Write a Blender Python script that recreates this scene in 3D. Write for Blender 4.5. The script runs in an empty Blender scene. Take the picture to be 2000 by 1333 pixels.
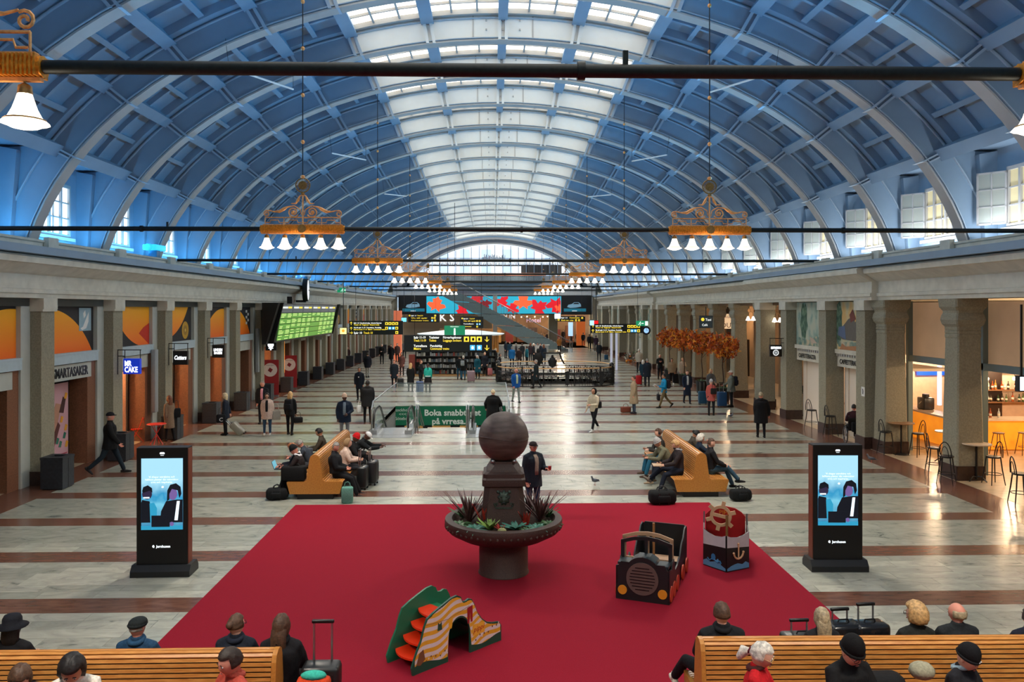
import bpy, bmesh, math, random
from math import sin, cos, pi, radians, sqrt, atan2, exp
from mathutils import Vector, Matrix, Euler
random.seed(7)
SC = bpy.context.scene
COL = SC.collection
# ------------------------------------------------------------- camera
YAW = math.atan(39/1555.0)
CAMH = 4.8
cam = bpy.data.cameras.new('camera'); camo = bpy.data.objects.new('camera', cam); COL.objects.link(camo)
camo.location = (0, 0, CAMH); camo.rotation_euler = (pi/2, 0, -YAW)
cam.sensor_width = 36; cam.lens = 28; cam.shift_y = -0.03175; cam.clip_end = 400
SC.camera = camo
# ------------------------------------------------------------- world, exposure
w = bpy.data.worlds.new('sky'); SC.world = w; w.use_nodes = True
w.node_tree.nodes['Background'].inputs[0].default_value = (.80, .89, 1, 1)
w.node_tree.nodes['Background'].inputs[1].default_value = 2.6
SC.view_settings.view_transform = 'Standard'; SC.view_settings.look = 'None'
SC.view_settings.gamma = 1; SC.view_settings.use_curve_mapping = False
SC.view_settings.exposure = 0.38
SC.cycles.max_bounces = 5; SC.cycles.diffuse_bounces = 3; SC.cycles.glossy_bounces = 3
SC.cycles.transparent_max_bounces = 10; SC.cycles.transmission_bounces = 4
SC.cycles.sample_clamp_indirect = 6
SC.cycles.use_denoising = True; SC.cycles.use_adaptive_sampling = True; SC.cycles.adaptive_threshold = .03
HC = .36                       # centre line of the hall
def area_light(name, loc, rot, sx, sy, power, color):
    l = bpy.data.lights.new(name, 'AREA'); l.shape = 'RECTANGLE'; l.size = sx; l.size_y = sy
    l.energy = power; l.color = color
    o = bpy.data.objects.new(name, l); o.location = loc; o.rotation_euler = rot; COL.objects.link(o); return o
def point_light(name, loc, power, color, r=.15):
    l = bpy.data.lights.new(name, 'POINT'); l.energy = power; l.color = color; l.shadow_soft_size = r
    o = bpy.data.objects.new(name, l); o.location = loc; COL.objects.link(o); return o
def spot_light(name, loc, target, power, color, ang=90, r=.2):
    l = bpy.data.lights.new(name, 'SPOT'); l.energy = power; l.color = color; l.shadow_soft_size = r
    l.spot_size = radians(ang); l.spot_blend = .8
    o = bpy.data.objects.new(name, l); o.location = loc
    o.rotation_euler = (Vector(target)-Vector(loc)).to_track_quat('-Z', 'Y').to_euler(); COL.objects.link(o); return o
BLUE = (.03, .44, .92)
# blue floodlighting of the vault from the cornice ledges, paler on the right
for _i in range(25):
    _y = 24.25+4.1*(_i-7)
    area_light('flood_strip', (HC-13.1, _y, 6.74), (0, radians(180-24), 0), .3, 3.0, 52, (.10, .48, .95))
    area_light('flood_strip', (HC+13.1, _y, 6.74), (0, radians(180+24), 0), .3, 3.0, 62, (.80, .88, 1.0))
# long-throw projectors on both ledges wash the opposite flank of the vault
for _i in range(25):
    _y = -4+4.1*_i; _d = 3.0 if _i % 2 else -1.5
    spot_light('vault_projector', (HC+12.0, _y, 6.9), (HC-9.0, _y+_d, 18.5), 1500, BLUE, 80, .3)
    spot_light('vault_projector', (HC-12.0, _y+1, 6.9), (HC+9.0, _y+1+_d, 18.5), 900, (.10, .46, .92), 80, .3)
# ------------------------------------------------------------- materials
def lin(c):
    return tuple(((v/255.0)/12.92 if v/255.0 <= .04045 else (((v/255.0)+.055)/1.055)**2.4) for v in c)
_M = {}
def mat(name, rgb, rough=.6, metal=0, var=.0, scale=8, bump=0, emit=0, spec=.5, rgb2=None, stretch=(1,1,1), coords='Object', detail=4, trans=0, alpha=1):
    if name in _M: return _M[name]
    m = bpy.data.materials.new(name); m.use_nodes = True; nt = m.node_tree; b = nt.nodes['Principled BSDF']
    c = lin(rgb)
    b.inputs['Base Color'].default_value = (*c, 1); b.inputs['Roughness'].default_value = rough
    b.inputs['Metallic'].default_value = metal; b.inputs['Specular IOR Level'].default_value = spec
    if trans: b.inputs['Transmission Weight'].default_value = trans
    if alpha < 1: b.inputs['Alpha'].default_value = alpha
    if emit:
        b.inputs['Emission Color'].default_value = (*c, 1); b.inputs['Emission Strength'].default_value = emit
    if var or bump or rgb2:
        tc = nt.nodes.new('ShaderNodeTexCoord'); mp = nt.nodes.new('ShaderNodeMapping'); no = nt.nodes.new('ShaderNodeTexNoise')
        mp.inputs['Scale'].default_value = stretch
        nt.links.new(tc.outputs[coords], mp.inputs[0]); nt.links.new(mp.outputs[0], no.inputs['Vector'])
        no.inputs['Scale'].default_value = scale; no.inputs['Detail'].default_value = detail
        if var or rgb2:
            r = nt.nodes.new('ShaderNodeValToRGB')
            c2 = lin(rgb2) if rgb2 else tuple(min(1, v*(1+var)) for v in c)
            c1 = c if rgb2 else tuple(v*(1-var) for v in c)
            r.color_ramp.elements[0].color = (*c1, 1); r.color_ramp.elements[1].color = (*c2, 1)
            r.color_ramp.elements[0].position = .35; r.color_ramp.elements[1].position = .65
            nt.links.new(no.outputs[0], r.inputs[0]); nt.links.new(r.outputs[0], b.inputs['Base Color'])
            if emit: nt.links.new(r.outputs[0], b.inputs['Emission Color'])
        if bump:
            bn = nt.nodes.new('ShaderNodeBump'); bn.inputs['Strength'].default_value = bump; bn.inputs['Distance'].default_value = .02
            nt.links.new(no.outputs[0], bn.inputs['Height']); nt.links.new(bn.outputs[0], b.inputs['Normal'])
    _M[name] = m; return m
def marble():
    m = bpy.data.materials.new('marble'); m.use_nodes = True; nt = m.node_tree; b = nt.nodes['Principled BSDF']; N = nt.nodes.new; L = nt.links.new
    tc = N('ShaderNodeTexCoord'); oi = N('ShaderNodeObjectInfo'); ad = N('ShaderNodeVectorMath'); ad.operation = 'ADD'
    sc_ = N('ShaderNodeVectorMath'); sc_.operation = 'SCALE'; sc_.inputs[3].default_value = 40
    cb = N('ShaderNodeCombineXYZ'); L(oi.outputs['Random'], cb.inputs[0]); L(oi.outputs['Random'], cb.inputs[1]); L(cb.outputs[0], sc_.inputs[0])
    L(tc.outputs['Object'], ad.inputs[0]); L(sc_.outputs[0], ad.inputs[1])
    mp = N('ShaderNodeMapping'); mp.inputs['Scale'].default_value = (.8, 1.7, 1); mp.inputs['Rotation'].default_value = (0, 0, .35); L(ad.outputs[0], mp.inputs[0])
    n1 = N('ShaderNodeTexNoise'); n1.inputs['Scale'].default_value = 1.6; n1.inputs['Detail'].default_value = 9; n1.inputs['Roughness'].default_value = .62; n1.inputs['Distortion'].default_value = 1.6
    L(mp.outputs[0], n1.inputs['Vector'])
    r = N('ShaderNodeValToRGB'); e = r.color_ramp.elements
    e[0].position = .28; e[0].color = (*lin((98, 104, 100)), 1); e[1].position = .66; e[1].color = (*lin((200, 198, 184)), 1)
    x = e.new(.40); x.color = (*lin((174, 173, 162)), 1); x = e.new(.52); x.color = (*lin((188, 186, 173)), 1)
    L(n1.outputs[0], r.inputs[0])
    mx = N('ShaderNodeMixRGB'); mx.blend_type = 'MULTIPLY'; mx.inputs[0].default_value = 1
    r2 = N('ShaderNodeValToRGB'); r2.color_ramp.elements[0].color = (.70, .73, .72, 1); r2.color_ramp.elements[1].color = (1, 1, .98, 1)
    L(oi.outputs['Random'], r2.inputs[0]); L(r.outputs[0], mx.inputs[1]); L(r2.outputs[0], mx.inputs[2])
    L(mx.outputs[0], b.inputs['Base Color']); b.inputs['Roughness'].default_value = .24; b.inputs['Specular IOR Level'].default_value = .5
    return m
MARBLE = marble()
REDSTONE = mat('red_limestone', (114, 78, 64), .20, var=.22, scale=3, stretch=(1, 3, 1))
GROUT = mat('grout', (120, 118, 110), .7)
PAINT = mat('vault_paint_bluelit', (134, 156, 174), .62, var=.05, scale=1.2)  # blue floodlight and flank shade put into the pale vault colour
PAINTC = mat('crown_paint_skylit', (226, 226, 220), .6, var=.04, scale=1.2)  # same pale vault, skylight brightness put into its colour
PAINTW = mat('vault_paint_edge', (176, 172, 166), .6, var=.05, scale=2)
GLOW = mat('skylight_glass', (255, 244, 228), .4, emit=2.0, var=.06, scale=2.5)
STONE = mat('plaster_stone', (204, 200, 184), .75, var=.08, scale=3, bump=.15)
STONEL = mat('light_plaster', (184, 188, 180), .7, var=.05, scale=2)
PIER = mat('pier_stone', (146, 140, 120), .8, var=.14, scale=22, bump=.25)
PLINTH = mat('dark_plinth', (62, 42, 36), .35, var=.2, scale=9)
BROWN = mat('brown_granite', (128, 84, 60), .45, var=.18, scale=25)
LINTEL = mat('blue_grey_lintel', (180, 198, 206), .6, var=.04)
DARK = mat('dark_metal', (26, 27, 30), .45, var=.1)
BLACK = mat('black_paint', (12, 12, 14), .4)
BRASS = mat('gilt_brass', (216, 140, 40), .4, metal=.45, var=.25, scale=30)
GILT = mat('pale_gilt', (232, 160, 92), .45, metal=.25, var=.2, scale=20)
BRASSD = mat('aged_brass', (140, 106, 54), .4, metal=.5, var=.2, scale=30)
BELL = mat('opal_glass', (255, 238, 212), .3, emit=3.4)
IRON = mat('green_black_iron', (20, 28, 28), .42, metal=.3, var=.3, scale=20)
WOOD = mat('bench_oak', (208, 146, 76), .36, rgb2=(180, 116, 52), scale=6, stretch=(1, 8, 8), detail=6)
WOODE = mat('bench_end_oak', (194, 132, 58), .42, rgb2=(178, 116, 48), scale=30, detail=3)
CARPET = mat('red_carpet', (142, 26, 44), .95, var=.10, scale=160, bump=.3, spec=.1)
GRANITE = mat('brown_red_granite', (64, 46, 41), .55, var=.30, scale=60, bump=.2)
WHITE = mat('white_paint', (232, 232, 228), .5)
GLASSM = mat('clear_glass', (210, 228, 224), .03, trans=0, alpha=.18, spec=.6)
STEEL = mat('brushed_steel', (168, 172, 174), .28, metal=.9)
SKIN = [mat('skin_%s' % n, c, .55, var=.06, scale=12) for n, c in (('fair', (214, 162, 138)), ('tan', (178, 124, 96)), ('dark', (84, 54, 42)), ('ruddy', (206, 138, 118)))]
EYE = mat('eye_dark', (30, 22, 20), .2); LIP = mat('lip', (150, 84, 76), .5)
def cloth(rgb, tag=None):
    n = 'cloth_%02x%02x%02x' % tuple(int(v) for v in rgb)
    return mat(n, rgb, .85, var=.16, scale=40, bump=.25, spec=.25)
def gloss(rgb, r=.4):
    return mat('paint_%02x%02x%02x_%d' % (*rgb, int(r*100)), rgb, r, var=.04)
def glow(rgb, e=1.0):
    return mat('lit_%02x%02x%02x_%d' % (*rgb, int(e*10)), rgb, .4, emit=e)
# ------------------------------------------------------------- pixel helpers
def P(px, py, z=0.0):
    """world x,y of the point at height z seen at pixel px,py of the 2000x1333 photo"""
    d = (CAMH-z)*1555/(py-603.0) if py != 603 else 50
    xc = (px-1000)/1555.0*d
    return (xc*cos(YAW)+d*sin(YAW), d*cos(YAW)-xc*sin(YAW))
def PX(px, x):
    """world y where the plane x=const is seen at pixel column px"""
    t = (px-1000)/1555.0
    return x*(cos(YAW)-t*sin(YAW))/(t*cos(YAW)+sin(YAW))
def XY(px, y):
    t = (px-1000)/1555.0
    return y*(t*cos(YAW)+sin(YAW))/(cos(YAW)-t*sin(YAW))
def ZY(py, px, y):
    x = XY(px, y); d = y*cos(YAW)+x*sin(YAW)
    return CAMH-(py-603)*d/1555.0
# ------------------------------------------------------------- mesh builder
class MB:
    def __init__(s): s.v = []; s.f = []; s.m = []; s.mats = []; s.sm = []
    def mi(s, m):
        if m not in s.mats: s.mats.append(m)
        return s.mats.index(m)
    def add(s, vs, fs, m, smooth=False, M=None):
        k = len(s.v); i = s.mi(m)
        if M is not None: vs = [M @ Vector(v) for v in vs]
        s.v += [tuple(v) for v in vs]; s.f += [[k+j for j in f] for f in fs]; s.m += [i]*len(fs); s.sm += [smooth]*len(fs)
        return s
    def box(s, x0, y0, z0, x1, y1, z1, m, M=None):
        vs = [(x0,y0,z0),(x1,y0,z0),(x1,y1,z0),(x0,y1,z0),(x0,y0,z1),(x1,y0,z1),(x1,y1,z1),(x0,y1,z1)]
        return s.add(vs, [(0,3,2,1),(4,5,6,7),(0,1,5,4),(1,2,6,5),(2,3,7,6),(3,0,4,7)], m, M=M)
    def cbox(s, c, d, m, M=None):
        return s.box(c[0]-d[0]/2, c[1]-d[1]/2, c[2]-d[2]/2, c[0]+d[0]/2, c[1]+d[1]/2, c[2]+d[2]/2, m, M)
    def rbox(s, c, d, r, m, M=None, seg=2):
        bm = bmesh.new(); bmesh.ops.create_cube(bm, size=1)
        for v in bm.verts: v.co = Vector((c[0]+v.co.x*d[0], c[1]+v.co.y*d[1], c[2]+v.co.z*d[2]))
        bmesh.ops.bevel(bm, geom=bm.edges[:], offset=r, segments=seg, affect='EDGES', profile=.5)
        bm.verts.index_update()
        vs = [v.co.copy() for v in bm.verts]; fs = [[v.index for v in f.verts] for f in bm.faces]; bm.free()
        return s.add(vs, fs, m, True, M)
    def prism(s, pts, axis, a, b, m, M=None, smooth=False):
        """extrude 2-D outline pts along axis 'x','y' or 'z' from a to b"""
        n = len(pts)
        def co(p, t): return (t, p[0], p[1]) if axis == 'x' else ((p[0], t, p[1]) if axis == 'y' else (p[0], p[1], t))
        vs = [co(p, a) for p in pts]+[co(p, b) for p in pts]
        fs = [list(range(n))[::-1], list(range(n, 2*n))]+[(i, (i+1) % n, n+(i+1) % n, n+i) for i in range(n)]
        k = s.add(vs, fs, m, False, M)
        if smooth:
            for i in range(1, n+1): s.sm[-i] = True
        return k
    def ring_loft(s, rings, m, smooth=True, caps=True, closed=False, M=None):
        n = len(rings[0]); vs = [p for r in rings for p in r]; fs = []
        R = len(rings)
        for i in range(R if closed else R-1):
            a = i*n; b = ((i+1) % R)*n
            for j in range(n): fs.append((a+j, a+(j+1) % n, b+(j+1) % n, b+j))
        if caps and not closed: fs.append(list(range(n))[::-1]); fs.append(list(range((R-1)*n, R*n)))
        return s.add(vs, fs, m, smooth, M)
    def tube(s, pts, r, m, n=8, caps=True, closed=False, round_=False, ref=None, M=None):
        """tube along pts; r = number, list, or list of (rx, ry)"""
        pts = [Vector(p) for p in pts]; N = len(pts)
        rs = [r]*N if isinstance(r, (int, float)) else list(r)
        rs = [(q, q) if isinstance(q, (int, float)) else q for q in rs]
        if round_:
            d0 = (pts[0]-pts[1]).normalized(); d1 = (pts[-1]-pts[-2]).normalized()
            a, b = rs[0], rs[-1]; e0 = min(a); e1 = min(b)
            pts = [pts[0]+d0*e0*.95, pts[0]+d0*e0*.6]+pts+[pts[-1]+d1*e1*.6, pts[-1]+d1*e1*.95]
            rs = [(a[0]*.3, a[1]*.3), (a[0]*.8, a[1]*.8)]+rs+[(b[0]*.8, b[1]*.8), (b[0]*.3, b[1]*.3)]; N += 4
        rings = []; u = None
        for i in range(N):
            if closed: t = pts[(i+1) % N]-pts[i-1]
            else: t = pts[min(i+1, N-1)]-pts[max(i-1, 0)]
            t = t.normalized() if t.length > 1e-9 else Vector((0, 0, 1))
            if ref is not None: u = Vector(ref)
            elif u is None: u = Vector((1, 0, 0)) if abs(t.x) < .8 else Vector((0, 0, 1))
            u = u-t*u.dot(t)
            if u.length < 1e-6: u = Vector((0, 1, 0))-t*t.y
            u.normalize(); v = t.cross(u)
            rings.append([pts[i]+u*(rs[i][0]*cos(2*pi*j/n))+v*(rs[i][1]*sin(2*pi*j/n)) for j in range(n)])
        return s.ring_loft(rings, m, True, caps, closed, M)
    def lathe(s, prof, m, n=20, c=(0, 0, 0), M=None, smooth=True, sq=0):
        rings = []
        for r, z in prof:
            ring = []
            for j in range(n):
                a = 2*pi*(j+.5)/n; k = 1.0
                if sq: k = 1/max(abs(cos(a)), abs(sin(a))); 
                ring.append((c[0]+r*k*cos(a), c[1]+r*k*sin(a), c[2]+z))
            rings.append(ring)
        return s.ring_loft(rings, m, smooth, True, False, M)
    def ball(s, c, r, m, n=12, k=8, fn=None, M=None):
        if isinstance(r, (int, float)): r = (r, r, r)
        rings = []
        for i in range(k+1):
            t = pi*(i+.001)/(k+.002); ring = []
            for j in range(n):
                a = 2*pi*j/n; d = Vector((sin(t)*cos(a), sin(t)*sin(a), -cos(t)))
                q = fn(d) if fn else 1.0
                if isinstance(q, (int, float)): p = Vector((d.x*r[0], d.y*r[1], d.z*r[2]))*q
                else: p = q
                ring.append(Vector(c)+p)
            rings.append(ring)
        return s.ring_loft(rings, m, True, True, False, M)
    def mesh(s, name):
        me = bpy.data.meshes.new(name); me.from_pydata(s.v, [], s.f)
        for m in s.mats: me.materials.append(m)
        me.polygons.foreach_set('material_index', s.m); me.polygons.foreach_set('use_smooth', s.sm); me.update()
        return me
    def build(s, name, parent=None, loc=(0, 0, 0), rz=0, rot=None, hard=True, **tags):
        me = s.mesh(name)
        if hard and any(s.sm):
            try: me.set_sharp_from_angle(angle=radians(50))
            except Exception: pass
        return place(name, me, parent, loc, rz, rot, **tags)
def place(name, me, parent=None, loc=(0, 0, 0), rz=0, rot=None, **tags):
    o = bpy.data.objects.new(name, me); COL.objects.link(o); o.location = loc
    o.rotation_euler = rot if rot is not None else (0, 0, rz)
    if parent: o.parent = parent
    for k, v in tags.items():
        if v: o[k] = v
    return o
def thing(name, label, category, loc=(0, 0, 0), rz=0, group=None, rot=None):
    return place(name, None, None, loc, rz, rot, label=label, category=category, group=group)
def copy_thing(root, loc, rz, label, group=None):
    r = root.copy(); COL.objects.link(r); r.location = loc; r.rotation_euler = (0, 0, rz); r['label'] = label
    if group: r['group'] = group
    for ch in list(root.children):
        c = ch.copy(); COL.objects.link(c); c.parent = r
        for g in list(ch.children):
            d = g.copy(); COL.objects.link(d); d.parent = c
    return r
def text(body, size, m, parent=None, loc=(0, 0, 0), rot=(pi/2, 0, 0), name='lettering', align='LEFT', depth=.004, sx=1.0, label=None, font_off=0.0, shear=0):
    cu = bpy.data.curves.new('tmp', 'FONT'); cu.body = body; cu.size = size; cu.extrude = depth; cu.align_x = align
    cu.resolution_u = 2; cu.offset = font_off; cu.shear = shear
    t = bpy.data.objects.new('tmp', cu); COL.objects.link(t); bpy.context.view_layer.update()
    me = bpy.data.meshes.new_from_object(t.evaluated_get(bpy.context.evaluated_depsgraph_get()))
    bpy.data.objects.remove(t); bpy.data.curves.remove(cu)
    me.materials.clear(); me.materials.append(m)
    for v in me.vertices: v.co.x *= sx
    return place(name, me, parent, loc, 0, rot, label=label)
def arc(cx, cy, r, a0, a1, n):
    return [(cx+r*cos(a0+(a1-a0)*i/n), cy+r*sin(a0+(a1-a0)*i/n)) for i in range(n+1)]
# ============================================================= FLOOR
XL, XR = -12.2, 12.95          # front planes of the left and right piers
BX0, BX1 = -11.48, 11.81       # inner edges of the dark borders
YP = [22.2+4.1*k for k in range(-7, 19)]      # pier / rib axes, YP[7] is k=0
PIT = (-4.74, 32.0, .66, 39.4); WELL = (1.4, 49.4, 6.7, 54.4)
def minus(rects, h):
    out = []
    for x0, y0, x1, y1 in rects:
        a, b, c, d = max(x0, h[0]), max(y0, h[1]), min(x1, h[2]), min(y1, h[3])
        if a >= c or b >= d: out.append((x0, y0, x1, y1)); continue
        if y0 < b: out.append((x0, y0, x1, b))
        if d < y1: out.append((x0, d, x1, y1))
        if x0 < a: out.append((x0, b, a, d))
        if c < x1: out.append((c, b, x1, d))
    return out
def holes(r):
    r = minus([r], PIT); o = []
    for q in r: o += minus([q], WELL)
    return [q for q in o if q[2]-q[0] > .02 and q[3]-q[1] > .02]
m = MB()
for r in holes((-17, -7, 21, 126)): m.box(r[0], r[1], -.3, r[2], r[3], -.014, GROUT)
floor = m.build('floor', kind='structure')
S0, SP, SW = 12.72, 2.555, .63
rows = [S0+SP*k for k in range(-7, 44)]
for y in rows:
    q = MB()
    for r in holes((BX0, y, BX1, y+SW)): q.box(r[0], r[1], -.2, r[2], r[3], 0, REDSTONE)
    q.build('limestone_strip', floor)
q = MB(); q.box(-12.62, -7, -.2, BX0-.004, 97, 0, REDSTONE); q.build('border_strip', floor)
q = MB(); q.box(BX1+.004, -7, -.2, 12.9, 97, 0, REDSTONE); q.build('border_strip', floor)
CREAM = mat('cream_stone_floor', (186, 168, 140), .3, var=.14, scale=2, stretch=(1, 3, 1))
q = MB(); q.box(12.904, -7, -.2, 21, 97, 0, CREAM); q.build('cafe_paving', floor)
q = MB(); q.box(-17, -7, -.2, -12.624, 97, 0, CREAM); q.build('shop_threshold', floor)
q = MB(); q.box(-17, 97.02, -.2, 21, 126, 0, CREAM); q.build('concourse_paving', floor)
n_slab = 0; rest = MB(); rnd = random.Random(3); G = .005; slabs = {}
for k, y in enumerate(rows):
    y0 = y+SW+.004; y1 = y+SP-.004; R = 6; h = (y1-y0)/R
    for i in range(R):
        x = BX0; a = y0+i*h
        near = 9.6 < a < 30 and n_slab < 296
        while x < BX1:
            L = rnd.choice((.75, .95, 1.15, 1.35, 1.6)) if a < 30 else 3.0
            x2 = min(BX1, x+L)
            if BX1-x2 < .5: x2 = BX1
            if near and n_slab < 298:
                key = round(x2-x, 3)
                if key not in slabs:
                    b = MB(); b.box(0, 0, -.012, key-G, h-G, 0, MARBLE); slabs[key] = b.mesh('marble_slab')
                place('marble_slab', slabs[key], floor, (x, a, -rnd.random()*.0012)); n_slab += 1
            else:
                for r in holes((x, a, x2-G, a+h-G)): rest.box(r[0], r[1], -.2 if r[1] > 25 else -.012, r[2], r[3], 0, MARBLE)
            x = x2
rest.build('marble_paving', floor, kind='stuff')
# carpet lies on the floor
m = MB(); m.box(-4.79, 1.0, 0, 5.36, 19.55, .008, CARPET)
m.build('carpet', label='large red felt carpet laid under the globe fountain and play toys', category='carpet')
# ============================================================= WALLS
ENT = [(0, 5.08), (.02, 5.20), (.06, 5.21), (.06, 5.31), (.0, 5.33), (.0, 5.70), (.10, 5.74), (.42, 5.95), (.50, 5.97), (.52, 6.12), (.46, 6.17),
       (.10, 6.22), (.05, 6.24), (.05, 6.40), (.0, 6.42), (.0, 6.58), (.05, 6.60), (.05, 6.66), (-.6, 6.66), (-.6, 5.08)]
def entab(name, xf, sgn, y0, y1, off):
    m = MB(); m.prism([(xf+sgn*(p[0]+off), p[1]) for p in ENT], 'y', y0, y1, STONE)
    return m
def rib_notch(m, x, sgn):
    for y in YP: m.box(min(x, x+sgn*.14), y-.25, 6.42, max(x, x+sgn*.14), y+.25, 6.74, STONE)
for side, xf, sgn in (('left', XL, 1), ('right', XR, -1)):
    m = entab('e', xf, sgn, -7, 97, 0)
    rib_notch(m, xf+sgn*.02, sgn)
    o = m.build('trim_1' if side == 'left' else 'trim_2', kind='structure')
    if side == 'right':
        for ya, yb in ((26.4, 38.5), (62.6, 80)):
            q = entab('e', xf, sgn, ya, yb, .22); q.build('cornice_break', o)
        # pier blocks below the breaks
# ---- left wall: piers and bays
wl = MB(); wl.box(-17.2, -7, 0, -17, 97, 6.66, STONEL); wl.box(-17, -7, 4.86, -12.5, 97, 5.08, STONEL); wl.box(-17.2, -7, 5.08, -12.8, 97, 6.4, STONEL)
WL = wl.build('wall_left', kind='structure')
pm = MB()
pm.box(-12.62, -.325, .38, -12.2, .325, 4.72, PIER)
pm.box(-12.64, -.36, 4.72, -12.14, .36, 4.78, STONE); pm.box(-12.66, -.345, 4.78, -12.12, .345, 5.08, STONE)
pier_me = pm.mesh('pier')
pm = MB(); pm.box(-12.66, -.35, 0, -12.17, .35, .38, PLINTH); plinth_me = pm.mesh('plinth')
fm = MB()                                    # jambs and lintel of one bay, local y from pier axis
for a, b in ((.325, .75), (3.35, 3.775)): fm.box(-12.9, a, .0, -12.5, b, 5.08, STONEL)
fm.box(-12.9, .75, 4.86, -12.5, 3.35, 5.08, STONEL)
frame_me = fm.mesh('bay_frame')
fm = MB(); fm.box(-12.9, .75, 3.17, -12.46, 3.35, 3.47, LINTEL); fm.box(-12.9, .75, 3.44, -12.44, 3.35, 3.49, LINTEL); lint_me = fm.mesh('lintel')
fm = MB(); fm.box(-13.1, .75, 2.68, -12.54, 3.05, 3.14, STONEL); fascia_me = fm.mesh('fascia_board')
fm = MB(); fm.box(-13.5, 2.85, 0, -12.56, 3.35, 3.17, BROWN); fm.box(-13.5, .75, 0, -12.9, .95, 3.17, BROWN); reveal_me = fm.mesh('granite_reveal')
for i, y in enumerate(YP):
    place('pier', pier_me, WL, (0, y, 0)); place('plinth', plinth_me, WL, (0, y, 0))
    if i < len(YP)-1 and y > 5:
        place('bay_frame', frame_me, WL, (0, y, 0)); place('lintel', lint_me, WL, (0, y, 0))
        place('fascia_board', fascia_me, WL, (0, y, 0)); place('granite_reveal', reveal_me, WL, (0, y, 0))
# murals: dark board with orange discs that cross the piers
MUD = mat('mural_black', (42, 40, 42), .7, var=.15, scale=30)
def grad_mat():
    m = bpy.data.materials.new('mural_orange'); m.use_nodes = True; nt = m.node_tree; b = nt.nodes['Principled BSDF']
    tc = nt.nodes.new('ShaderNodeTexCoord'); sp = nt.nodes.new('ShaderNodeSeparateXYZ'); mr = nt.nodes.new('ShaderNodeMapRange'); r = nt.nodes.new('ShaderNodeValToRGB')
    nt.links.new(tc.outputs['Object'], sp.inputs[0]); nt.links.new(sp.outputs[2], mr.inputs[0]); mr.inputs[1].default_value = 0; mr.inputs[2].default_value = 1.36
    r.color_ramp.elements[0].color = (*lin((255, 112, 24)), 1); r.color_ramp.elements[1].color = (*lin((255, 180, 20)), 1)
    nt.links.new(mr.outputs[0], r.inputs[0]); nt.links.new(r.outputs[0], b.inputs['Base Color']); b.inputs['Roughness'].default_value = .6
    return m
ORG = grad_mat(); REDM = gloss((206, 50, 30), .6)
def disc_clip(cx, cz, r, W=2.6, H=1.37, n=60, inside=None):
    pts = [(cx+r*cos(2*pi*i/(n*6)), cz+r*sin(2*pi*i/(n*6))) for i in range(n*6)]
    def clip(pts, f, g):
        out = []
        for i in range(len(pts)):
            a, b = pts[i-1], pts[i]; fa, fb = f(a), f(b)
            if (fa >= 0) != (fb >= 0):
                t = fa/(fa-fb); out.append((a[0]+t*(b[0]-a[0]), a[1]+t*(b[1]-a[1])))
            if fb >= 0: out.append(b)
        return out
    for f in (lambda p: p[0], lambda p: W-p[0], lambda p: p[1], lambda p: H-p[1]): pts = clip(pts, f, 0)
    return pts
DISCS = [(2.4, -1.75, 3.05), (0, -1.75, 3.05), (2.3, 2.95, 3.0), (-.2, 3.1, 3.0)]
for i, y in enumerate(YP):
    if i >= len(YP)-1 or y < 5: continue
    k = i-7
    b = MB(); b.box(0, .0, 0, .03, 2.6, 1.37, MUD); mu = b.build('mural_board', WL, (-12.66, y+.75, 3.49))
    cx, cz, r = DISCS[(k+1) % 4]
    q = MB(); q.prism(disc_clip(cx, cz, r), 'x', .031, .036, ORG); q.build('orange_disc', mu)
    if (k+1) % 4 == 2: q = MB(); q.prism([(2.6, 0), (1.75, .42), (2.1, .62), (2.6, .78)], 'x', .037, .04, REDM); q.build('red_segment', mu)
    if (k+1) % 4 == 3:
        q = MB(); q.prism(arc(1.95, .42, .36, 0, 2*pi, 24)[:-1], 'x', .037, .041, gloss((196, 150, 40), .5)); q.prism(arc(1.95, .42, .2, 0, 2*pi, 20)[:-1], 'x', .041, .043, gloss((160, 120, 40), .5)); q.prism(arc(1.95, .42, .07, 0, 2*pi, 12)[:-1], 'x', .043, .045, gloss((220, 190, 90), .5)); q.build('painted_coin', mu)
    if (k+1) % 4 == 1 and k < 3:
        q = MB(); q.box(.037, 1.72, .62, .041, 2.45, 1.33, gloss((150, 178, 190), .6)); q.prism([(1.8, .7), (1.95, .75), (2.1, .95), (2.3, 1.2), (2.28, .9), (2.15, .7), (1.9, .64)], 'x', .042, .044, WHITE)
        q.prism([(2.0, 1.0), (2.12, 1.1), (2.08, 1.26), (1.96, 1.16)], 'x', .042, .044, WHITE); q.build('painted_map', mu)
    if (k+1) % 4 == 1 and k >= 3:
        q = MB()
        for a in range(5):
            for c_ in range(2):
                if (a+c_) % 2 == 0: q.box(.037, 1.8+c_*.28, .5+a*.15, .042, 2.04+c_*.28, .63+a*.15, WHITE)
        q.build('painted_checks', mu)
# ---- right wall
wr = MB(); wr.box(20.8, -7, 0, 21, 97, 6.66, mat('cafe_back_wall', (166, 140, 112), .8, var=.08, scale=2)); wr.box(13.3, -7, 5.08, 20.8, 97, 5.3, STONE)
wr.box(13.6, -7, 5.3, 13.9, 97, 6.6, STONE)
WR = wr.build('wall_right', kind='structure')
CAP = [(.40, 0), (.33, 3.95), (.345, 4.0), (.345, 4.06), (.33, 4.08), (.345, 4.1), (.345, 4.16), (.33, 4.18), (.345, 4.20), (.345, 4.28), (.40, 4.36), (.43, 4.48), (.41, 4.6), (.375, 4.68), (.385, 4.74), (.45, 4.84), (.46, 4.96), (.47, 5.08)]
cm = MB()
def oct_ring(r, z, ch=.07):
    c = r-ch
    return [(x, y, z) for x, y in ((r, -c), (r, c), (c, r), (-c, r), (-r, c), (-r, -c), (-c, -r), (c, -r))]
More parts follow.
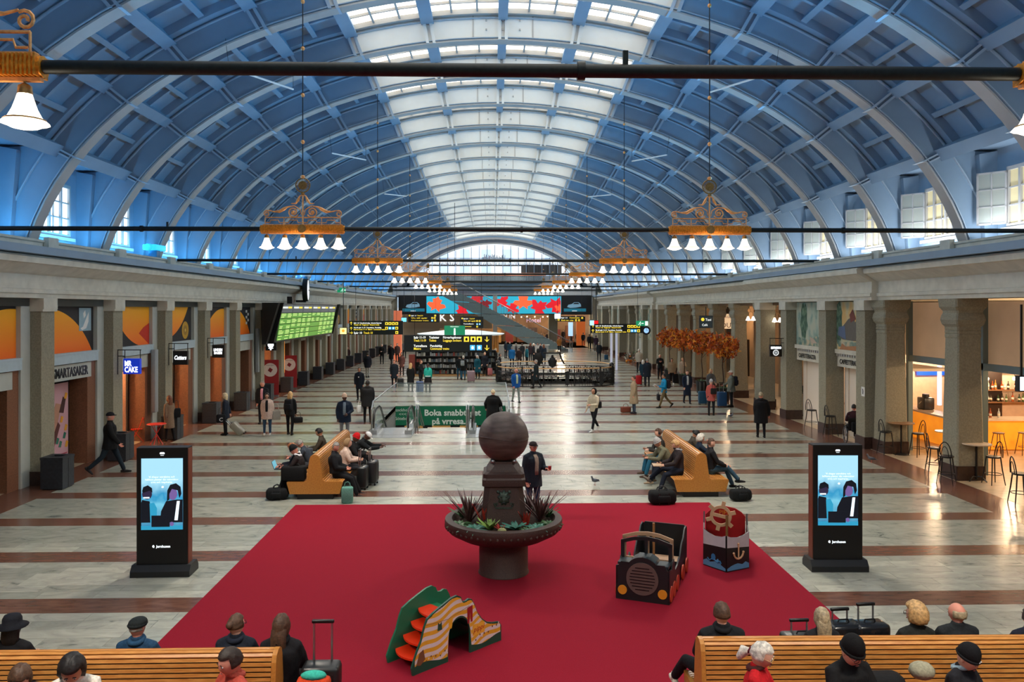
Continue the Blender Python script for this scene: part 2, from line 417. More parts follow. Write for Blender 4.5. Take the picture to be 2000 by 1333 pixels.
cm.ring_loft([oct_ring(r, z, .04) for r, z in CAP], PIER, False)
cm.ring_loft([oct_ring(.42, 0, .02), oct_ring(.42, .4, .02)], PLINTH, False)
col_me = cm.mesh('column')
am = MB(); am.box(-.2, -.33, .4, .5, .33, 4.74, PIER); am.box(-.26, -.38, 4.74, .5, .38, 5.08, STONE); am.box(-.23, -.36, 0, .5, .36, .4, PLINTH); anta_me = am.mesh('wall_pier')
KR = {k: 'col' for k in (-4, -3, -2, -1, 0, 1, 4, 5, 6, 7, 8, 9)}
COLS = []
for i, y in enumerate(YP):
    k = i-7
    if KR.get(k) == 'col':
        place('column', col_me, WR, (XR+.40, y+.07, 0))
    elif k in (2, 3): place('wall_pier', anta_me, WR, (XR-.02, y, 0))
    elif k > 9:
        if k in (12, 13, 16): place('column', col_me, WR, (XR+.40, y+.07, 0))
        else: place('wall_pier', anta_me, WR, (XR-.02, y, 0))
    if k in (1, 4): place('wall_pier', anta_me, WR, (XR-.02, y+(.92 if k == 1 else -.8), 0))
    if k == 9: place('wall_pier', anta_me, WR, (XR-.02, y+1.9, 0))
# painted murals on the right (bays k=1..3) with shop front below
def paintmat(name, a, b_, c, sc):
    m = bpy.data.materials.new(name); m.use_nodes = True; nt = m.node_tree; b = nt.nodes['Principled BSDF']
    tc = nt.nodes.new('ShaderNodeTexCoord'); n = nt.nodes.new('ShaderNodeTexNoise'); n.inputs['Scale'].default_value = sc; n.inputs['Detail'].default_value = 6
    r = nt.nodes.new('ShaderNodeValToRGB'); e = r.color_ramp.elements
    e[0].position = .38; e[0].color = (*lin(a), 1); e[1].position = .62; e[1].color = (*lin(c), 1); x = e.new(.5); x.color = (*lin(b_), 1)
    nt.links.new(tc.outputs['Object'], n.inputs['Vector']); nt.links.new(n.outputs[0], r.inputs[0]); nt.links.new(r.outputs[0], b.inputs['Base Color']); b.inputs['Roughness'].default_value = .85
    return m
SKYP = paintmat('painted_sky', (168, 178, 160), (206, 190, 146), (214, 176, 116), 1.6); LEAFP = paintmat('painted_trees', (56, 84, 70), (84, 112, 92), (120, 146, 120), 5)
MISTP = paintmat('painted_mist', (132, 158, 146), (170, 184, 168), (186, 190, 168), 2.2); LAKEP = paintmat('painted_lake', (96, 128, 120), (150, 160, 140), (196, 180, 150), 3)
def blob2(cx, cz, rx, rz, n=26, seed=1, amp=.12):
    r_ = random.Random(seed); ph = [r_.random()*6.28 for _ in range(4)]
    return [(cx+rx*cos(a)*(1+amp*sin(5*a+ph[0])+amp*.7*sin(9*a+ph[1])), cz+rz*sin(a)*(1+amp*sin(6*a+ph[2])+amp*.7*sin(11*a+ph[3]))) for a in (2*pi*i/n for i in range(n))]
def right_shop(y0, y1, which):
    fr = MB(); fr.box(XR+.22, y0, 2.6, XR+.5, y1, 3.12, STONE); fr.box(XR+.25, y0, 3.1, XR+.5, y1, 5.08, STONE)
    for j in range(int((y1-y0)/.2)): fr.box(XR+.16, y0+.06+j*.2, 3.0, XR+.24, y0+.17+j*.2, 3.09, PAINTW)
    fr.box(XR+.12, y0, 3.10, XR+.3, y1, 3.26, STONE)
    f = fr.build('shop_fascia', WR)
    W = y1-y0
    mb = MB(); mb.box(-.02, 0, 0, .02, W, 1.4, SKYP if which else MISTP); mu = mb.build('mural_board', WR, (XR+.22, y0, 3.26)); mu.scale = (1, 1, 1.28)
    q = MB()
    if which:      # sailing ship on a lake
        q.prism(blob2(W*.93, .8, .3, .62, seed=3), 'x', -.03, -.025, LEAFP); q.prism(blob2(.05, .35, .25, .5, seed=5), 'x', -.03, -.025, LEAFP)
        q.prism([(.2, .1), (W-.2, .08), (W, .3), (W*.8, .22), (.5, .26), (.25, .4)], 'x', -.032, -.027, LAKEP)
        q.prism([(.55, .3), (1.1, .28), (2.1, .3), (2.5, .45), (2.2, .62), (1.6, .9), (1.35, .95), (1.2, 1.15), (1.1, .8), (.8, .9), (.9, .55)], 'x', -.036, -.03, gloss((106, 100, 92), .8))
        q.prism([(1.0, .9), (1.4, .8), (1.5, 1.02), (1.25, 1.18)], 'x', -.04, -.034, gloss((120, 66, 58), .8)); q.prism([(1.8, .3), (2.5, .42), (2.4, .66), (1.9, .7)], 'x', -.04, -.034, gloss((96, 110, 138), .8))
        q.prism([(.2, 0), (W-.3, 0), (W-.5, .18), (1.8, .1), (.6, .16)], 'x', -.042, -.036, gloss((176, 122, 84), .8))
    else:
        for cx, s_ in ((.55, 4), (2.5, 9)): q.prism(blob2(cx, .78, .36, .58, seed=s_), 'x', -.03, -.025, LEAFP)
        q.prism([(.1, 0), (W-.2, 0), (W-.3, .25), (2.0, .18), (1.2, .32), (.3, .22)], 'x', -.034, -.028, LAKEP); q.prism([(1.1, .1), (1.7, .08), (1.9, .3), (1.5, .24)], 'x', -.038, -.032, gloss((190, 168, 150), .8))
    q.build('painted_scene', mu)
    text('CAFFETTERAZZA', .25, BLACK, f, (XR+.20, y0+W-.25, 2.72), (pi/2, 0, -pi/2), sx=.92, font_off=.004)
    CW = mat('cafe_white_wall', (236, 222, 204), .7)
    q = MB(); q.box(XR+.5, y1-.32, 0, 15.6, y1, 2.6, CW); q.box(XR+.55, y0+W*.52, 0, XR+.75, y1, 2.6, CW)
    q.box(XR+.5, y0, 2.6, 16, y1, 2.7, CW); q.build('partition', WR)
right_shop(27.45, 30.1-.03, 1); right_shop(30.68+.08, 34.1, 0)
# wall panels between further piers
for k in (10, 11, 14, 15, 17):
    y = 22.2+4.1*k; m = MB(); m.box(XR+.2, y+.33, .0, XR+.5, y+3.77, 5.08, STONEL if k % 2 else PIER)
    m.box(XR+.1, y+.9, 2.2, XR+.2, y+3.2, 4.9, LAKEP if k < 13 else MISTP); m.build('infill_wall', WR)
# arcade behind the free columns: ceiling beams, deep warm passage
m = MB()
for k in range(3, 10): m.box(15.6, 22.2+4.1*k-.3, 0, 16.2, 22.2+4.1*k+.3, 5.08, mat('arcade_stone', (150, 122, 90), .8, var=.1, scale=3))
m.box(13.3, 34.6, 4.95, 20.8, 60, 5.07, mat('arcade_soffit', (140, 112, 84), .8)); m.build('arcade_pier', WR)
m = MB(); m.box(18.2, 36, 0, 18.5, 60, 5.0, mat('passage_wall', (158, 126, 92), .8, var=.15, scale=.8))
for k in range(4, 9): m.box(18.0, 22.2+4.1*k+.9, 0, 18.2, 22.2+4.1*k+2.6, 2.6, mat('passage_opening', (36, 26, 22), .5))
m.build('passage_wall', WR)
# ============================================================= CEILING
PAINTE = mat('vault_moulding_lit', (166, 182, 194), .6)  # paler than the webs: light on the raised edges put into the colour
A1, B1, A2, B2, Z0 = 13.2, 8.6, 14.02, 9.42, 5.0
TN = [0, .179, .364, .527, .72, .897, 1.101]; TS = 1.372
def E(t, d):
    """d 0 = rib soffit, 1 = outer edge of the rib"""
    a = A1+(A2-A1)*d; b = B1+(B2-B1)*d
    return (a*sin(t), Z0+b*cos(t))
cm = MB()
for s in (-1, 1):
    ts = [TN[2]+(TN[6]-TN[2])*i/16 for i in range(17)]
    pts = [(HC+s*E(t, 1.3)[0], E(t, 1.3)[1]) for t in ts]; up = [(HC+s*E(t, 1.45)[0], E(t, 1.45)[1]) for t in ts]
    cm.prism(pts+up[::-1], 'y', -7, 98, PAINT, smooth=False)
    # window wall, sloping soffit over the windows and the ledge
    x = HC+s*13.75
    cm.prism([(HC+s*E(1.101, 1.0)[0], E(1.101, 1.0)[1]), (x, 9.25), (x, 9.5), (HC+s*E(1.101, 1.45)[0], 9.7)], 'y', -7, 98, PAINT)
    cm.box(min(HC+s*11.9, x+s*.3), -7, 6.2, max(HC+s*11.9, x+s*.3), 98, 6.4, PAINT)
CE = cm.build('ceiling', kind='structure')
# end wall behind the camera closes the hall
m = MB(); m.box(-17.2, -7.3, 0, 21, -7, 15.5, STONE); m.build('wall_back', kind='structure')
def rib_mesh():
    m = MB(); n = 44; ts = [-TS+2*TS*i/n for i in range(n+1)]
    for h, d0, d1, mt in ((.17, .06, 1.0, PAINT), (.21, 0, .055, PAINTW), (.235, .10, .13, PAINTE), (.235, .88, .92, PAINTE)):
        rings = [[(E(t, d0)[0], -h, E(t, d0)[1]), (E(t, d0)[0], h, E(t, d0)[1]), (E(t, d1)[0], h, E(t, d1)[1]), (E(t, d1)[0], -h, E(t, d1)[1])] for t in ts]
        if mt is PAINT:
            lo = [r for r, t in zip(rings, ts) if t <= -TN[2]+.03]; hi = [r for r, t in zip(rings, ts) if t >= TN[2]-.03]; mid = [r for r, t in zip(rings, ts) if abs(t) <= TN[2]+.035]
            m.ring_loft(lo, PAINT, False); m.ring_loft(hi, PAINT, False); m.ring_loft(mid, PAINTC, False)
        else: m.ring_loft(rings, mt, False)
    for s in (-1, 1):
        for t in TN:
            if t == 0 and s == 1: continue
            for a in (-.012, .012):
                p, q = E(t, .02), E(t, .98); w = .05
                dx = .05
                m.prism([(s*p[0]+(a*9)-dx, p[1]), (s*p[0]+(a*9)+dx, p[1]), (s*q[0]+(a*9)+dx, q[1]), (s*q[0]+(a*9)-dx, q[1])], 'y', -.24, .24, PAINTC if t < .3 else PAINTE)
        # foot on the parapet, web filled out to the window wall
        p = E(TS, 1.0)
        m.prism([(s*12.95, 6.4), (s*13.75, 6.4), (s*13.75, 9.2), (s*E(1.101, 1)[0], E(1.101, 1)[1]), (s*E(1.22, .6)[0], E(1.22, .6)[1]), (s*E(TS, .3)[0], E(TS, .3)[1])], 'y', -.15, .15, PAINT)
        m.prism([(s*13.4, 6.4), (s*13.75, 6.4), (s*13.75, 9.2), (s*13.2, 9.1)], 'y', -.36, .36, PAINT)
    for i in range(3):                         # bolted plates at the crown
        for j in range(2): m.cbox((-.55+i*.55, -.19, 13.95+j*.3), (.05, .06, .05), PAINTW)
    m.box(-1.0, -.19, 13.7, -.96, .19, 14.4, PAINTW); m.box(.96, -.19, 13.7, 1.0, .19, 14.4, PAINTW)
    return m.mesh('rib')
rm = rib_mesh()
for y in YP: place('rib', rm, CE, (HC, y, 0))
def bar_along(m, t0, t1, ya, yb, d0, d1, mt, n=3):
    rings = []
    for i in range(n+1):
        t = t0+(t1-t0)*i/n; a = E(t, d0); b = E(t, d1)
        rings.append([(a[0], ya, a[1]), (a[0], yb, a[1]), (b[0], yb, b[1]), (b[0], ya, b[1])])
    m.ring_loft(rings, mt, False)
YB0, YB1 = .17, 3.93
coffers = []
for s in (-1, 1):
    for j in range(2, 6):
        m = MB(); t0, t1 = s*TN[j], s*TN[j+1]; f = .07*(t1-t0); tm = (t0+t1)/2
        for ya, yb in ((YB0, YB0+.30), (YB1-.30, YB1)): bar_along(m, t0, t1, ya, yb, 1.0, 1.32, PAINT)
        for yc in (1.45, 2.65): bar_along(m, t0, t1, yc-.06, yc+.06, 1.12, 1.32, PAINT)
        bar_along(m, t0, t0+f, YB0, YB1, 1.0, 1.32, PAINT, 1); bar_along(m, t1-f, t1, YB0, YB1, 1.0, 1.32, PAINT, 1)
        bar_along(m, tm-f*.5, tm+f*.5, YB0, YB1, 1.06, 1.32, PAINT, 1)
        coffers.append(m.mesh('coffer_grid'))
purl = []
for s in (-1, 1):
    for j in range(1, 7):
        if j == 0 and s == 1: continue
        m = MB(); t = s*TN[j]; dt = .015 if j < 6 else .018
        bar_along(m, t-dt, t+dt, YB0, YB1, .80 if j < 6 else .5, 1.32, PAINT, 1); purl.append(m.mesh('purlin'))
m = MB(); bar_along(m, -.011, .011, YB0, YB1, .80, 1.2, PAINT, 1); purl.append(m.mesh('purlin'))
sky_f, sky_p = [], []
for s in (-1, 1):
    for j in range(0, 2):
        m = MB(); t0, t1 = s*TN[j], s*TN[j+1]; f = .05*(t1-t0); tm = (t0+t1)/2
        for ya, yb in ((YB0, YB0+.22), (YB1-.22, YB1)): bar_along(m, t0, t1, ya, yb, 1.0, 1.2, PAINTW)
        for q in (1/3, 2/3): bar_along(m, t0+(t1-t0)*q-f*.25, t0+(t1-t0)*q+f*.25, YB0, YB1, 1.08, 1.2, PAINTW, 1)
        for yc in (1.1, 2.05, 3.0): bar_along(m, t0, t1, yc-.03, yc+.03, 1.1, 1.2, PAINTW)
        for tt in (t0+f*.5, t1-f*.5): bar_along(m, tt-f*.6, tt+f*.6, YB0, YB1, 1.0, 1.2, PAINTW, 1)
        sky_f.append(m.mesh('skylight_frame'))
        m = MB(); bar_along(m, t0, t1, YB0, YB1, 1.2, 1.24, GLOW, 4); sky_p.append(m.mesh('skylight_pane'))
for y in YP[:-1]:
    for me in coffers: place('coffer_grid', me, CE, (HC, y, 0))
    for me in purl: place('purlin', me, CE, (HC, y, 0))
    for me in sky_f: place('skylight_frame', me, CE, (HC, y, 0))
    for me in sky_p: place('skylight_pane', me, CE, (HC, y, 0))
# roof over the skylights
m = MB(); m.box(HC-5.8, -7, 15.0, HC+5.8, 98, 15.2, PAINTW); m.build('roof_deck', CE)
# side windows in the lunettes
WINL = glow((240, 244, 248), 1.2); WINR = mat('old_yellow_glass', (196, 182, 140), .35, emit=.45)
def side_window(n, y, s):
    x = HC+s*13.66; g = WINL if s < 0 else WINR
    m = MB(); m.box(x-.05, y-.85, 7.0, x+.05, y+.85, 7.1, PAINTW); m.box(x-.05, y-.85, 8.55, x+.05, y+.85, 8.65, PAINTW)
    for q in (-.85, -.36, .28, .77): m.box(x-.05, y+q, 7.1, x+.05, y+q+.08, 8.55, PAINTW)
    for q in (-.1, ): m.box(x-.03, y+q, 7.1, x+.03, y+q+.03, 8.55, PAINTW)
    for z in (7.58, 8.06): m.box(x-.03, y-.77, z, x+.03, y+.77, z+.04, PAINTW)
    m.box(x-.12, y-1.0, 6.9, x+.12, y+1.0, 7.0, PAINTW)
    o = m.build('window_%d' % n, kind='structure')
    q = MB(); q.box(x+s*.02, y-.8, 7.1, x+s*.05, y+.8, 8.55, g); q.build('pane', o)
    if s > 0:
        for sy, ang in ((-.8, -1.1), (.8, 1.25)):
            q = MB(); W = .75
            for a, b, c_, d in ((0, 0, .05, 1.45), (W-.05, 0, W, 1.45), (0, 0, W, .05), (0, 1.4, W, 1.45), (W/2-.02, 0, W/2+.02, 1.45), (0, .48, W, .51), (0, .95, W, .98)): q.box(a, -.02, b, c_, .02, d, PAINTW)
            q.box(.04, -.004, .04, W-.04, .004, 1.42, mat('sash_glass', (206, 206, 188), .1, alpha=.45))
            q.build('open_sash', o, (x-.06, y+sy, 7.1), rot=(0, 0, pi+ang*(1 if sy < 0 else 1)*(-.9) if sy < 0 else pi-ang*.7))
for s in (-1, 1):
    q = MB(); xa, xb = sorted((HC+s*13.72, HC+s*13.95))
    q.box(xa, -7, 6.3, xb, 98, 7.0, PAINT); q.box(xa, -7, 8.64, xb, 98, 9.5, PAINT); e = -7
    for y in YP[:-1]:
        if y < 12: continue
        q.box(xa, e, 7.0, xb, y+2.35-.84, 8.64, PAINT); e = y+2.35+.84
    q.box(xa, e, 7.0, xb, 98, 8.64, PAINT); q.build('lunette_wall', CE)
wn = 1
for i, y in enumerate(YP[:-1]):
    if y < 12: continue
    for s in (-1, 1):
        side_window(wn, y+2.35, s); wn += 1
# ============================================================= FAR END
YE = 97.0
m = MB(); n = 40
arch_o = [(HC+A2*1.02*sin(-1.5+3.0*i/n), Z0+B2*1.02*cos(-1.5+3.0*i/n)) for i in range(n+1)]
for h, a0, a1, mt, yy in ((.5, .985, .93, PAINT, YE), (.25, .935, .895, PAINTW, YE), (.45, .90, .86, mat('arch_dark', (70, 76, 84), .6), YE+.2), (.2, .862, .84, PAINTW, YE+.1)):
    rings = []
    for i in range(n+1):
        t = -1.3+2.6*i/n; p = (HC+13.2*a0*sin(t), Z0+9.1*a0*cos(t)); q = (HC+13.2*a1*sin(t), Z0+9.1*a1*cos(t))
        rings.append([(p[0], yy-h, p[1]), (p[0], yy+h, p[1]), (q[0], yy+h, q[1]), (q[0], yy-h, q[1])])
    m.ring_loft(rings, mt, False)
WE = m.build('wall_far', kind='structure')
m = MB(); gm = mat('window_bar_blue', (90, 110, 130), .5)
for i in range(-11, 12):
    x = HC+i*.96; zt = Z0+7.6*sqrt(max(0, 1-((x-HC)/11.1)**2))
    if zt > 8.9: m.box(x-.04, YE+.5, 8.0, x+.04, YE+.62, zt, gm)
m.box(HC-10.5, YE+.5, 10.9, HC+10.5, YE+.66, 10.98, gm); m.build('window_mullions', WE)
# bright building across the street seen through the arch window
m = MB(); m.box(-40, 150, 0, 40, 152, 17, mat('facade_pale', (214, 216, 220), .8))
for i in range(16):
    for j in range(4): m.box(-30+i*4, 149.6, 5+j*3, -28.2+i*4, 150, 6.9+j*3, mat('facade_window', (150, 165, 180), .3))
m.build('street_facade', label='pale stone building across the street seen through the arched end window', category='building')
# mezzanine slabs and stepped beams
MZ = mat('mezzanine_grey', (172, 176, 178), .6, var=.05)
m = MB()
for z0, z1, y in ((6.35, 6.75, 96.3), (6.75, 7.0, 96.7), (7.0, 7.45, 96.5), (7.45, 7.9, 96.9)): m.box(-12, y, z0, 12.6, y+1.2, z1, MZ)
m.box(-17, 98, 4.1, 21, 126, 4.5, MZ); m.box(-13, 97.6, 7.6, 13.2, 110, 7.9, MZ)
m.box(-17, 97.4, 6.2, -9.6, 98.6, 9.2, STONE); m.box(9.9, 97.4, 6.2, 17, 98.6, 9.2, STONE)
m.box(-17, 97.2, 0, -11.6, 98.4, 6.4, STONE); m.box(12.3, 97.2, 0, 17, 98.4, 6.4, STONE)
m.build('mezzanine', WE)
m = MB(); m.box(-8.3, 94.6, 7.85, 6.0, 97, 8.12, DARK)
for i in range(130): m.box(-8.2+i*.109, 94.66, 8.12, -8.17+i*.109, 94.7, 8.8, DARK)
m.box(-8.3, 94.75, 8.15, 6, 94.76, 8.75, mat('balcony_glass', (150, 176, 182), .1, alpha=.3)); o = m.build('mezzanine_balcony', WE)
m = MB(); m.box(-8.3, 94.5, 8.72, 6.4, 94.75, 9.02, gloss((206, 112, 66), .4)); m.build('handrail', o)
# bar shelving band under the arch window with bottles
m = MB(); m.box(-9.6, 98.4, 10.75, 9.6, 98.9, 10.9, DARK); m.box(-10.4, 98.4, 10.05, 9.6, 98.9, 10.2, DARK); m.box(3.6, 98.2, 9.0, 8.6, 99, 10.1, DARK)
m.box(-10.2, 99.2, 6.4, 10.2, 99.3, 8.9, mat('mezzanine_inner', (150, 160, 170), .6))
sh = m.build('bar_shelf', label='long dark bar shelving crossing the arched window on the mezzanine', category='shelf')
rb = random.Random(5); m = MB(); bm_ = [gloss(c, .2) for c in ((60, 70, 66), (120, 74, 50), (150, 170, 176), (196, 196, 190), (40, 60, 56))]
for i in range(150): x = -9.4+i*.125; h = .18+rb.random()*.3; m.lathe([(.045, 0), (.045, h*.6), (.018, h*.75), (.018, h)], rb.choice(bm_), 6, (x, 98.6, 10.2))
for i in range(26): x = -1.2+i*.11; h = .2+rb.random()*.45; m.box(x, 98.6, 10.9, x+.08, 98.8, 10.9+h, rb.choice(bm_))
m.build('bottles', sh, kind='stuff')
# LED wall
AQUA = glow((36, 150, 176), .75); LD = glow((10, 14, 18), .3)
LX0, LX1, LY = XY(778, 96.2), XY(1155, 96.2), 96.2; LZ0, LZ1 = ZY(613, 960, LY), ZY(579, 960, LY)
led = MB(); led.box(LX0, LY, LZ0-.12, LX1, LY+.35, LZ1+.12, BLACK)
LED = led.build('video_wall', label='long video wall of red maple leaves between two car adverts', category='screen')
def ledx(px): return XY(px, LY)
q = MB(); q.box(ledx(833), LY-.02, LZ0, ledx(1096), LY, LZ1, AQUA); q.build('leaf_image', LED)
def leaf(cx, cz, r, rot, m_, mb, squash=1.0, y=None):
    pts = []; lob = [1, .66, .74, .42, .78, .9, .6, .46, .66, .34, .24, .34, .66, .46, .6, .9, .78, .42, .74, .66]
    for i, l in enumerate(lob):
        a = rot+2*pi*i/20; x = cx+r*1.15*l*sin(a)*squash; z = cz+r*1.15*l*cos(a)
        pts.append((min(max(x, ledx(834)), ledx(1095)), min(max(z, LZ0+.01), LZ1-.01)))
    mb.prism(pts, 'y', LY-.03 if y is None else y, LY-.02, m_)
q = MB(); R1, R2, R3 = glow((232, 84, 46), .9), glow((190, 22, 34), .8), glow((120, 16, 26), .7)
zc = (LZ0+LZ1)/2
for px, dz, r, ro, mt, yy in ((852, -.1, 1.15, .2, R1, -.035), (900, -.6, .9, 2, R2, -.04), (930, .7, 1.0, 1, R2, -.045), (948, .2, .8, 3, R3, -.05), (980, .5, .9, 2.5, R2, -.055), (1000, -.5, .9, .4, R2, -.06), (1022, .2, 1.2, 0, R1, -.065), (1050, -.4, 1.2, 1, R2, -.07), (1086, .1, 1.3, 3, R2, -.075), (1093, -.5, .7, .5, R1, -.08)):
    leaf(ledx(px), zc+dz, r, ro, mt, q, 1, LY+yy)
q.build('maple_leaves', LED)
for a, b in ((783, 831), (1098, 1146)):
    x0, x1 = ledx(a), ledx(b); q = MB(); q.box(x0, LY-.02, LZ0, x1, LY, LZ1, LD); q.box(x0+.2, LY-.03, LZ0+.25, x1-.1, LY-.02, LZ0+.62, glow((24, 96, 116), .6))
    c = (x0+x1)/2; q.prism([(c-.9, zc-.25), (c-.75, zc+.02), (c-.3, zc+.12), (c-.05, zc+.32), (c+.5, zc+.32), (c+.75, zc+.1), (c+.8, zc-.2), (c+.2, zc-.32), (c-.5, zc-.36)], 'y', LY-.04, LY-.03, glow((96, 130, 150), .6))
    q.prism([(c-.2, zc+.1), (c-.02, zc+.26), (c+.45, zc+.26), (c+.6, zc+.1)], 'y', LY-.05, LY-.04, LD); q.box(c-.3, LY-.05, LZ0+.3, c+.3, LY-.03, LZ0+.36, glow((220, 225, 230), .7))
    q.build('car_advert', LED)
# shops under the mezzanine
SHW = mat('far_shop_wall', (170, 132, 96), .7, var=.2, scale=.6); m = MB(); m.box(-17, 116, 0, 21, 116.3, 4.1, SHW)
m.box(-11.2, 99.5, 2.3, 0, 99.9, 4.0, mat('shop_bulkhead', (190, 168, 140), .6)); m.box(-11.2, 99.6, 0, -6.5, 99.9, 2.3, mat('shop_panel', (196, 176, 150), .6))
for px, y in ((1080, 99), (1160, 99.5), (850, 101), (700, 100)):
    x = XY(px, y); m.box(x-.55, y-.4, 0, x+.55, y+.6, 4.1, PIER)
for i in range(14): m.box(-10+i*1.7, 112+(i % 3), 0, -8.9+i*1.7, 113+(i % 3), 1.2+(i*7 % 5)*.3, [gloss((110, 60, 30)), gloss((60, 40, 34)), gloss((150, 110, 60)), gloss((120, 30, 30))][i % 4])
m.build('concourse_walls', WE)
bm_l = MB(); bm_l.ball((0, 0, 0), .09, glow((255, 200, 140), 7), 8, 5); bm_l.tube([(0, 0, .05), (0, 0, .4)], .01, BLACK, 4); bl_me = bm_l.mesh('shop_bulb')
for i in range(24): place('shop_bulb', bl_me, None, (-9.5+i*.95, 103+(i*5 % 7), 3.7), label='small round warm bulb hanging in the shops far below the video wall', category='lamp', group='warm bulbs of the far shops')
m = MB(); m.box(XY(1110, 104), 104, 1.2, XY(1119, 104), 104.1, 3.0, glow((150, 190, 215), 1)); m.build('blue_screen', label='upright pale blue screen in the far concourse at right', category='screen')
m = MB(); m.box(XY(1126, 103), 103, 0, XY(1143, 103), 103.2, 3.6, glow((196, 96, 40), .35)); m.build('copper_panel', WE)
for x in (-8, -2, 4, 9): point_light('shop_glow', (x, 105, 3.3), 700, (1, .72, .42), .4)
for x in (-9, -3, 3, 9): point_light('mezzanine_fill', (x, 92.5, 9.6), 260, (1, .95, .88), .3)  # added fill for the dark balcony front, no fittings here
for x in (-8, 0, 8): point_light('mezzanine_fill', (x, 104, 9.5), 200, (.9, .95, 1), .3)  # more added fill, behind the end arch, no fittings either
# ============================================================= TIE RODS AND CHANDELIERS
BARY = [6.25, 18.85, 31.1, 43.3, 55.5, 67.7, 80.0]; BZ = 6.67
ordn = ['nearest', 'second', 'third', 'fourth', 'fifth', 'sixth', 'farthest']
for i, y in enumerate(BARY):
    t = thing('tie_rod', 'dark iron tie rod spanning the vault, %s of seven' % ordn[i], 'rod', (0, y, BZ), 0, 'iron tie rods across the vault'); y = 0
    for xa, xb in ((-12.15, -5.44), (-3.46, 4.19), (6.17, 12.9)): m = MB(); m.tube([(xa, 0, 0), (xb, 0, 0)], .055, IRON, 10); m.build('rod_section', t)
    BZ_ = BZ; BZ = 0
    for x in (-8.2, .7, 8.4): m = MB(); m.lathe([(.075, -.03), (.075, .03)], IRON, 10, M=Matrix.Translation((x, 0, 0)) @ Matrix.Rotation(pi/2, 4, 'Y')); m.build('clamp', t)
    m = MB(); m.cbox((1.05 if i == 0 else -7.6, 0, .10), (.04, .04, .12), IRON); m.build('bolt', t); BZ = BZ_
def spiral(cx, cz, r0, r1, a0, turns, n=16):
    return [(cx+(r0+(r1-r0)*i/n)*cos(a0+turns*2*pi*i/n), 0, cz+(r0+(r1-r0)*i/n)*sin(a0+turns*2*pi*i/n)) for i in range(n+1)]
def chandelier():
    root = thing('chandelier', 'x', 'chandelier')
    m = MB(); prof = []
    m.tube([(-.985, 0, 0), (.985, 0, 0)], [(.085, .085)]*2, BRASS, 8)
    for i in range(60): x = -.96+i*.0325; m.cbox((x, 0, 0), (.016, .185, .165), BRASS)
    m.lathe([(.1, -.012), (.1, .012)], BRASSD, 12, M=Matrix.Translation((0, -.1, 0)) @ Matrix.Rotation(pi/2, 4, 'X'))
    m.cbox((0, 0, -.1), (1.94, .05, .03), GILT); m.cbox((0, 0, .1), (1.86, .06, .02), GILT); m.build('gilt_beam', root)
    m = MB()
    m.tube([(-.88, 0, .27), (.88, 0, .27)], .014, GILT, 6)
    for x in (-.88, -.44, 0, .44, .88): m.tube([(x, 0, .1), (x, 0, .27)], .012, GILT, 6)
    for x0 in (-.88, -.44, .0, .44):        # key pattern
        m.tube([(x0+.02, 0, .15), (x0+.11, 0, .15), (x0+.13, 0, .21), (x0+.31, 0, .21), (x0+.33, 0, .15), (x0+.42, 0, .15)], .012, GILT, 6)
    m.build('key_fret', root)
    m = MB()
    for s in (-1, 1):
        m.tube([(s*p[0], 0, p[2]) for p in spiral(.22, .40, .13, .03, -2.6, 1.6, 22)], .016, GILT, 6)
        m.tube([(s*p[0], 0, p[2]) for p in spiral(.84, .36, .08, .02, 2.2, -1.4, 16)], .015, GILT, 6)
        m.ball((s*.22, 0, .40), (.04, .02, .04), GILT, 8, 5)
        m.tube([(s*.03, 0, .33), (s*.06, 0, .46), (s*.2, 0, .545), (s*.36, 0, .52), (s*.44, 0, .47), (s*.55, 0, .41), (s*.68, 0, .41), (s*.79, 0, .44)], [.012, .013, .014, .018, .04, .036, .016, .012], GILT, 6)
        m.tube([(s*.02, 0, .80), (s*.07, 0, .78), (s*.11, 0, .68), (s*.17, 0, .6), (s*.27, 0, .6)], [.012, .014, .035, .02, .01], GILT, 6)
    m.tube([(0, 0, .1), (0, 0, .82)], .02, GILT, 8); m.build('scrollwork', root)
    m = MB()
    m.lathe([(.035, .80), (.05, .83), (.03, .86)], BRASSD, 10)
    R = Matrix.Translation((0, 0, 1.03)) @ Matrix.Rotation(pi/2, 4, 'X')
    m.tube([(.165*cos(a), 0, 1.03+.165*sin(a)) for a in [2*pi*i/24 for i in range(24)]], .014, BRASSD, 6, closed=True)
    m.lathe([(.10, -.02), (.10, .02)], BRASSD, 16, M=R)
    for i in range(24): a = 2*pi*i/24; m.tube([(.1*cos(a), 0, 1.03+.1*sin(a)), (.165*cos(a), 0, 1.03+.165*sin(a))], .007, BRASSD, 4)
    m.lathe([(.03, 1.19), (.055, 1.22), (.055, 1.25), (.02, 1.27)], GILT, 10); m.build('winged_emblem', root)
    m = MB(); m.tube([(0, 0, 1.27), (0, 0, 6.9)], .013, DARK, 6)
    for z in (2.0, 3.1, 4.2, 5.3): m.lathe([(.01, z), (.04, z+.02), (.05, z+.05), (.04, z+.08), (.01, z+.1)], GILT, 8)
    m.build('suspension_rod', root)
    for x in (-.84, -.42, 0, .42, .84):
        b = MB(); b.lathe([(.05, -.205), (.055, -.22), (.07, -.27), (.09, -.33), (.12, -.39), (.17, -.435), (.175, -.44), (.15, -.445), (.1, -.47), (.03, -.485)], BELL, 14)
        bo = b.build('bell_shade', root, (x, 0, 0))
        c = MB(); c.tube([(0, 0, -.09), (0, 0, -.14)], .012, BRASSD, 6); c.lathe([(.02, -.13), (.05, -.15), (.056, -.21), (.05, -.215)], BRASSD, 10); c.build('socket', bo)
        c = MB(); c.lathe([(.138, -.405), (.148, -.405), (.154, -.418), (.144, -.42)], BRASSD, 14); c.build('brass_band', bo)
    return root
